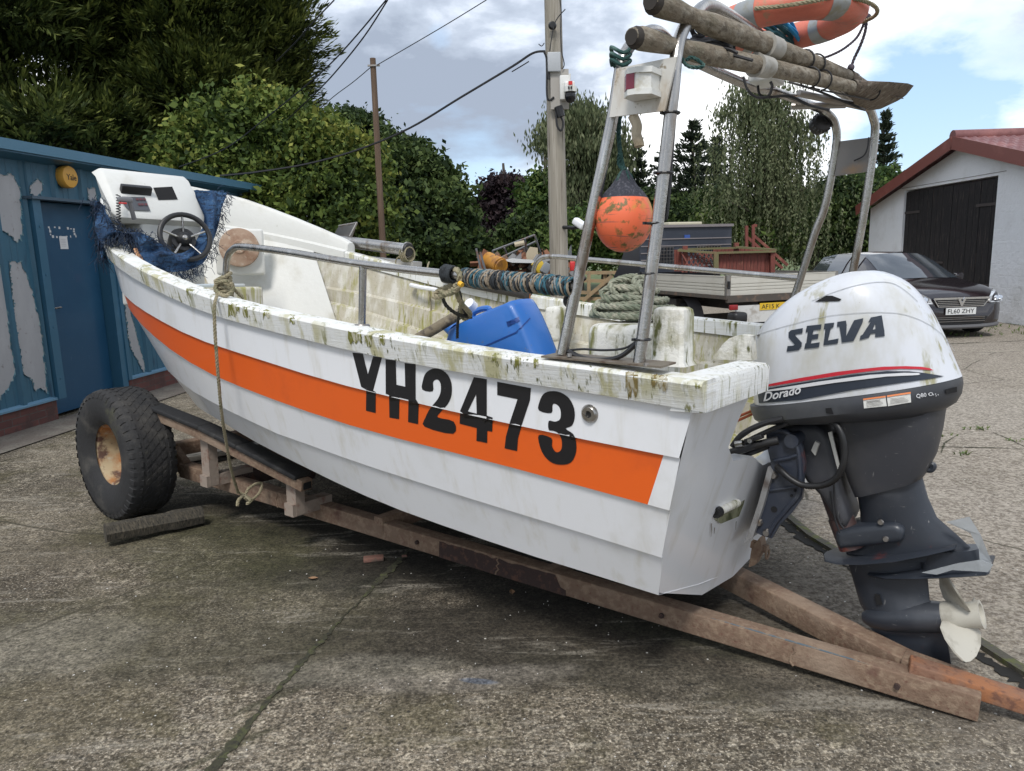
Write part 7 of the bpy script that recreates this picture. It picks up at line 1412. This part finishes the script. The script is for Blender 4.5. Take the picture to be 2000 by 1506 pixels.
mb=MB(TR); mb.prism([(.18,3.05,.6),(.18,4.3,.6),(.18,4.4,1.1),(.18,4.1,1.35),(.18,3.7,1.9),(.18,3.05,1.95)],(1.7,0,0)); mb.obj('cab',mat('dark_cab',(.03,.032,.04),.4),tk)
mb=MB(TR); mb.box((1.15,3.3,2.10),(.75,.25,.09),bev=.02); mb.obj('beacon_bar',mat('beige_beacon',(.50,.46,.34),.4),tk,smooth=True)
# garden decking section loaded on the bed
dk=thing('decking_section','red-stained timber decking section with lattice, loaded on the truck bed','decking',TR.l(G(1410,520,13.2)),TR)
RED=mat('red_stained_timber',(.17,.045,.032),.75,0,[((.11,.035,.025),9,.45,.65,(5,5,.5)),((.24,.09,.06),5,.55,.75,U)],bump=((20,.4,(4,4,.4)),)); GRT=mat('greenish_rail_timber',(.14,.13,.06),.85,0,[((.20,.12,.07),6,.5,.7,U)])
def pt_(px,py,Y): return G(px,py,Y)
def boards(x0,x1,yt0,yt1,yb,Y0,Y1,n,name):
    mb=MB()
    for k in range(n):
        u=(k+.5)/n; w=(x1-x0)/n*.46; Y=Y0+(Y1-Y0)*u; xx=x0+(x1-x0)*u; yt=yt0+(yt1-yt0)*u; q=[G(xx-w,yt,Y),G(xx+w,yt,Y),G(xx+w,yb,Y),G(xx-w,yb,Y)]; mb.prism(q,(0,.03,0))
    return mb.obj(name,RED,dk)
boards(1398,1506,494,492,533,12.5,12.9,16,'board_panel'); boards(1393,1500,484,486,505,13.6,13.9,14,'back_panel'); boards(1317,1332,488,488,530,12.9,12.8,3,'side_boards')
mb=MB(); [mb.bar(G(1330+k*9,492,12.72),G(1330+k*9+22,532,12.6),.02,.02,up=(0,1,0)) for k in range(7)]; [mb.bar(G(1352+k*8,492,12.7),G(1332+k*8,532,12.62),.02,.02,up=(0,1,0)) for k in range(6)]; mb.obj('lattice_panel',RED,dk)
for nm,P in (('top_rail',[(1325,489,12.75),(1398,494,12.45)]),('top_rail',[(1398,494,12.45),(1512,491,12.85)]),('top_rail',[(1440,483,13.4),(1515,488,12.9)]),('top_rail',[(1330,487,13.0),(1442,484,13.5)])):
    mb=MB(); mb.bar(G(*P[0]),G(*P[1]),.10,.035); mb.obj(nm,GRT,dk)
for x,y0,y1,Y in ((1338,480,532,12.75),(1398,492,535,12.44),(1508,488,532,12.85),(1492,489,530,12.9),(1438,474,500,13.5)): mb=MB(); mb.bar(G(x,y0,Y),G(x,y1,Y),.075,.075,up=(0,1,0)); mb.obj('post',RED if x!=1398 else GRT,dk)
for x,yt in ((1458,441),(1471,439)): mb=MB(); mb.bar(G(x,yt,14.2),G(x,492,14.2),.05,.05,up=(0,1,0)); mb.obj('handrail_post',RED,dk)
for a_,b2 in (((1472,460),(1538,518)),((1460,464),(1528,524)),((1472,440),(1478,441))): mb=MB(); mb.bar(G(*a_,14.2),G(*b2,14.2),.05,.04,up=(0,1,0)); mb.obj('handrail',RED,dk)
# ================================================================== black car by the barn
CF=Fr((7.62,12.55,0),(-.9976,-.07,0),(.07,-.9976,0),(0,0,1))     # x to the viewer's left, y forward (towards the boat yard), z up
car=thing('parked_car','black hatchback parked by the white barn, nose towards the camera','car',(0,-2.1,0),CF)
PNT=mat('black_car_paint',(.014,.010,.012),.16,0,[((.03,.026,.026),6,.55,.8,U)],coat=.8); GLS=mat('car_glass',(.035,.042,.05),.04,spec=1.0,coat=.6); TRM=mat('black_trim',(.012,.012,.013),.55); CHR=mat('chrome',(.75,.76,.78),.15,1)
hw=.875; ST=[]  # (y, half width at belt, z bottom, z bonnet/belt, z roof or None, half width roof)
# shell: rows along y; section points from sill up to centreline
def sec(y,w,zb,zs,zbelt,zr,wr): return [(w*.93,y,zb),(w*.99,y,zb+.10),(w,y,zs),(w*.985,y,(zs+zbelt)/2+.05),(w*.95,y,zbelt),(wr+(w*.95-wr)*.5,y,zbelt+(zr-zbelt)*.52),(wr,y,zr-.05*(1 if zr>zbelt+.1 else .2)),(wr*.8,y,zr-.015*(1 if zr>zbelt+.1 else .5)),(wr*.4,y,zr),(0,y,zr+.006)]
secs_=[sec(.0,.62,.22,.42,.60,.64,.52),sec(-.06,.76,.20,.45,.68,.72,.62),sec(-.20,.84,.19,.48,.75,.80,.66),sec(-.45,.87,.19,.50,.82,.875,.68),sec(-.8,.875,.19,.52,.88,.93,.68),sec(-1.08,.875,.19,.53,.92,.975,.68),
 sec(-1.35,.875,.19,.54,.94,1.12,.66),sec(-1.7,.875,.19,.54,.95,1.30,.62),sec(-2.0,.875,.19,.54,.96,1.42,.58),sec(-2.4,.875,.19,.54,.965,1.465,.56),sec(-3.1,.875,.19,.54,.975,1.46,.56),sec(-3.7,.86,.20,.55,.99,1.40,.55),sec(-4.0,.84,.22,.56,1.0,1.28,.55),sec(-4.25,.80,.25,.56,.98,1.04,.55),sec(-4.3,.74,.28,.55,.80,.85,.5)]
mb=MB(CF)
rows=[[ (x,y,z) for x,y,z in s_]+[(-x,y,z) for x,y,z in reversed(s_[:-1])] for s_ in secs_]
mb.grid(rows); mb.poly(rows[0]); mb.poly(rows[-1]); bd=mb.obj('body',PNT,car,smooth=True,auto=38); CBV=BVHTree.FromPolygons(mb.v,mb.q)
def car_dec(px,name,m,par,off=.01,cell=10): return decal([px] if not isinstance(px[0][0],list) else px,CBV,name,m,par,cell=cell,off=off)
def cdec(pts,name,m,par,off=.01,proj=None):
    """panel on the body given in car coordinates, thrown onto the shell from above/front/side"""
    pass
def panel(quad,name,m,par,nx=8,ny=6,off=.012):
    """quad of 4 car-space points, dropped on the body along its own normal"""
    a,b2,c2,d2=[Vector(q) for q in quad]; n=(b2-a).cross(d2-a).normalized(); mb=MB(CF); rows=[]
    for i in range(nx+1):
        row=[]
        for j in range(ny+1):
            p=(a.lerp(b2,i/nx)).lerp(d2.lerp(c2,i/nx),j/ny); best=None
            for s_ in (1,-1):
                loc,nn,ii,dd=CBV.ray_cast(CF.w(p+n*s_*.5),(CF.R@(-n*s_)),.9)
                if loc is not None and (best is None or (CF.l(loc)-p).length<(best[0]-p).length): best=(CF.l(loc),n*s_)
            row.append(best[0]+best[1]*off if best else p)
        rows.append(row)
    mb.grid(rows); return mb.obj(name,m,par,smooth=True,auto=60)
def off_(p,e): return (p[0]*(1+.006*e),p[1]+.006*e,p[2]+.008*e)
def lerpS(a,b,u): return [tuple(Vector(x).lerp(Vector(y),u)) for x,y in zip(a,b)]
def windowgrid(i0,i1,c0,c1,name,sides):
    ra=secs_[i0:i1+1]
    for s_ in sides:
        g=[[off_((q[0]*s_,q[1],q[2]),1.6) for q in r[c0:c1+1]] for r in ra]
        if s_==0: g=[[off_(q,1.2) for q in r[6:]]+[off_((-q[0],q[1],q[2]),1.2) for q in reversed(r[6:-1])] for r in ra]
        mb=MB(CF); mb.grid(g); mb.obj(name,GLS,bd,smooth=True,auto=60)
windowgrid(5,8,6,9,'windscreen',(0,))
windowgrid(8,9,4,6,'side_window',(1,-1)); windowgrid(10,11,4,6,'side_window',(1,-1))
secs_.insert(10,lerpS(secs_[9],secs_[10],.12)); windowgrid(10,11,4,6,'side_window',(1,-1))
for s_ in (1,-1):
    pass
hl=mat('headlamp_glass',(.62,.64,.66),.10,.2,[((.25,.25,.26),12,.5,.6,U)],coat=.8)
for s_ in (1,-1):
    mb=MB(CF); mb.prism([(s_*x*1.02,y+.05,z) for x,y,z in ((.50,.0,.60),(.70,-.045,.595),(.82,-.17,.625),(.865,-.38,.75),(.86,-.46,.80),(.66,-.13,.775),(.54,-.04,.70))],(0,-.10,0)); mb.obj('headlamp',hl,bd)
    mb=MB(CF); p=CF.l(CF.w(Vector((s_*.62,-.12,.67)))); 
    for dx,dy in ((0,.02),(.11,-.05)): mb.lathe([(.0,.03),(.03,.03),(.045,.0)],(s_*(.63+dx),-.005+dy,.675),(0,1,.1),14)
    mb.obj('lamp_reflector',CHR,bd,smooth=True)
mb=MB(CF); mb.prism([(-.47,.022,.685),(.47,.022,.685),(.40,.026,.545),(-.40,.026,.545)],(0,-.08,0)); gr=mb.obj('grille',TRM,bd); mb=MB(CF); mb.bar((-.49,.03,.680),(.49,.03,.680),.02,.034); mb.bar((-.49,.03,.68),(-.40,.032,.545),.014,.014); mb.bar((.49,.03,.68),(.40,.032,.545),.014,.014); mb.bar((-.40,.032,.545),(.40,.032,.545),.012,.012)
for z in (.575,.605,.635): mb.bar((-.42,.028,z),(.42,.028,z),.01,.007)
mb.obj('grille_bar',CHR,gr); mb=MB(CF); mb.prism([(-.085,.05,.700),(-.04,.05,.700),(.0,.05,.61),(.04,.05,.700),(.085,.05,.700),(.014,.05,.555),(-.014,.05,.555)],(0,-.015,0)); mb.obj('emblem',CHR,gr)
mb=MB(CF); mb.box((0,.035,.465),(.53,.012,.115)); pl_=mb.obj('number_plate',mat('white_plate',(.62,.63,.62),.4),bd); text_on('FL60 ZHY',(.235,.0425,.43),(-1,0,0),(0,0,1),.073,'plate_characters',mat('black_print',(.012,.012,.013),.5),pl_,f=CF,offset=.01,width=.47)
mb=MB(CF); mb.prism([(-.50,.018,.37),(.50,.018,.37),(.42,.012,.24),(-.42,.012,.24)],(0,-.05,0)); lg=mb.obj('lower_grille',TRM,bd); mb=MB(CF)
for z in (.29,.33,.36): mb.bar((-.44,.026,z),(.44,.026,z),.01,.008)
mb.obj('lower_grille_bars',STEELD,lg)
mb=MB(CF); mb.tube(cr([(-.86,-.35,.25),(-.72,-.06,.22),(-.4,.03,.205),(0,.045,.20),(.4,.03,.205),(.72,-.06,.22),(.86,-.35,.25)],5),.035,8); mb.obj('front_lip',mat('grey_lip',(.10,.10,.105),.5),bd,smooth=True)
for s_ in (1,-1):
    for y in (-.78,-3.42):
        mb=MB(CF); mb.lathe([(.0,-.06),(.20,-.06),(.22,-.10),(.30,-.10),(.315,-.06),(.315,.06),(.30,.09),(.22,.09),(.20,.07)],(s_*.80,y,.315),(s_,0,0),26); wt_=mb.obj('wheel',mat('truck_tyre',(.02,.02,.021),.8),car,smooth=True,auto=40)
        mb=MB(CF)
        for k in range(7): a=k*.8976; mb.bar((s_*.885,y,.315),(s_*.885,y+math.cos(a)*.2,.315+math.sin(a)*.2),.05,.02,up=(1,0,0))
        mb.lathe([(.19,.07),(.205,.085),(.205,.07)],(s_*.80,y,.315),(s_,0,0),24); mb.obj('rim',STEELD,wt_)
    mb=MB(CF); mb.box((s_*.98,-1.5,.98),(.17,.09,.12),bev=.03); mb.bar((s_*.86,-1.48,.95),(s_*.93,-1.5,.96),.04,.03); mb.obj('door_mirror',PNT,bd,smooth=True,auto=50)
# ================================================================== field gate and scrap heap
gt=thing('field_gate','pale wooden field gate with a diagonal brace beyond the near arch leg','gate',(2.0,20,0))
GW=mat('gate_timber',(.30,.215,.12),.85,0,[((.22,.17,.11),6,.45,.7,U)],bump=((20,.3,U),))
for y0 in (533,548,571,583):
    mb=MB(); mb.bar(G(1128,y0,20),G(1248,y0+(2 if y0>540 else -1),19.6),.04,.09); mb.obj('gate_rail',GW,gt)
for x in (1150,1182,1205,1216,1244): mb=MB(); mb.bar(G(x,532,19.9),G(x,592,19.9),.09,.05,up=(0,1,0)); mb.obj('gate_post',GW,gt)
mb=MB(); mb.bar(G(1138,588,19.8),G(1196,538,19.8),.09,.04,up=(0,1,0)); mb.bar(G(1214,538,19.8),G(1250,560,19.7),.09,.04,up=(0,1,0)); mb.obj('gate_brace',GW,gt)
def scrap(name,label,cat,mb,m,px,py,Y,smooth=False): 
    g=G(px,py,Y); return single(mb,name,label,cat,m,(g.x,Y,max(0,g.z-.3)),smooth,group='scrap heap beyond the boat')
FR_=mat('grey_tube_scrap',(.16,.17,.18),.5,.5,[((.2,.1,.06),6,.5,.7,U)])
mb=MB()
for a,b2 in (((962,490),(1044,459)),((1044,459),(1057,497)),((975,505),(1050,470)),((962,490),(974,528)),((985,484),(996,512)),((1057,497),(980,530)),((1025,466),(1030,500)),((970,500),(985,505))): mb.tube([G(*a,16),G(*b2,16.2)],.022,6)
scrap('tube_frame','bent grey tubular frame lying on top of the scrap heap','frame',mb,FR_,1010,500,16)
mb=MB(); mb.tube([G(953,508,15.6),G(978,520,15.2)],.17,20); mb.tube([G(977,520,15.2),G(979,521,15.18)],.15,20,rr=[.15,.148]); scrap('steel_drum','rusty orange-yellow drum lying on its side in the scrap heap','drum',mb,mat('orange_drum',(.48,.22,.03),.6,0,[((.22,.10,.04),5,.5,.7,U)]),965,515,15.5,True)
mb=MB(); mb.prism([G(x,y,15.9) for x,y in ((1020,508),(1035,482),(1050,484),(1052,512),(1038,520))],(0,.12,0)); scrap('scrap_board','cream sheet board leaning in the scrap heap','panel',mb,mat('cream_sheet',(.42,.36,.25),.6),1035,500,15.9)
mb=MB(); mb.prism([G(x,y,15.3) for x,y in ((982,508),(1002,505),(1040,508),(1050,514),(1000,513))],(0,.5,0)); scrap('white_sheet','curved white sheet lying across the scrap heap','sheet',mb,mat('white_sheet_metal',(.55,.57,.58),.5),1010,510,15.3)
mb=MB(); mb.box(G(1052,520,15),(.22,.3,.24),((.8,.1,.5),(-.1,1,0),(-.5,0,.8)),bev=.03); scrap('yellow_container','yellow plastic container standing in the scrap heap','container',mb,mat('yellow_scrap',(.55,.38,.03),.5),1052,520,15,True)
mb=MB(); mb.box(G(1066,524,14.6),(.16,.2,.22),((.8,.1,-.5),(-.1,1,0),(.5,0,.8)),bev=.02); scrap('grey_bin','small grey bin tilted beside the yellow container','bin',mb,mat('grey_bin',(.20,.22,.24),.5),1066,524,14.6,True)
mb=MB(); mb.box(G(1118,520,14.6),(.10,.1,.18),bev=.02); scrap('red_can','small red can right of the thick pole','can',mb,mat('red_button',(.55,.03,.03),.4),1118,520,14.6,True)
mb=MB(); mb.tube([G(1005,478,15.8),G(1024,474,15.8)],.05,8); scrap('cream_crate','small cream crate perched on the tube frame','crate',mb,mat('cream_sheet',(.42,.36,.25),.6),1012,478,15.8)
mb=MB()
for k in range(150):
    x=random.uniform(935,1128); y=random.uniform(505,560) if x<1080 else random.uniform(520,560); Y=random.uniform(15.4,17.2); c=G(x,y,Y); A_=Vector((random.gauss(0,1),random.gauss(0,1),random.gauss(0,1))).normalized(); B_=A_.orthogonal().normalized(); mb.mi=random.randrange(4); mb.box(c,(random.uniform(.1,.7),random.uniform(.02,.25),random.uniform(.02,.12)),(A_,B_,A_.cross(B_)))
o=mb.obj('scrap_metal',[mat('scrap_brown',(.13,.08,.05),.85),mat('scrap_grey',(.17,.17,.17),.7),mat('scrap_dark',(.04,.035,.03),.8),mat('scrap_rust',(.20,.09,.05),.9)]); tag(o,'tangled heap of rusty scrap metal beyond the boat',kind='stuff')
for a,b2,lab in (((930,485),(940,530),'leftmost thin grey post standing in the scrap heap'),((938,492),(948,528),'second thin grey post standing in the scrap heap')): mb=MB(); mb.bar(G(*a,15),G(*b2,15),.04,.04,up=(0,1,0)); scrap('scrap_post',lab,'post',mb,FR_,a[0],b2[1],15)
# pale cone of sheet and water butt by the gate
mb=MB(); mb.prism([G(x,y,17.5) for x,y in ((1228,556),(1238,530),(1250,532),(1256,558))],(0,.3,0)); single(mb,'sack','pale blue-white builder sack beside the gate','sack',mat('pale_blue_sack',(.42,.47,.52),.8,bump=((8,.8,U),)),G(1240,558,17.5))
mb=MB(); mb.prism([G(x,y,13.5) for x,y in ((1107,498),(1116,478),(1117,500))],(0,.05,0)); single(mb,'metal_point','small grey triangular plate right of the thick pole','plate',FR_,G(1112,500,13.5))
# bricks and leaves on the ground
for px,py,s_,lab in ((730,1095,(.11,.05,.025),'flat broken brick piece lying by the concrete joint'),(790,1088,(.03,.02,.012),'tiny brick crumb right of the flat broken brick piece')):
    g=at(px,py,z=0); mb=MB(); a=.2; mb.box((g.x,g.y,s_[2]/2),s_,((math.cos(a),math.sin(a),0),(-math.sin(a),math.cos(a),0),(0,0,1)),bev=.006); single(mb,'brick_fragment',lab,'brick',mat('brick_bit',(.20,.10,.075),.9,0,[((.12,.09,.07),30,.45,.65,U)],bump=((60,.6,U),)),(g.x,g.y,0),group='brick fragments')
for k,(px,py,lab) in enumerate(((612,1133,'dry brown leaf left of the concrete joint'),(1000,1160,'dry leaf below the near trailer rail'),(500,810,'small dry leaf on the hull shadow') )[:2]):
    g=at(px,py,z=0); mb=MB(); a=k*1.7; mb.grid([[(g.x+math.cos(a)*u*.025-math.sin(a)*v*w,g.y+math.sin(a)*u*.025+math.cos(a)*v*w,.008+.006*abs(v)) for v in (-1,0,1)] for u,w in ((-1,.001),(-.3,.014),(.3,.012),(1,.001))]); single(mb,'fallen_leaf',lab,'leaf',mat('dry_leaf',(.26,.15,.08),.8),(g.x,g.y,0))
